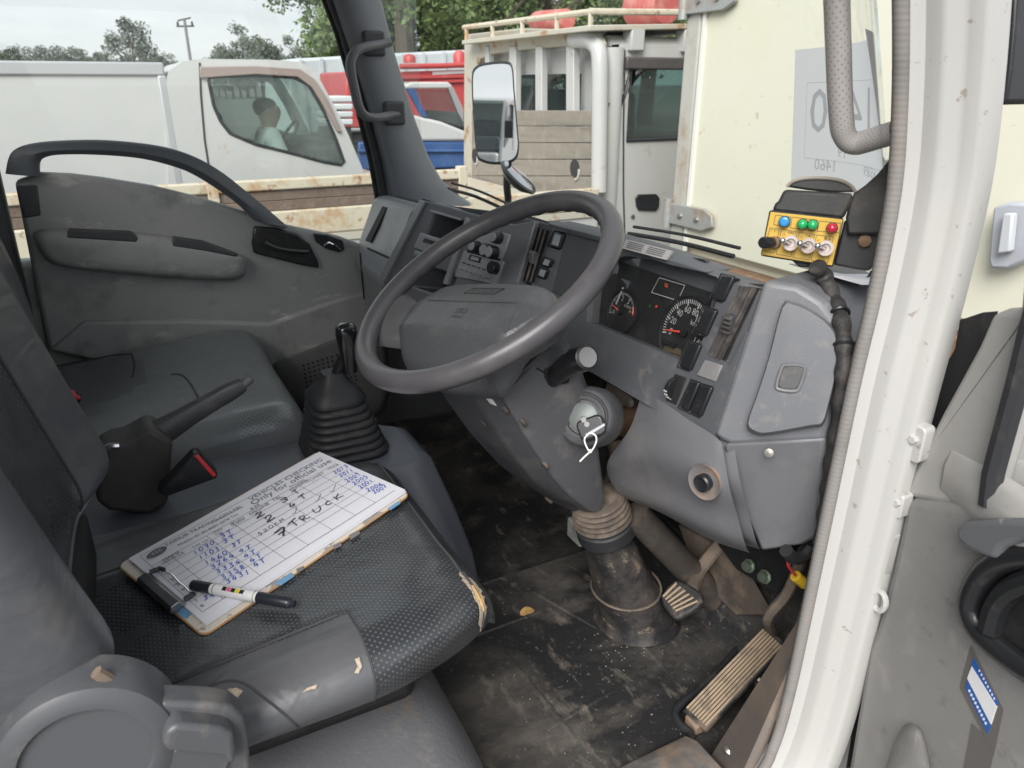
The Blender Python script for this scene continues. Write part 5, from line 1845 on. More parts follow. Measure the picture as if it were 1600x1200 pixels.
# pedal bracket under the dash with bolts, wiring
pbk = thing('pedal_bracket', 'dark steel pedal bracket under the dash corner with green plated bolts', 'bracket', (.6, .45, .2))
part('bracket_plate', prism([pY(u, v, .44) for u, v in ((1120, 850), (1160, 838), (1225, 860), (1238, 890), (1215, 930), (1190, 915), (1150, 890))], (0, .012, 0)), mt['black'], pbk, bevel=.003)
gb_m = M('green_plated_bolt', (.3, .36, .28), .35, metal=.8)
for (u, v) in ((1171, 884), (1196, 901)):
    part('bracket_bolt', lathe([(.013, 0), (.013, .003), (.009, .004), (.009, .012), (0, .013)], pY(u, v, .435), (.1, -1, .3), 8), gb_m, pbk)
part('bracket_web', prism([pY(u, v, .46) for u, v in ((1060, 820), (1150, 870), (1200, 960), (1150, 960), (1090, 900))], (0, .01, 0)), mt['kick'] if 'kick' in mt else mt['col_tube'], pbk)
for pts in ([(1010, 780), (1060, 830), (1110, 880)], [(1030, 775), (1085, 815), (1140, 850)]):
    part('bracket_rod', tube([pY(u, v, .47) for u, v in pts], .008, 6), mt['black'], pbk)
wr = thing('wiring_loom', 'loose wiring with a yellow tagged connector beside the seal', 'wiring', pX(1245, 905, .72))
part('yellow_tag', tube([pX(1243, 900, .715), pX(1257, 912, .72)], .009, 10), M('yellow_tape', (.65, .42, .03), .5), wr)
part('red_wire', tube(cr([pX(u, v, .72) for u, v in ((1243, 899), (1237, 892), (1231, 882), (1232, 870))], 4), .002, 6), mt['red'], wr)
part('black_loom', tube(cr([pX(u, v, .73) for u, v in ((1228, 860), (1240, 872), (1255, 868), (1266, 855))], 4), .010, 8), mt['black_matt'], wr)
# ------------------------------------------------------------------ clipboard, sheet and marker on the cushion
BA, BB, BCn, BD = pZ(187, 880, .361), pZ(318, 992, .361), pZ(640, 771, .402), pZ(505, 702, .402)
ex = (BCn - BB).normalized()
ey = (BA - BB)
ey = (ey - ex * ey.dot(ex)).normalized()
ez = ex.cross(ey)
LX, LY = (BCn - BB).length, (BA - BB).length


def cb3(x, y, h=0.0):
    return BB + ex * x + ey * y + ez * h


def pC(u, v, h=0.0):
    return pP(u, v, BB + ez * h, ez)


cbd = thing('clipboard', 'clipboard with patterned board lying on the driver seat cushion', 'clipboard', cb3(LX / 2, LY / 2))
board_m = M('clipboard_pattern', (.72, .66, .58), .5, var=((.38, .34, .32), 22, .56, .58), dirt=None)
# pattern of blobs: grey and blue patches printed on cream
nt = board_m.node_tree
part('board', prism([cb3(LX / 2 + x, LY / 2 + y, -.001) for x, y in rrect(LX, LY, .012, 5)], -ez * .004), board_m, cbd, bevel=.0008)
part('board_edge', tube([cb3(LX / 2 + x * 1.001, LY / 2 + y * 1.001, -.003) for x, y in rrect(LX, LY, .012, 5)], .0017, 6, closed=True), M('board_edge_wood', (.5, .28, .12), .6), cbd)
blue_p = M('board_blue_print', (.17, .36, .58), .5)
grey_p = M('board_grey_print', (.22, .2, .2), .5)
for q, m_ in (([(429, 912), (455, 894), (460, 900), (438, 915)], blue_p), ([(277, 955), (290, 948), (300, 958), (292, 966), (280, 962)], blue_p), ([(545, 836), (560, 828), (563, 833), (548, 843)], grey_p), ([(520, 852), (532, 846), (534, 852), (522, 858)], grey_p), ([(606, 794), (622, 783), (626, 786), (610, 797)], blue_p), ([(463, 889), (474, 884), (474, 890), (464, 894)], grey_p)):
    part('board_print', prism([pC(u, v, .0) for u, v in q], -ez * .0006), m_, cbd, 0)
# clip
cl_m = mt['chrome']
c0, c1 = pC(226, 905, .006), pC(279, 951, .006)
cdir = (c1 - c0).normalized()
clip = part('clip', loft([[c0 + cdir * t * (c1 - c0).length + ex * a + ez * b for a, b in ((-.010, -.004), (-.012, .003), (-.008, .009), (.004, .010), (.010, .004), (.012, .0))] for t in (0, 1)]), M('clip_steel', (.33, .33, .34), .25, metal=.9), cbd, 30, bevel=.001)
wire = [pC(u, v, h) for u, v, h in ((229, 900, .010), (236, 893, .008), (250, 888, .006), (262, 895, .006), (270, 899, .006), (280, 910, .006), (289, 917, .006), (296, 925, .006), (300, 929, .008), (290, 936, .009), (281, 945, .010))]
part('clip_wire', tube(cr(wire, 3), .0013, 6), mt['chrome'], clip)
for q in (((234, 894), (250, 888), (256, 890)), ((288, 937), (300, 930), (303, 927))):
    part('clip_grip', tube([pC(u, v, .009) for u, v in q], .0035, 6), mt['black'], clip)
for q in (((233, 903), (230, 899)),):
    pass

sh = thing('inspection_sheet', 'white vehicle checking form filled in by hand, under the clipboard clip', 'paper sheet', cb3(LX / 2, LY / 2, .002))
sq = [(201, 873), (321, 975), (634, 766), (499, 706)]


def sheet_fn(h0, amp, du=0, dv=0):
    P_ = [pC(u + du, v + dv, .002) for u, v in sq]
    return grid(lambda a, b: P_[1].lerp(P_[2], a).lerp(P_[0].lerp(P_[3], a), b) + ez * (h0 + amp * max(0, a - .75) ** 2 * (1 - b) + .0003 * math.sin(7 * a + 2 * b)), 16, 8)


part('sheet', sheet_fn(.0002, .006), mt['paper'], sh, 180)
under = part('under_sheets', sheet_fn(-.0010, .004, 1.5, 2.0), mt['paper'], sh, 180)
H = .0034


def T(s, a, b, k=1.0, m=None, shear=0):
    return text(s, pC(*a, H), pC(*b, H), ey, k, 0, font_shear=shear)


prn = ([], [])
for s, a, b, k in (('TAIMUR TRADING CO.LTD', (259, 854), (377, 793), 1.0), ('(T6080603002476)', (331, 818), (380, 792), .9), ('Mobile+81-80-8089-4278 Tim', (280, 853), (373, 804), 1.0), ('VEHICLES CHECKING', (392, 782), (505, 719), .95), ('Only for official use', (396, 789), (519, 721), 1.0),
                   ('NAME', (256, 877), (282, 863), 1.0), ('VEHICLE', (254, 883), (289, 864), 1.0), ('Lot no', (303, 856), (326, 844), 1.0), ('ITEM', (334, 834), (348, 827), 1.0), ('Car', (338, 837), (349, 831), 1.1), ('DETAILS', (361, 820), (382, 808), .9), ('Color', (364, 822), (385, 810), 1.1), ('KM', (394, 797), (407, 790), 1.1), ('ENGINE', (392, 805), (422, 787), 1.0), ('OIL', (428, 783), (442, 776), 1.0), ('SOUND', (453, 762), (477, 750), .9), ('ENGINE', (455, 767), (484, 751), 1.0), ('LIGHT', (487, 751), (508, 739), 1.0), ('YEAR', (513, 735), (531, 726), 1.0)):
    prn = join(prn, T(s, a, b, k))
for k, (u, v) in enumerate(((262, 899), (271, 907), (280, 915), (288, 923), (296, 930), (304, 937), (309, 940), (318, 948))):
    if k in (1, 2, 3, 6, 7):
        prn = join(prn, T(str(k + 1), (u - 2, v + 1), (u + 2, v - 2), 1.0))
part('printed_text', prn, mt['ink_grey'], sh, 0)['kind'] = 'stuff'
# ruled lines
rl = ([], [])
tl, tr_, br_, bl_ = (219, 869), (504, 714), (617, 766), (316, 956)
Q = [pC(*p, H - .0006) for p in (tl, tr_, br_, bl_)]


def sq3(a, b):
    return Q[0].lerp(Q[1], a).lerp(Q[3].lerp(Q[2], a), b)


for b in (0.0, .2, .29, .38, .47, .56, .65, .74, .83, 1.0):
    a0 = 0 if b not in (.0,) else .0
    rl = join(rl, line(sq3(0, b), sq3(1, b), ez, .0007 if b < 1 else .0011, 0))
for a in (0, .09, .26, .385, .50, .63, .76, .88):
    rl = join(rl, line(sq3(a, .2 if 0 < a else 0), sq3(a, 1), ez, .0006, 0))
part('ruled_lines', rl, mt['ink_grey'], sh, 0)['kind'] = 'stuff'
# oval logo
lc_ = pC(245, 863, H)
part('logo', lathe([(1, 0), (1, .0001), (0, .0001)], (0, 0, 0), (0, 0, 1), 28) and ([lc_ + ex * (.0155 * math.cos(t)) + ey * (.0095 * math.sin(t)) for t in [k * math.pi / 14 for k in range(28)]], [tuple(range(28))]), mt['ink_grey'], sh, 0)
part('logo_mark', text('TTC', lc_ - ex * .008 - ey * .003, lc_ + ex * .008 - ey * .003, ey, 1.0, .0004), mt['paper'], sh, 0)
# handwriting
hr = random.Random(3)
hb = ([], [])
for s, a, b in (('1070', (304, 868), (338, 848)), ('1103', (312, 875), (345, 858)), ('1460', (322, 884), (358, 864)), ('3264', (330, 890), (369, 869)), ('3334', (338, 898), (378, 878)), ('3358', (347, 907), (385, 886)), ('3431', (354, 914), (393, 894)),
                ('3T', (346, 842), (366, 831)), ('3T', (348, 850), (370, 839)), ('3T', (362, 856), (380, 848)), ('4T', (374, 865), (395, 855)), ('4T', (382, 873), (402, 863)), ('4T', (391, 880), (412, 868)), ('4T', (398, 888), (418, 877)), ('34', (317, 939), (338, 930)),
                ('2013', (523, 741), (546, 729)), ('2011', (532, 746), (554, 736)), ('2009', (543, 754), (564, 741)), ('2005', (553, 758), (576, 745)), ('2001', (564, 764), (584, 751)), ('2006', (575, 769), (599, 757)), ('2007', (585, 772), (606, 761))):
    hb = join(hb, hand(s, pC(*a, H), pC(*b, H), ey, .0105, .0013, hr, .0004))
part('blue_writing', hb, mt['ink_blue'], sh, 0)['kind'] = 'stuff'
hk = ([], [])
for s, a, b, h_, w_ in (('2', (398, 812), (418, 800), .014, .002), ('2', (414, 818), (434, 806), .014, .002), ('3', (438, 788), (456, 778), .013, .0018), ('T', (461, 774), (472, 766), .013, .0018), ('4', (454, 795), (466, 786), .013, .0018), ('T', (470, 783), (484, 774), .013, .0018), ('520CM', (404, 838), (446, 812), .008, .0009),
                        ('7', (432, 845), (458, 829), .018, .0028), ('T', (456, 827), (474, 812), .018, .0022), ('R', (474, 818), (488, 806), .015, .0018), ('U', (490, 804), (508, 793), .013, .0018), ('C', (508, 792), (522, 784), .012, .0018), ('K', (524, 784), (540, 772), .013, .0018), ('v', (458, 804), (468, 796), .010, .0008), ('v', (493, 785), (505, 776), .010, .0008), ('v', (516, 770), (528, 762), .010, .0008)):
    hk = join(hk, hand(s, pC(*a, H), pC(*b, H), ey, h_, w_, hr, .0004))
part('black_writing', hk, mt['ink'], sh, 0)['kind'] = 'stuff'

# marker pen
m0, m1 = pC(300, 914, .012), pC(462, 944, .012)
md_ = (m1 - m0).normalized()
ml = (m1 - m0).length
pen = thing('marker_pen', 'white marker pen with black caps lying across the clipboard', 'pen', m0.lerp(m1, .5))
cap_m = M('pen_cap', (.02, .023, .03), .3)
part('cap', lathe([(.0062, 0), (.0072, .001), (.0075, .008), (.0078, ml * .2), (0, ml * .2)], m0, md_, 20), cap_m, pen, 40)
bar = part('barrel', lathe([(.0072, ml * .19), (.0076, ml * .22), (.0076, ml * .64), (.0072, ml * .67)], m0, md_, 20), M('pen_white', (.78, .78, .8), .35), pen, 40)
part('cap', lathe([(.0075, ml * .65), (.0078, ml * .67), (.0075, ml * .93), (.006, ml * .95), (.0045, ml * .96), (.0045, ml * .99), (0, ml)], m0, md_, 20), cap_m, pen, 40)
pside = ez.cross(md_).normalized()
pn = (ez - pside * .35).normalized()
psd_ = pn.cross(md_)
for k, c_ in enumerate(((.02, .02, .02), (.75, .12, .25), (.02, .02, .02), (.75, .6, .03), (.02, .02, .02))):
    c = m0 + md_ * (ml * (.345 + k * .042)) + pn * .0076
    part('pen_print', box((0, 0, 0), (.0062, .0055, .0006), frame(c, md_, psd_, pn)), M('pen_print', c_, .4), bar)
for t in (.235, .625):
    part('pen_ring', lathe([(.0078, -.0006), (.0080, 0), (.0078, .0006)], m0 + md_ * (ml * t), md_, 20), M('pen_ring', (.25, .24, .1), .4), bar)

# ------------------------------------------------------------------ control box on the right pillar, its cable
cbx = thing('control_box', 'black switch box with yellow face plate hung on the right pillar', 'control box', pY(1280, 360, .30))
cq = [(1204, 331), (1317, 343), (1300, 415), (1190, 398)]
fc = pX(1255, 372, .675)
cfn = V((.62, -.74, .12)).normalized()       # face towards the driver


def pK(u, v, h=0.0):
    return pP(u, v, fc + cfn * h, cfn)


face = [pK(u, v) for u, v in cq]
cc_x = (face[1] - face[0]).normalized()
cc_y = (face[0] - face[3]).normalized()
blk = M('box_black_paint', (.03, .031, .032), .5, bump=(200, .2, .001), dirt=[((.14, .12, .1), 14, .5, .78, .5)])
yel = M('yellow_face_plate', (.58, .37, .05), .42, dirt=[((.35, .22, .06), 8, .5, .8, .5)])
part('housing', prism([pK(u, v, -.001) for u, v in ((1202, 328), (1319, 341), (1302, 418), (1188, 400))], -cfn * .055), blk, cbx, bevel=.003)
fpl = part('face_plate', prism([pK(u, v, .0005) for u, v in cq], -cfn * .002), yel, cbx, bevel=.0006)
fr_l = ([], [])
for q in ([(1212, 336), (1236, 339), (1233, 354), (1209, 351)], [(1238, 339), (1277, 344), (1273, 361), (1235, 356)], [(1280, 345), (1314, 349), (1311, 364), (1277, 361)],
          [(1203, 356), (1218, 358), (1210, 395), (1194, 392)], [(1221, 358), (1246, 362), (1236, 401), (1213, 397)], [(1249, 363), (1273, 366), (1264, 406), (1239, 402)], [(1276, 367), (1302, 370), (1293, 411), (1267, 407)]):
    for i in range(4):
        fr_l = join(fr_l, line(pK(*q[i]), pK(*q[(i + 1) % 4]), cfn, .0006, .0009))
for s, a, b in (('ﾌﾞｻﾞｰ', (1203, 362), (1217, 364)), ('回転灯', (1231, 364), (1243, 366)), ('作業灯', (1258, 369), (1271, 371)), ('電源', (1287, 374), (1298, 376)), ('入', (1223, 367), (1227, 368)), ('入', (1250, 371), (1254, 372)), ('入', (1276, 376), (1280, 377))):
    fr_l = join(fr_l, text(s, pK(*a), pK(*b), cc_y, 1.0, .0009))
part('face_print', fr_l, mt['ink'], fpl, 0)
for (u, v, r, c_) in ((1222, 345, .0068, (.03, .25, .55)), (1250, 349, .0066, (.02, .38, .12)), (1266, 350, .0066, (.02, .38, .12)), (1296, 355, .0066, (.5, .02, .05))):
    c = pK(u + 4, v + 1)
    lm = part('indicator_bezel', lathe([(r * 1.05, 0), (r * 1.05, .006), (r * .9, .007), (0, .007)], c, cfn, 20), mt['black'], cbx, 40)
    flat = c_[2] > .4
    part('indicator_lens', lathe([(r * .95, .006), (r * .95, .011), (r * .8, .0125 if flat else .0145), (r * .4, .0125 if flat else .0165), (0, .0125 if flat else .017)], c, cfn, 20), M('lens', c_, .18, coat=.3), lm, 60)
gryp = M('switch_boot_plastic', (.5, .44, .42), .6, dirt=[((.3, .24, .2), 30, .5, .7, .5)])
for k, (u, v) in enumerate(((1236, 379), (1263, 383), (1290, 387))):
    c = pK(u, v)
    tb = part('toggle_switch', lathe([(.0095, 0), (.0095, .005), (.0085, .0055), (.0085, .007), (.0095, .0075), (.0095, .013), (.006, .013), (.005, .009), (0, .009)], c, cfn, 20), gryp, cbx, 40)
    ld_ = (cfn - cc_x * .55 + cc_y * .15).normalized()
    part('toggle_lever', lathe([(.0026, 0), (.0021, .016), (.0035, .018), (.004, .021), (.0028, .024), (0, .0245)], c + cfn * .008, ld_, 14), mt['chrome'], tb, 60)
c = pK(1212, 379)
kn_ = part('push_knob', lathe([(.008, 0), (.008, .006), (.0065, .007), (.0065, .014)], c, (cfn - cc_x * .5).normalized(), 18), mt['rust'], cbx, 40)
part('knob_cap', lathe([(.0072, .012), (.0075, .03), (.006, .033), (0, .033)], c, (cfn - cc_x * .5).normalized(), 18), mt['black'], kn_, 40)
# mounting shell behind, angled bracket and round lid
up_ = [(1211, 318), (1216, 314), (1225, 296), (1333, 302), (1330, 318), (1318, 342), (1206, 330)]
part('upper_shell', prism([pK(u, v, -.006) for u, v in up_], -cfn * .045), blk, cbx, bevel=.004)
dome = [(1229, 292), (1238, 284), (1256, 279), (1282, 278), (1310, 281), (1328, 289), (1337, 300), (1300, 301), (1260, 297)]
part('round_lid', prism([pK(u, v, -.012) for u, v in dome], -cfn * .03), blk, cbx, bevel=.003)
part('lid_rim', tube(cr([pK(u, v, -.011) for u, v in dome[:7]], 4), .0022, 6), M('lid_rim', (.3, .27, .23), .6), cbx)
brk = [(1335, 302), (1352, 290), (1372, 272), (1398, 240), (1402, 280), (1394, 330), (1384, 366), (1324, 366), (1322, 340), (1328, 318)]
part('bracket', prism([pK(u, v, -.008) for u, v in brk], -cfn * .02), blk, cbx, bevel=.003)
part('side_plate', prism([pK(u, v, -.022) for u, v in ((1320, 344), (1374, 366), (1366, 415), (1358, 424), (1336, 421), (1302, 414))], -cfn * .02), blk, cbx, bevel=.003)
part('bracket_bolt', lathe([(.008, 0), (.008, .005), (.005, .007), (0, .007)], pK(1351, 376, -.02), cfn, 8), mt['rust'], cbx)
part('bottom_tab', prism([pK(u, v, -.012) for u, v in ((1236, 406), (1290, 416), (1280, 420), (1248, 417))], -cfn * .02), mt['black'], cbx, bevel=.002)
cbt = M('taped_cable', (.028, .027, .027), .6, bump=(90, .6, .003), dirt=[((.13, .11, .1), 30, .5, .75, .4)])
cab_p = [pX(u, v, x) for u, v, x in ((1276, 416, .70), (1288, 432, .70), (1300, 462, .715), (1312, 490, .74), (1318, 530, .768), (1319, 580, .782), (1313, 640, .784), (1304, 700, .784), (1297, 750, .784), (1290, 800, .784), (1283, 850, .784))]
cpp = cr(cab_p, 6)
cable = part('control_cable', tube(cpp, [.0105 + .0014 * math.sin(i * 1.3) for i in range(len(cpp))], 10), cbt, None, origin=cab_p[0])
tag(cable, 'black taped cable running from the switch box down the pillar', 'cable')
for t in (18, 25):
    d_ = (cpp[t + 1] - cpp[t]).normalized()
    part('cable_tie', lathe([(.0125, -.002), (.0135, 0), (.0125, .002)], cpp[t], d_, 14), mt['black'], cable)
part('thin_wire', tube(cr([pX(u, v, .70) for u, v in ((1362, 424), (1355, 434), (1338, 446), (1325, 458), (1317, 472))], 5), .0018, 6), mt['black'], cable)

# dimpled grab handle on the right pillar
ghp = [pX(u, v, x) for u, v, x in ((1400, 206, .765), (1378, 213, .75), (1352, 221, .73), (1338, 224, .72), (1326, 220, .715), (1318, 208, .712), (1315, 190, .712), (1312, 140, .712), (1310, 80, .712), (1308, 20, .712), (1306, -60, .712), (1306, -110, .72), (1330, -140, .76))]
gh2 = part('grab_handle', tube(cr(ghp, 5), .0155, 12, flat=.85), perforated('dimpled_grip', (.42, .395, .38), (.30, .28, .27), .5), None, 60, origin=ghp[0])
tag(gh2, 'pale grey dimpled grab handle on the driver side pillar', 'grab handle')
# UVs for the dimples
me = gh2.data
ul = me.uv_layers.new(name='UVMap')
for lp in me.loops:
    i = lp.vertex_index
    ul.data[lp.index].uv = ((i % 12) / 12 * .095, (i // 12) * .0095)

# lot number sheet inside the windscreen (seen from behind, so mirrored)


def pW(u, v, off=-.012):
    # meet the windscreen surface by a few fixed-point steps
    y = .5
    for _ in range(12):
        p = pY(u, v, y)
        y = ws(p.x, p.z, off).y
    return pY(u, v, y)


w0, w1, w2, w3 = pW(1241, 78), pW(1234, 291), pW(1400, 283), pW(1412, 61)
cs_ = V((.757, 0, 0))


def wsh(a, b):
    p = w0.lerp(w1, b)
    x = p.x + .295 * a
    z = p.z + (x - p.x) * .02
    q = ws(x, z, -.010 + .004 * math.sin(3 * a))
    return q


lot = part('lot_number_sheet', grid(wsh, 14, 8), M('backlit_paper', (.88, .88, .9), .8), None, 180, origin=wsh(.5, .5))
# thin paper lets light through
b_ = lot.data.materials[0].node_tree
tn = b_.nodes.new('ShaderNodeBsdfTranslucent')
tn.inputs['Color'].default_value = (.95, .95, .96, 1)
mx = b_.nodes.new('ShaderNodeMixShader')
mx.inputs['Fac'].default_value = .85
b_.links.new(b_.nodes['Principled BSDF'].outputs[0], mx.inputs[1])
b_.links.new(tn.outputs[0], mx.inputs[2])
b_.links.new(mx.outputs[0], b_.nodes['Material Output'].inputs['Surface'])
tag(lot, 'white sheet with the lot number 1460 taped inside the windscreen', 'paper sheet')
gh_ink = M('show_through_print', (.74, .74, .76), .8)


t_ = gh_ink.node_tree
tn2 = t_.nodes.new('ShaderNodeBsdfTranslucent')
tn2.inputs['Color'].default_value = (.66, .66, .68, 1)
mx2 = t_.nodes.new('ShaderNodeMixShader')
mx2.inputs['Fac'].default_value = .85
t_.links.new(t_.nodes['Principled BSDF'].outputs[0], mx2.inputs[1])
t_.links.new(tn2.outputs[0], mx2.inputs[2])
t_.links.new(mx2.outputs[0], t_.nodes['Material Output'].inputs['Surface'])


def W_(a, b):
    return wsh(a, b) + V((0, -.0012, 0))


def wtext(s, a0, a1, b, k=1.0):
    """print on the far face showing through, so it reads backwards from inside"""
    v, f = text(s, V((0, 0, 0)), V((1, 0, 0)), V((0, 1, 0)), k, 0)
    asp = .297 / .215
    return [W_(a1 - p.x * (a1 - a0), b - p.y * (a1 - a0) * asp) for p in v], f


prn = join(wtext('1460', .13, .66, .56, 1.05), wtext('6589', .60, .74, .83), wtext('1460', .18, .34, .84), wtext('19', .36, .42, .73))
fr2 = [(.10, .22), (.9, .22), (.9, .76), (.10, .76)]
for i in range(4):
    a, b = fr2[i], fr2[(i + 1) % 4]
    for k in range(8):
        p, q = W_(lin(a[0], b[0], k / 8), lin(a[1], b[1], k / 8)), W_(lin(a[0], b[0], (k + 1) / 8), lin(a[1], b[1], (k + 1) / 8))
        prn = join(prn, line(p, q, (0, -1, 0), .0008, 0))
part('sheet_print', prn, gh_ink, lot, 0)
# white paper on the dash top by the cable
pp_ = [V((x, y, z)) for x, y, z in ((.62, .36, .787), (.74, .36, .785), (.74, .45, .775), (.62, .45, .775))]
dps = part('loose_paper', prism(pp_, (0, 0, .001)), mt['paper'], None, origin=pp_[0])
tag(dps, 'loose white paper on the dash top under the windscreen corner', 'paper sheet')

# ------------------------------------------------------------------ outside mirrors of this cab
mr = thing('side_mirror', 'tall rounded rear view mirror on a stay beyond the windscreen', 'mirror', (-1.0, .75, .6))
mcn = pY(770, 177, .78)
mn = V((.455, -.89, .022)).normalized()
mo2 = [(738, 122), (744, 106), (760, 100), (790, 98), (800, 106), (803, 140), (808, 200), (810, 232), (802, 250), (775, 255), (752, 250), (745, 238), (740, 180)]
mo2 = [(p.x, p.y) for p in cr([V((u, v, 0)) for u, v in mo2], 4, True)]
mc2 = (773, 178)


def pM(u, v, h=0.0):
    return pP(u, v, mcn + mn * h, mn)


part('mirror_shell', loft([[pM(mc2[0] + (u - mc2[0]) * s, mc2[1] + (v - mc2[1]) * s, h) for u, v in mo2] for s, h in ((1.0, .004), (1.03, .0), (1.03, -.02), (.9, -.05), (.5, -.065))]), mt['black'], mr, 60)
part('mirror_glass', prism([pM(mc2[0] + (u - mc2[0]) * .965, mc2[1] + (v - mc2[1]) * .975, .006) for u, v in mo2], -mn * .003), M('mirror_silver', (.86, .88, .9), .015, metal=1), mr, 0)
part('mirror_stay', tube(cr([pM(793, 252, -.02), pM(792, 290, -.03), pM(792, 330, -.04), V((-.86, .60, .42)), V((-.80, .50, .40))], 4), .014, 10), mt['black'], mr)
rm = thing('round_mirror', 'small round convex mirror tilted on the mirror stay', 'mirror', pM(812, 275))
rn = (R_ * .62 + U_ * .60 - F_ * .42).normalized()
rc_ = pM(812, 275, .03)
part('mirror_shell', lathe([(.075, .0), (.08, -.004), (.078, -.012), (.05, -.03), (.0, -.036)], rc_, rn, 28), mt['black'], rm, 50)
part('mirror_glass', lathe([(.072, .001), (.05, .004), (0, .006)], rc_, rn, 28), M('convex_silver', (.5, .52, .54), .05, metal=1), rm, 60)
dm = thing('door_mirror', 'black mirror housing hanging outside the driver door frame at the top right', 'mirror', pY(1572, 60, .42))
dq = [(1554, -60), (1553, 60), (1555, 150), (1562, 166), (1572, 160), (1580, 110), (1586, 40), (1592, -60)]
part('mirror_shell', prism([pY(u, v, .40) for u, v in dq], (.0, .10, 0)), mt['black'], dm, bevel=.006, bseg=3)
part('mirror_stay', tube([pY(1580, -40, .45), V((.98, .45, 1.35))], .012, 8), mt['black'], dm)
# ------------------------------------------------------------------ vehicles parked outside
ext_white = M('truck_white_paint', (.51, .515, .51), .35, coat=.3, dirt=[((.5, .46, .38), 1.4, .55, .85, .4, (1, 1, .3)), ((.35, .2, .1), 9, .68, .8, .4)])
ext_cream = M('flatbed_cream_paint', (.5, .48, .41), .45, dirt=[((.5, .38, .24), 2.2, .52, .8, .55), ((.33, .15, .05), 7, .62, .74, .8)])
rail_m = M('rusty_rail_paint', (.58, .53, .42), .5, dirt=[((.42, .22, .08), 5, .52, .72, .8, (.3, 1, 1)), ((.25, .1, .04), 16, .62, .74, .8)])
wood_m = M('weathered_wood', (.17, .125, .1), .85, bump=(30, .6, .01), dirt=[((.1, .07, .06), 4, .45, .7, .6, (.2, .2, 3)), ((.28, .22, .17), 8, .55, .75, .5)])
wood_g = M('grey_weathered_board', (.26, .235, .2), .85, bump=(25, .5, .01), dirt=[((.17, .15, .125), 3, .45, .7, .6, (.3, 1, 4)), ((.36, .32, .27), 9, .55, .75, .5)])
yel_box = M('cream_box_panel', (.68, .67, .555), .35, coat=.2, dirt=[((.66, .6, .4), 1.3, .5, .8, .35), ((.4, .28, .12), 12, .7, .8, .5)])
tyre_m = M('tyre_rubber', (.03, .03, .032), .8, bump=(40, .4, .01))
under_m = M('chassis_dark', (.03, .03, .032), .7)
cloth_in = M('cab_interior', (.12, .12, .125), .8)


def wheel(parent, c, r=.36, w=.22):
    wv = part('wheel', lathe([(r * .5, -w / 2), (r * .9, -w / 2), (r, -w * .35), (r, w * .35), (r * .9, w / 2), (r * .5, w / 2)], c, (1, 0, 0), 28), tyre_m, parent, 40)
    part('rim', lathe([(r * .55, -w * .4), (r * .55, w * .42), (r * .4, w * .3), (0, w * .25)], c, (1, 0, 0), 20), M('wheel_rim', (.35, .35, .34), .5, metal=.6), wv, 40)


# --- flatbed beside us: side gate, headboard guard, cab
XA = -2.5
fa = thing('flatbed_truck', 'rusty white flatbed truck with guard frame and wooden boards behind its cab', 'truck', (-3.5, .5, GZ))
part('bed_floor', bx(-4.55, XA, -2.7, 2.15, .26, .30), ext_cream, fa)
part('lower_rail', bx(XA - .05, XA, -2.7, 2.15, .30, .43), rail_m, fa, bevel=.01)
part('bed_skirt', bx(XA - .04, XA - .012, -2.7, 2.15, .08, .295), ext_white, fa)
part('upper_rail', bx(XA - .045, XA + .002, -2.7, 1.27, .532, .585), rail_m, fa, bevel=.008)
for k, (z0, z1) in enumerate(((.432, .48), (.482, .53))):
    for y0, y1 in ((-2.7, -1.4), (-1.39, -.06), (-.05, 1.26)):
        part('plank', bx(XA - .035, XA - .012, y0, y1, z0, z1), wood_m, fa, bevel=.003)
for y in (-2.68, -1.395, -.055, 1.245):
    part('gate_post', bx(XA - .05, XA + .004, y - .025, y + .025, .43, .60), rail_m, fa, bevel=.004)
YH = 2.2


def hbp(u, v, y=YH):
    return pY(u, v, y)


# guard frame behind the cab: plate on the left, posts, top rail
plate = [hbp(u, v) for u, v in ((725, 54), (812, 44), (905, 46), (930, 52), (938, 66), (938, 78), (902, 70), (812, 78), (768, 84), (750, 92), (742, 110), (740, 172), (738, 298), (724, 300))]
part('guard_plate', prism(plate, (0, .05, 0)), ext_cream, fa, bevel=.01)
for u0, u1 in ((795, 805), (836, 846), (884, 896), (757, 763)):
    part('guard_post', prism([hbp(u, v, YH - .01) for u, v in ((u0, 72), (u1, 72), (u1, 300), (u0, 300))], (0, .05, 0)), ext_white, fa, bevel=.006)
part('guard_post', tube(cr([hbp(u, v, YH) for u, v in ((896, 62), (918, 62), (930, 70), (937, 92), (937, 180), (936, 300))], 4), .05, 10), ext_white, fa, 60)
pz = [(172, 197), (197, 223), (223, 249), (249, 275), (275, 302)]
for k, (v0, v1) in enumerate(pz):
    b0_, b1_ = hbp(737, v0, YH - .03), hbp(929, v0 + 1, YH - .03)
    c0_, c1_ = hbp(737, v1 - .35, YH - .03), hbp(929, v1 - .35, YH - .03)
    part('board', prism([b0_, b1_, c1_, c0_], (0, .03, 0)), wood_g, fa, bevel=.004)
for (u, v, r) in ((898, 263, .055), (742, 243, .055)):
    c = hbp(u, v, YH - .032)
    ho_ = part('board_hole', lathe([(r, 0), (r * 1.0, .002), (0, .002)], c, (0, -1, 0), 24), under_m, fa, 30)
    part('hole_rim', tube([c + V((r * .7 * math.cos(a) + .02, -.004, r * math.sin(a) - .012)) for a in [math.radians(-95 + 18 * k) for k in range(7)]], .008, 6), ext_white, ho_)
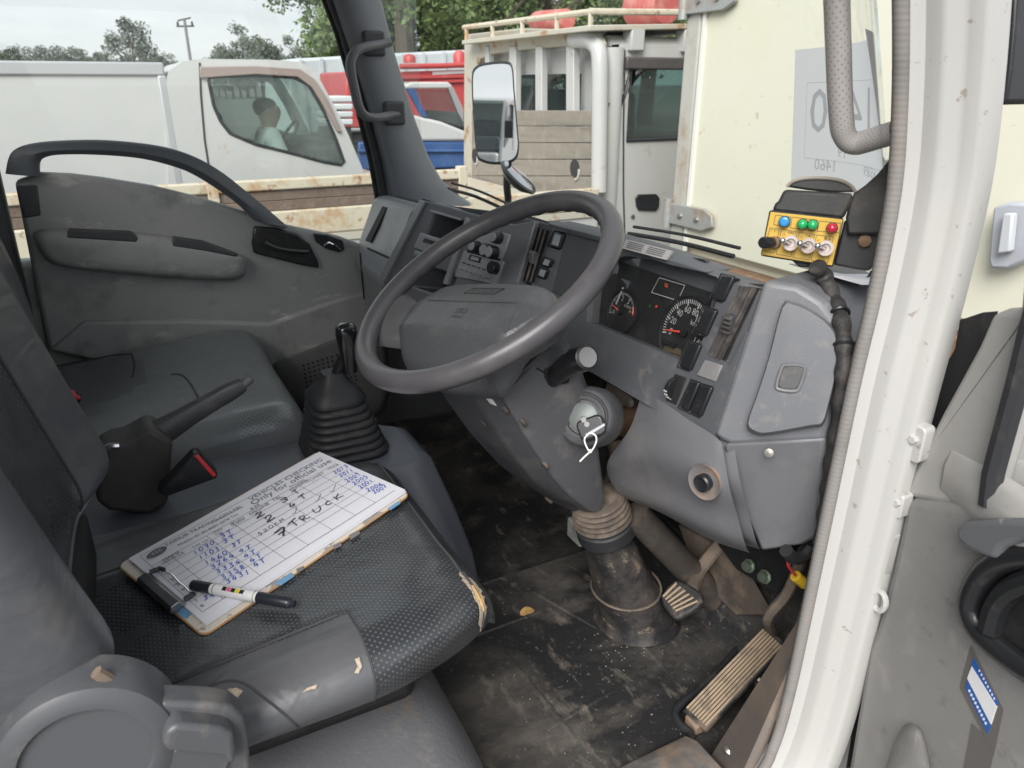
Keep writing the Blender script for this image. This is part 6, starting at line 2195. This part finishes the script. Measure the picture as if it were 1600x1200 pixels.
# cab
cx0, cx1, cy0, cy1 = -4.45, -2.64, 2.30, 3.85
zt_a, zb_a = 1.24, -.35
part('cab_rear_wall', ring_panel([V((x, cy0, z)) for x, z in ((cx0, zb_a), (cx1, zb_a), (cx1, zt_a), (cx0, zt_a))], [V((x, cy0, z)) for x, z in ((-4.2, .78), (-2.98, .78), (-2.98, 1.08), (-4.2, 1.08))], (0, .04, 0), 80), ext_white, fa)
part('cab_corner', tube([V((-2.69, 2.33, -.35)), V((-2.69, 2.33, 1.22))], .075, 12), ext_white, fa)
part('rear_window', bx(-4.25, -2.93, cy0 + .015, cy0 + .022, .74, 1.12), mt['glass_far'], fa)
wy0, wy1 = pX(983, 150, cx1).y, 3.45
part('cab_side', ring_panel([V((cx1, y, z)) for y, z in ((cy0, zb_a), (cy1, zb_a), (cy1, .6), (3.62, zt_a), (cy0, zt_a))], [V((cx1, y, z)) for y, z in ((wy0, .69), (wy1 + .12, .69), (wy1 + .1, .75), (wy1 - .1, 1.14), (wy0, 1.14))], (-.05, 0, 0), 100), ext_white, fa, bevel=.0)
part('cab_side', ring_panel([V((cx0, y, z)) for y, z in ((cy0, zb_a), (cy1, zb_a), (cy1, .6), (3.62, zt_a), (cy0, zt_a))], [V((cx0, y, z)) for y, z in ((wy0, .69), (wy1 + .12, .69), (wy1 + .1, .75), (wy1 - .1, 1.14), (wy0, 1.14))], (.05, 0, 0), 100), ext_white, fa)
part('side_window', bx(cx1 - .03, cx1 - .024, wy0 - .02, 3.6, .66, 1.16), mt['glass_far'], fa)
part('window_surround', tube([V((cx1 + .004, y, z)) for y, z in ((wy0, .69), (wy1 + .1, .69), (wy1 - .1, 1.14), (wy0, 1.14))], .012, 6, closed=True), mt['rubber'], fa)
part('rain_visor', bx(cx1, cx1 + .03, wy0 - .05, 3.3, 1.10, 1.17), M('smoked_visor', (.09, .08, .08), .2), fa, bevel=.01)
part('cab_roof', loft([[V((x, y, z)) for x, z in ((cx0, zt_a - .02), (cx0 + .06, zt_a + .05), (cx1 - .06, zt_a + .05), (cx1, zt_a - .02))] for y in (cy0 - .01, 3.62)]), ext_white, fa, 40, bevel=.02)
part('cab_front', loft([[V((x, y, z)) for x in (cx0, cx1)] + [V((x, y - .06, z)) for x in (cx1, cx0)] for y, z in ((cy1, zb_a), (cy1, .6))]), ext_white, fa, bevel=.02)
part('windscreen', loft([[V((cx0 + .04, cy1, .6)), V((cx1 - .04, cy1, .6)), V((cx1 - .04, cy1 - .01, .6)), V((cx0 + .04, cy1 - .01, .6))], [V((cx0 + .04, 3.62, zt_a)), V((cx1 - .04, 3.62, zt_a)), V((cx1 - .04, 3.61, zt_a)), V((cx0 + .04, 3.61, zt_a))]]), mt['glass_far'], fa, 0)
part('door_gap', tube([pX(u, v, cx1 + .001) for u, v in ((976, 78), (974, 200), (974, 300), (976, 372))], .006, 6), under_m, fa)
hh = part('door_handle', prism([pX(u, v, cx1 + .012) for u, v in ((998, 304), (1026, 303), (1031, 309), (1030, 324), (1025, 330), (998, 329), (995, 322), (994, 310))], (-.02, 0, 0)), mt['black'], fa, bevel=.004)
part('door_lock', lathe([(.016, 0), (.014, .01), (0, .012)], pX(988, 338, cx1), (1, 0, 0), 12), mt['steel'], fa)
part('drain_hook', tube([pX(u, v, cx1 + .02) for u, v in ((938, 165), (942, 160), (952, 162))], .008, 6), mt['rust'], fa)
part('cab_seat', bx(cx0 + .1, cx1 - .15, 2.45, 2.62, .2, .98), cloth_in, fa, bevel=.05)
for x in (-4.0, -3.1):
    part('headrest', box((x, 2.52, 1.02), (.28, .10, .16)), cloth_in, fa, bevel=.03)
part('cab_lining', bx(cx0 + .06, cx1 - .06, 3.3, 3.7, .2, .66), cloth_in, fa, bevel=.05)
# roof rack carried over the cab
rk = [hbp(u, v, y) for u, v, y in ((800, 62, 2.18), (1010, 46, 2.6), (1075, 30, 2.9))]
part('rack_plate', prism([V((-4.4, 2.1, 1.30)), V((-2.6, 2.1, 1.30)), V((-2.6, 3.5, 1.36)), V((-4.4, 3.5, 1.36))], (0, 0, .03)), ext_cream, fa, bevel=.005)
part('rack_rail', tube([V((-4.4, 2.12, 1.42)), V((-2.6, 2.12, 1.40)), V((-2.58, 3.5, 1.44))], .018, 8), rail_m, fa)
for x in (-4.35, -3.9, -3.45, -3.0, -2.62):
    part('rack_post', tube([V((x, 2.12, 1.31)), V((x, 2.12, 1.42))], .016, 6), rail_m, fa)
for y in (2.45, 2.85, 3.3):
    part('rack_foot', bx(-2.70, -2.60, y - .05, y + .05, 1.20, 1.33), ext_white, fa, bevel=.01)
for x in (-4.3, -2.8):
    for y in (-1.6, 3.0):
        wheel(fa, V((x, y, GZ + .38)), .38)
part('chassis', bx(-4.0, -3.0, -2.6, 3.7, -.35, .05), under_m, fa)
red_c = M('red_cylinder_paint', (.48, .12, .11), .5, dirt=[((.6, .35, .3), 8, .5, .75, .5)])
for (u0, v0, u1, v1, y, r, lb_) in ((832, 34, 888, 31, 2.45, .07, 'smaller faded red gas cylinder lying on the flatbed roof rack'), (985, 14, 1042, 10, 2.7, .12, 'larger red gas cylinder on the roof rack above the flatbed cab door')):
    a, b = pY(u0, v0, y), pY(u1, v1, y)
    L = (b - a).length
    gcy = part('gas_cylinder', lathe([(.02, -.05), (.02, 0), (r * .6, .02), (r * .95, .07), (r, .11), (r, L - .03), (r * .8, L), (0, L)], a, b - a, 20), red_c, None, 50, origin=a)
    tag(gcy, lb_, 'gas cylinder')
    part('valve', tube([a - (b - a).normalized() * .05, a - (b - a).normalized() * .09], .015, 8), mt['steel'], gcy)

# --- white box truck further left
XB = -5.5
tb_ = thing('box_truck', 'white box truck with a driver in its cab, parked beyond the flatbed', 'truck', (-6.4, 0, GZ))
part('cargo_box', bx(-7.4, XB - .02, -4.0, .02, .02, 1.16), M('box_panel_white', (.51, .515, .515), .4, bump=(2, .1, .02), dirt=[((.6, .6, .57), .8, .5, .8, .4)]), tb_, bevel=.01)
trim_a = M('box_trim_grey', (.44, .45, .47), .4, metal=.2)
part('top_rail', bx(XB - .06, XB, -4.0, .03, 1.075, 1.175), trim_a, tb_, bevel=.015)
part('corner_post', bx(XB - .06, XB + .002, -.03, .035, .0, 1.08), trim_a, tb_, bevel=.012)
part('cab_back', bx(-7.2, XB - .06, .10, .14, -.3, 1.14), ext_white, tb_, bevel=.02)
oc = [(268, 420), (262, 260), (258, 140), (262, 112), (285, 96), (312, 92), (420, 93), (470, 97), (486, 105), (502, 128), (525, 170), (545, 212), (566, 262), (580, 300), (584, 420)]
ic = [(336, 300), (329, 160), (326, 125), (330, 119), (400, 117), (460, 121), (482, 132), (505, 172), (524, 215), (540, 259), (505, 253), (450, 238), (400, 226), (360, 209), (345, 190), (334, 165)]
ic = ic[3:] + ic[2:3]
ocp = [pX(u, v, XB) for u, v in oc]
icp = [pX(u, v, XB) for u, v in ic]


def star(loop, c, n=96):
    """sample a loop by direction round c (in y,z) so two loops can be bridged"""
    out = []
    for k in range(n):
        a = 2 * math.pi * k / n
        d = V((0, math.cos(a), math.sin(a)))
        best = None
        for i in range(len(loop)):
            p, q = loop[i] - c, loop[(i + 1) % len(loop)] - c
            e = q - p
            den = d.y * e.z - d.z * e.y
            if abs(den) < 1e-9:
                continue
            t = (p.y * e.z - p.z * e.y) / den
            s = (p.y * d.z - p.z * d.y) / den
            if t > 0 and -1e-6 <= s <= 1 + 1e-6:
                best = t if best is None else max(best, t)
        out.append(c + d * best)
    return out


ctr = pX(430, 175, XB)
so_, si_ = star(ocp, ctr), star(icp, ctr)
part('cab_side', loft([si_, so_, [p + V((-.05, 0, 0)) for p in so_], [p + V((-.05, 0, 0)) for p in si_], si_], True, False), ext_white, tb_, 30)
far_s = [p + V((-1.65, 0, 0)) for p in so_]
far_i = [p + V((-1.65, 0, 0)) for p in si_]
part('cab_side', loft([far_i, far_s, [p + V((.05, 0, 0)) for p in far_s], [p + V((.05, 0, 0)) for p in far_i], far_i], True, False), ext_white, tb_, 30)
part('window_surround', tube(si_, .014, 6, closed=True), mt['rubber'], tb_)
vis = [pX(u, v, XB + .03) for u, v in ((312, 104), (400, 103), (470, 108), (492, 124), (512, 156), (534, 206), (527, 206), (506, 166), (487, 136), (465, 120), (400, 116), (313, 122))]
part('rain_visor', prism(vis, (-.03, 0, 0)), M('brown_visor', (.3, .24, .22), .25), tb_, bevel=.006)
part('side_window', prism([p + V((-.02, 0, 0)) for p in si_], (-.005, 0, 0)), glass_mat('cab_side_glass', (.8, .86, .84), gloss=.05, film=((.45, .5, .48), .22, 2)), tb_, 0)  # film paints a greenish tint and reflection onto the pane
part('far_window', prism([p + V((.02, 0, 0)) for p in far_i], (.005, 0, 0)), glass_mat('cab_far_glass', (.86, .9, .88), gloss=.05), tb_, 0)
rf = [pX(u, v, XB - .03) for u, v in oc[3:9]]
part('cab_roof', loft([[p + V((0, 0, 0)) for p in rf] + [p + V((0, 0, -.05)) for p in rf[::-1]], [p + V((-1.6, 0, 0)) for p in rf] + [p + V((-1.6, 0, -.05)) for p in rf[::-1]]]), ext_white, tb_, 40)
wsb = [pX(u, v, XB - .06) for u, v in oc[8:13]]
part('windscreen', loft([wsb + [p + V((0, -.012, 0)) for p in wsb[::-1]], [p + V((-1.53, 0, 0)) for p in wsb] + [p + V((-1.53, -.012, 0)) for p in wsb[::-1]]]), glass_mat('cab_screen_glass', (.85, .9, .88), gloss=.05), tb_, 0)
part('door_gap', tube([pX(u, v, XB + .001) for u, v in ((312, 98), (314, 150), (320, 220), (330, 285))], .008, 6), under_m, tb_)
part('cab_lower', bx(-7.1, XB - .06, .14, 1.75, -.35, .25), ext_white, tb_, bevel=.05)
part('cab_seat', bx(-6.25, -5.75, .30, .45, .15, .80), cloth_in, tb_, bevel=.05)
part('cab_dash', bx(-7.05, XB - .1, 1.1, 1.5, .2, .52), cloth_in, tb_, bevel=.06)
swb = [V((-5.98 + .18 * math.cos(a), 1.02 + .10 * math.sin(a), .56 + .14 * math.sin(a))) for a in [k * math.pi / 12 for k in range(24)]]
part('cab_steering_wheel', tube(swb, .014, 6, closed=True), under_m, tb_)
part('rear_mirror', box(V((XB + .12, 1.62, .66)), (.16, .03, .30)), mt['black'], tb_, bevel=.02)
part('side_lamp', bx(XB - .05, XB - .01, .06, .10, .62, .78), M('lamp_lens', (.5, .3, .15), .3), tb_)
for y in (-2.6, 1.2):
    for x in (-7.0, -5.75):
        wheel(tb_, V((x, y, GZ + .36)))
part('chassis', bx(-6.9, -5.9, -3.9, 1.6, -.4, .0), under_m, tb_)

# driver seated in that cab
PX0, PY0 = -5.98, pX(420, 200, -5.98).y - .02
per = thing('person', 'person in a white shirt sitting in the white truck cab', 'person', (PX0, PY0, .05))
skin_m = M('skin', (.42, .27, .19), .55)
J = {'pel': (0, 0, .15), 'bel': (0, .0, .30), 'che': (0, -.01, .47), 'nec': (0, .015, .585), 'hd0': (0, .03, .66), 'hd1': (0, .04, .735), 'hd2': (0, .035, .80),
     'sr': (.19, 0, .545), 'er': (.23, .10, .30), 'wr': (.17, .34, .36), 'hr': (.15, .42, .40), 'sl': (-.19, 0, .545), 'el': (-.23, .10, .30), 'wl': (-.17, .34, .36), 'hl': (-.15, .42, .40),
     'tr': (.10, .10, .12), 'kr': (.12, .48, .16), 'ar': (.12, .56, -.22), 'fr': (.12, .70, -.26), 'tl': (-.10, .10, .12), 'kl': (-.12, .48, .16), 'al': (-.12, .56, -.22), 'fl': (-.12, .70, -.26)}
RAD = {'pel': .15, 'bel': .14, 'che': .165, 'nec': .06, 'hd0': .092, 'hd1': .122, 'hd2': .10, 'sr': .07, 'er': .045, 'wr': .03, 'hr': .035, 'sl': .07, 'el': .045, 'wl': .03, 'hl': .035, 'tr': .09, 'kr': .06, 'ar': .04, 'fr': .035, 'tl': .09, 'kl': .06, 'al': .04, 'fl': .035}
ED = [('pel', 'bel'), ('bel', 'che'), ('che', 'nec'), ('nec', 'hd0'), ('hd0', 'hd1'), ('hd1', 'hd2'), ('che', 'sr'), ('sr', 'er'), ('er', 'wr'), ('wr', 'hr'), ('che', 'sl'), ('sl', 'el'), ('el', 'wl'), ('wl', 'hl'), ('pel', 'tr'), ('tr', 'kr'), ('kr', 'ar'), ('ar', 'fr'), ('pel', 'tl'), ('tl', 'kl'), ('kl', 'al'), ('al', 'fl')]


def skinned(name, keys, mat, parent, grow=0.0, root='pel', sub=2):
    idx = {k: i for i, k in enumerate(keys)}
    me = bpy.data.meshes.new(name)
    me.from_pydata([J[k] for k in keys], [(idx[a], idx[b]) for a, b in ED if a in idx and b in idx], [])
    me.materials.append(mat)
    o = bpy.data.objects.new(name, me)
    COL.objects.link(o)
    o.parent = parent
    ROOTLOC[o] = ROOTLOC[parent]
    o.modifiers.new('skin', 'SKIN')
    for i, k in enumerate(keys):
        r = RAD[k] + grow
        me.skin_vertices[0].data[i].radius = (r, r * (.72 if k in ('pel', 'bel', 'che') else 1))
        me.skin_vertices[0].data[i].use_root = (k == root)
    s = o.modifiers.new('sub', 'SUBSURF')
    s.levels = s.render_levels = sub
    return o


body = skinned('body', list(J), skin_m, per)
skinned('shirt', ['pel', 'bel', 'che', 'sr', 'er', 'sl', 'el'], M('white_shirt', (.78, .79, .8), .8, bump=(12, .3, .01)), per, .018)
hd_ = V((PX0, PY0 + .018, .05 + .76))
part('hair', loft([[hd_ + V((r * math.cos(a), r * 1.12 * math.sin(a) - .012, z)) for a in [k * math.pi / 10 for k in range(20)]] for z, r in ((-.05, .075), (-.01, .093), (.03, .097), (.06, .085), (.085, .055), (.095, .02))]), M('dark_hair', (.02, .017, .015), .6, bump=(80, .6, .01)), per, 60)

for k, (dx_, dy_, lb_) in enumerate(((2.6, -12.0, 'nearest white box truck of the parked row reflected in the tall side mirror'), (2.9, -20.5, 'farther white box truck of the parked row reflected in the tall side mirror'), (7.6, -15.0, 'white box truck behind our own cab, reflected at the mirror edge'))):
    t2 = dup(tb_)
    t2.location = V(tb_.location) + V((dx_, dy_, 0))
    t2['label'] = lb_
    t2['group'] = 'trucks parked in the row behind'

# --- cream box truck straight ahead (its rear doors face us)
YB = 2.0
yb = thing('box_truck', 'cream box truck whose rear doors fill the view through the windscreen', 'truck', (-.5, 3.5, GZ))
part('cargo_box', bx(-1.57, .62, YB + .05, 5.2, .22, 2.1), yel_box, yb, bevel=.01)
part('rear_door', bx(-1.50, -.455, YB, YB + .045, .28, 2.0), yel_box, yb, bevel=.008)
part('rear_door', bx(-.445, .56, YB, YB + .045, .28, 2.0), yel_box, yb, bevel=.008)
post_m = M('door_post_grey', (.5, .49, .45), .5, metal=.2, dirt=[((.35, .22, .12), 5, .5, .72, .6)])
part('corner_post', bx(-1.62, -1.52, YB - .01, YB + .06, .18, 2.1), post_m, yb, bevel=.012)
part('edge_strip', bx(-1.505, -1.485, YB - .012, YB, .25, 2.05), M('white_edge', (.75, .74, .7), .4), yb)
hinge_m = M('hinge_galvanised', (.42, .43, .42), .5, metal=.5, dirt=[((.35, .2, .1), 8, .55, .75, .6)])
for z in (1.36, .42, 1.85):
    hg = part('hinge', prism([V((x, YB - .012, z + dz)) for x, dz in ((-1.63, .05), (-1.36, .055), (-1.30, .03), (-1.29, -.02), (-1.36, -.05), (-1.63, -.05))], (0, -.02, 0)), hinge_m, yb, bevel=.005)
    part('hinge_pin', tube([V((-1.62, YB - .03, z - .07)), V((-1.62, YB - .03, z + .07))], .022, 10), hinge_m, hg)
    for x in (-1.52, -1.40):
        part('hinge_bolt', lathe([(.016, 0), (.012, .01), (0, .012)], V((x, YB - .032, z)), (0, -1, 0), 8), mt['steel'], hg)
part('lock_bar', tube([V((-.36, YB - .03, .2)), V((-.36, YB - .03, 2.0))], .022, 10), M('lock_bar', (.5, .56, .58), .35, metal=.4), yb)
lt_ = part('door_latch', prism([pY(u, v, YB - .02) for u, v in ((1566, 322), (1592, 314), (1625, 316), (1625, 400), (1590, 418), (1562, 418), (1558, 405))], (0, -.05, 0)), M('latch_grey', (.4, .42, .46), .4), yb, bevel=.01)
part('latch_lever', prism([pY(u, v, YB - .075) for u, v in ((1576, 332), (1592, 332), (1586, 392), (1566, 396))], (0, -.03, 0)), M('latch_light', (.5, .52, .55), .35), lt_, bevel=.006)
part('rear_sill', bx(-1.6, .62, YB - .02, YB + .3, .14, .225), mt['rust'], yb, bevel=.01)
part('chassis', bx(-1.2, .2, YB + .1, 5.2, -.3, .14), under_m, yb)
for x in (-1.25, .3):
    wheel(yb, V((x, 3.2, GZ + .38)), .38, .4)
    part('tail_lamp', bx(x - .12, x + .12, YB + .02, YB + .08, -.1, .03), M('tail_lamp', (.5, .03, .03), .3), yb, bevel=.008)
part('bumper', bx(-1.5, .5, YB + .05, YB + .12, -.32, -.2), ext_cream, yb, bevel=.01)

# --- small truck with blue bed, red truck, grey container behind
XK = -8.2
kt = thing('small_truck', 'small white truck with blue bed behind the left pillar', 'truck', (-8.9, 3.5, GZ))
blu = M('blue_bed_paint', (.035, .09, .24), .45, dirt=[((.12, .18, .34), 3, .5, .8, .4)])
part('bed_side', prism([pX(u, v, XK) for u, v in ((560, 222), (740, 222), (740, 262), (560, 266))], (-.05, 0, 0)), blu, kt, bevel=.02)
part('bed_rail', tube([pX(560, 236, XK + .02), pX(740, 236, XK + .02)], .02, 8), blu, kt)
part('body_side', prism([pX(u, v, XK) for u, v in ((640, 178), (690, 190), (745, 212), (745, 221), (630, 221))], (-1.3, 0, 0)), ext_white, kt, bevel=.05)
part('roof', prism([pX(u, v, XK) for u, v in ((634, 132), (645, 128), (700, 128), (708, 134), (706, 139), (634, 139))], (-1.3, 0, 0)), ext_white, kt, bevel=.03)
part('pillar', prism([pX(u, v, XK) for u, v in ((636, 138), (648, 138), (668, 184), (658, 180))], (-.06, 0, 0)), blu, kt)
part('pillar', prism([pX(u, v, XK) for u, v in ((700, 136), (708, 136), (724, 170), (724, 190), (716, 176))], (-.06, 0, 0)), M('grey_pillar', (.3, .3, .3), .5), kt)
part('side_window', prism([pX(u, v, XK - .03) for u, v in ((650, 140), (704, 140), (722, 182), (722, 198), (668, 182))], (-.01, 0, 0)), mt['glass_far'], kt, 0)
part('cab_inside', prism([pX(u, v, XK - .6) for u, v in ((668, 172), (730, 176), (740, 204), (660, 190))], (-.2, 0, 0)), cloth_in, kt, bevel=.05)
part('lower_body', bx(-9.5, XK - .1, pX(560, 262, XK).y, pX(740, 262, XK).y, GZ + .35, pX(650, 264, XK).z - .02), under_m, kt)
for y in (2.6, 4.6):
    wheel(kt, V((XK - .2, y, GZ + .28)), .28, .16)
XR = -10.5
rt = thing('red_truck', 'red truck with a boom and ladder rack behind the left pillar', 'truck', (-11.3, 4, GZ))
redp = M('red_truck_paint', (.45, .06, .06), .4, dirt=[((.6, .3, .28), 2, .55, .8, .4)])
part('body', prism([pX(u, v, XR) for u, v in ((540, 112), (626, 112), (740, 108), (740, 200), (540, 200))], (-1.6, 0, 0)), redp, rt, bevel=.03)
for q in ([(545, 120), (725, 116), (725, 121), (545, 125)], [(640, 128), (725, 124), (725, 128), (640, 132)]):
    part('side_rail', prism([pX(u, v, XR + .05) for u, v in q], (-.06, 0, 0)), redp, rt)
part('upper_rail', tube([pX(625, 104, XR + .06), pX(690, 103, XR + .06), pX(740, 101, XR + .06)], .04, 8), redp, rt)
part('beacon', lathe([(.1, 0), (.1, .08), (.07, .12), (0, .13)], pX(640, 98, XR - .4), (0, 0, 1), 16), redp, rt, 50)
part('beacon', lathe([(.1, 0), (.1, .2), (.05, .26), (0, .26)], pX(718, 106, XR - .2), (0, 0, 1), 12), redp, rt, 50)
part('light_panel', prism([pX(u, v, XR + .02) for u, v in ((676, 112), (740, 109), (740, 114), (676, 117))], (-.03, 0, 0)), ext_white, rt)
part('chassis', bx(XR - 1.5, XR - .05, 1.6, 6.5, GZ + .2, .1), under_m, rt)
for y in (2.2, 5.5):
    wheel(rt, V((XR - .2, y, GZ + .4)), .4)
gc = thing('grey_container', 'long pale grey container body behind the red truck', 'container', (-14.5, 5, GZ))
gcm = M('container_grey', (.5, .54, .56), .45, bump=(1.5, .1, .05), dirt=[((.42, .45, .47), .7, .4, .7, .5)])
part('container_body', prism([pX(u, v, -13.5) for u, v in ((452, 92), (600, 84), (760, 76), (760, 200), (452, 210))], (-2.4, 0, 0)), gcm, gc, bevel=.05)
part('container_base', bx(-15.7, -13.6, pX(452, 200, -13.5).y, pX(760, 200, -13.5).y, GZ, pX(500, 200, -13.5).z), under_m, gc)
for k in range(9):
    u = 470 + k * 32
    p = pX(u, 95, -13.49)
    part('container_rib', bx(-13.5, -13.46, p.y - .03, p.y + .03, .0, pX(u, lin(93, 78, k / 9), -13.49).z), gcm, gc)
sgn = thing('white_crate', 'stack of pale crates on a load bed beyond the white cab', 'crate', (-9.4, 2.1, GZ))
for k in range(4):
    part('crate_tier', prism([pX(u, v, -9.0) for u, v in ((512, 150 + k * 12), (552, 150 + k * 12), (552, 160 + k * 12), (512, 160 + k * 12))], (-.6, 0, 0)), M('crate_plastic', (.6, .62, .63), .5), sgn, bevel=.02)
part('crate_stand', bx(-9.6, -9.05, pX(514, 198, -9.0).y, pX(550, 198, -9.0).y, GZ, pX(530, 200, -9.0).z), under_m, sgn)

# ------------------------------------------------------------------ trees and pole
def leaf_mesh(name, seed, H_, R, nl, size, trunk_h):
    r = random.Random(seed)
    vs, fs = [], []
    clumps = []
    for k in range(26):
        a, z = r.uniform(0, 6.283), r.uniform(0, 1)
        rad = R * (math.sin(math.pi * min(.95, .12 + z * .83)) ** .7) * r.uniform(.35, 1.0)
        clumps.append((V((rad * math.cos(a), rad * math.sin(a), trunk_h + (H_ - trunk_h) * z)), r.uniform(.2, .36) * R))
    for k in range(nl):
        c, cr_ = r.choice(clumps)
        d = V((r.gauss(0, 1), r.gauss(0, 1), r.gauss(0, .8))).normalized() * cr_ * (r.random() ** .4)
        p = c + d
        s = size * r.uniform(.5, 1.3)
        e1 = V((r.gauss(0, 1), r.gauss(0, 1), r.gauss(0, 1))).normalized()
        e2 = e1.cross(V((r.gauss(0, 1), r.gauss(0, 1), r.gauss(0, 1)))).normalized()
        o = len(vs)
        vs += [p - e1 * s, p + e2 * s * .5, p + e1 * s, p - e2 * s * .5]
        fs.append((o, o + 1, o + 2, o + 3))
    return vs, fs


def leaf_mat(name, c1, c2, c3):
    return M(name, c1, .6, var=(c2, .5, .4, .6), dirt=[(c3, 1.7, .5, .7, .7)])


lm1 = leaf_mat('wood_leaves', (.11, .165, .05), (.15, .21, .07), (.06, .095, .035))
lm2 = leaf_mat('far_leaves', (.13, .16, .12), (.16, .18, .14), (.10, .12, .10))  # distance haze painted in as a paler, greyer leaf colour
bark = M('tree_bark', (.12, .1, .08), .9, bump=(6, .6, .05))


def tree_proto(name, seed, H_, R, nl, size, lm, label, grp):
    t = thing(name, label, 'tree', (0, 0, 0), grp)
    r = random.Random(seed)
    th = H_ * .22
    tk = tube([V((0, 0, 0)), V((.1, .05, th)), V((.0, .1, H_ * .5)), V((.1, 0, H_ * .8))], [H_ * .03, H_ * .025, H_ * .016, H_ * .006], 8)
    for k in range(6):
        a = r.uniform(0, 6.28)
        z = r.uniform(th, H_ * .6)
        tk = join(tk, tube([V((.05, .05, z)), V((R * .4 * math.cos(a), R * .4 * math.sin(a), z + H_ * .1)), V((R * .75 * math.cos(a), R * .75 * math.sin(a), z + H_ * .2))], [H_ * .012, H_ * .008, H_ * .003], 6))
    part('trunk', tk, bark, t)
    part('crown', leaf_mesh(name, seed, H_, R, nl, size, th), lm, t, 0)
    return t


def place(p, x, y, sc, rz, first):
    o = p if first else dup(p)
    o.location = (x, y, GZ - .05)
    o.scale = (sc, sc, sc)
    o.rotation_euler = (0, 0, rz)
    return o


def polar(u, dist):
    a = YAW - math.atan((u - 800) / math.hypot(F_PX, 470))
    return CAM.x - math.sin(a) * dist, CAM.y + math.cos(a) * dist


rt_ = random.Random(11)
protos = [tree_proto('broadleaf_tree', 20 + k, 11 + k, 3.6, 11000, .115, lm1, 'leafy green tree in the wood behind the parked trucks', 'trees in the wood behind the trucks') for k in range(3)]
spots = [(585, 30), (640, 27), (690, 31), (745, 28), (800, 33), (850, 29), (905, 34), (960, 32), (615, 37), (720, 38), (830, 40), (1010, 37), (545, 42)]
for i, (u, d_) in enumerate(spots):
    x, y = polar(u, d_)
    place(protos[i % 3], x, y, rt_.uniform(.85, 1.15), rt_.uniform(0, 6.28), i < 3)
fproto = [tree_proto('far_tree', 40 + k, 8 + k * .8, 3.4, 2600, .22, lm2, 'haze-tinted tree in the far tree line above the box truck', 'trees of the far tree line') for k in range(3)]
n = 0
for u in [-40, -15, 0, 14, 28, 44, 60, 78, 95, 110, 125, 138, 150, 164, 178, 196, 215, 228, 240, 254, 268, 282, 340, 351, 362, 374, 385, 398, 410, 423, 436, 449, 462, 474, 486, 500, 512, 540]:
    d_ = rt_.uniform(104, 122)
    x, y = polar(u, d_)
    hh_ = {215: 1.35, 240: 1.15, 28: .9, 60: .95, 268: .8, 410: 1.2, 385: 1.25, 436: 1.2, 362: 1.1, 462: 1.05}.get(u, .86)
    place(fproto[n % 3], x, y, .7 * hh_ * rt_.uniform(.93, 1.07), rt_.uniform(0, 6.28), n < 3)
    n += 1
x, y = polar(303, 70)
po = thing('utility_pole', 'thin utility pole standing up behind the white truck cab', 'pole', (x, y, GZ))
zt = pZ(303, 48, 0)
ph_ = CAM.z + 70 * (130 - 46) / 1242
part('pole_shaft', tube([V((x, y, GZ)), V((x, y, ph_))], [.14, .10], 10), M('pole_concrete', (.2, .2, .2), .8), po)
part('cross_arm', tube([V((x - .4, y - .6, ph_ - .5)), V((x + .4, y + .6, ph_ - .5))], .07, 6), under_m, po)
part('cross_arm', tube([V((x - .3, y - .45, ph_ - .1)), V((x + .3, y + .45, ph_ + .1))], .06, 6), under_m, po)
for k in (-.5, 0, .5):
    part('insulator', lathe([(.07, 0), (.09, .15), (.05, .3), (0, .3)], V((x + k * .7, y + k, ph_ - .45)), (0, 0, 1), 8), under_m, po)
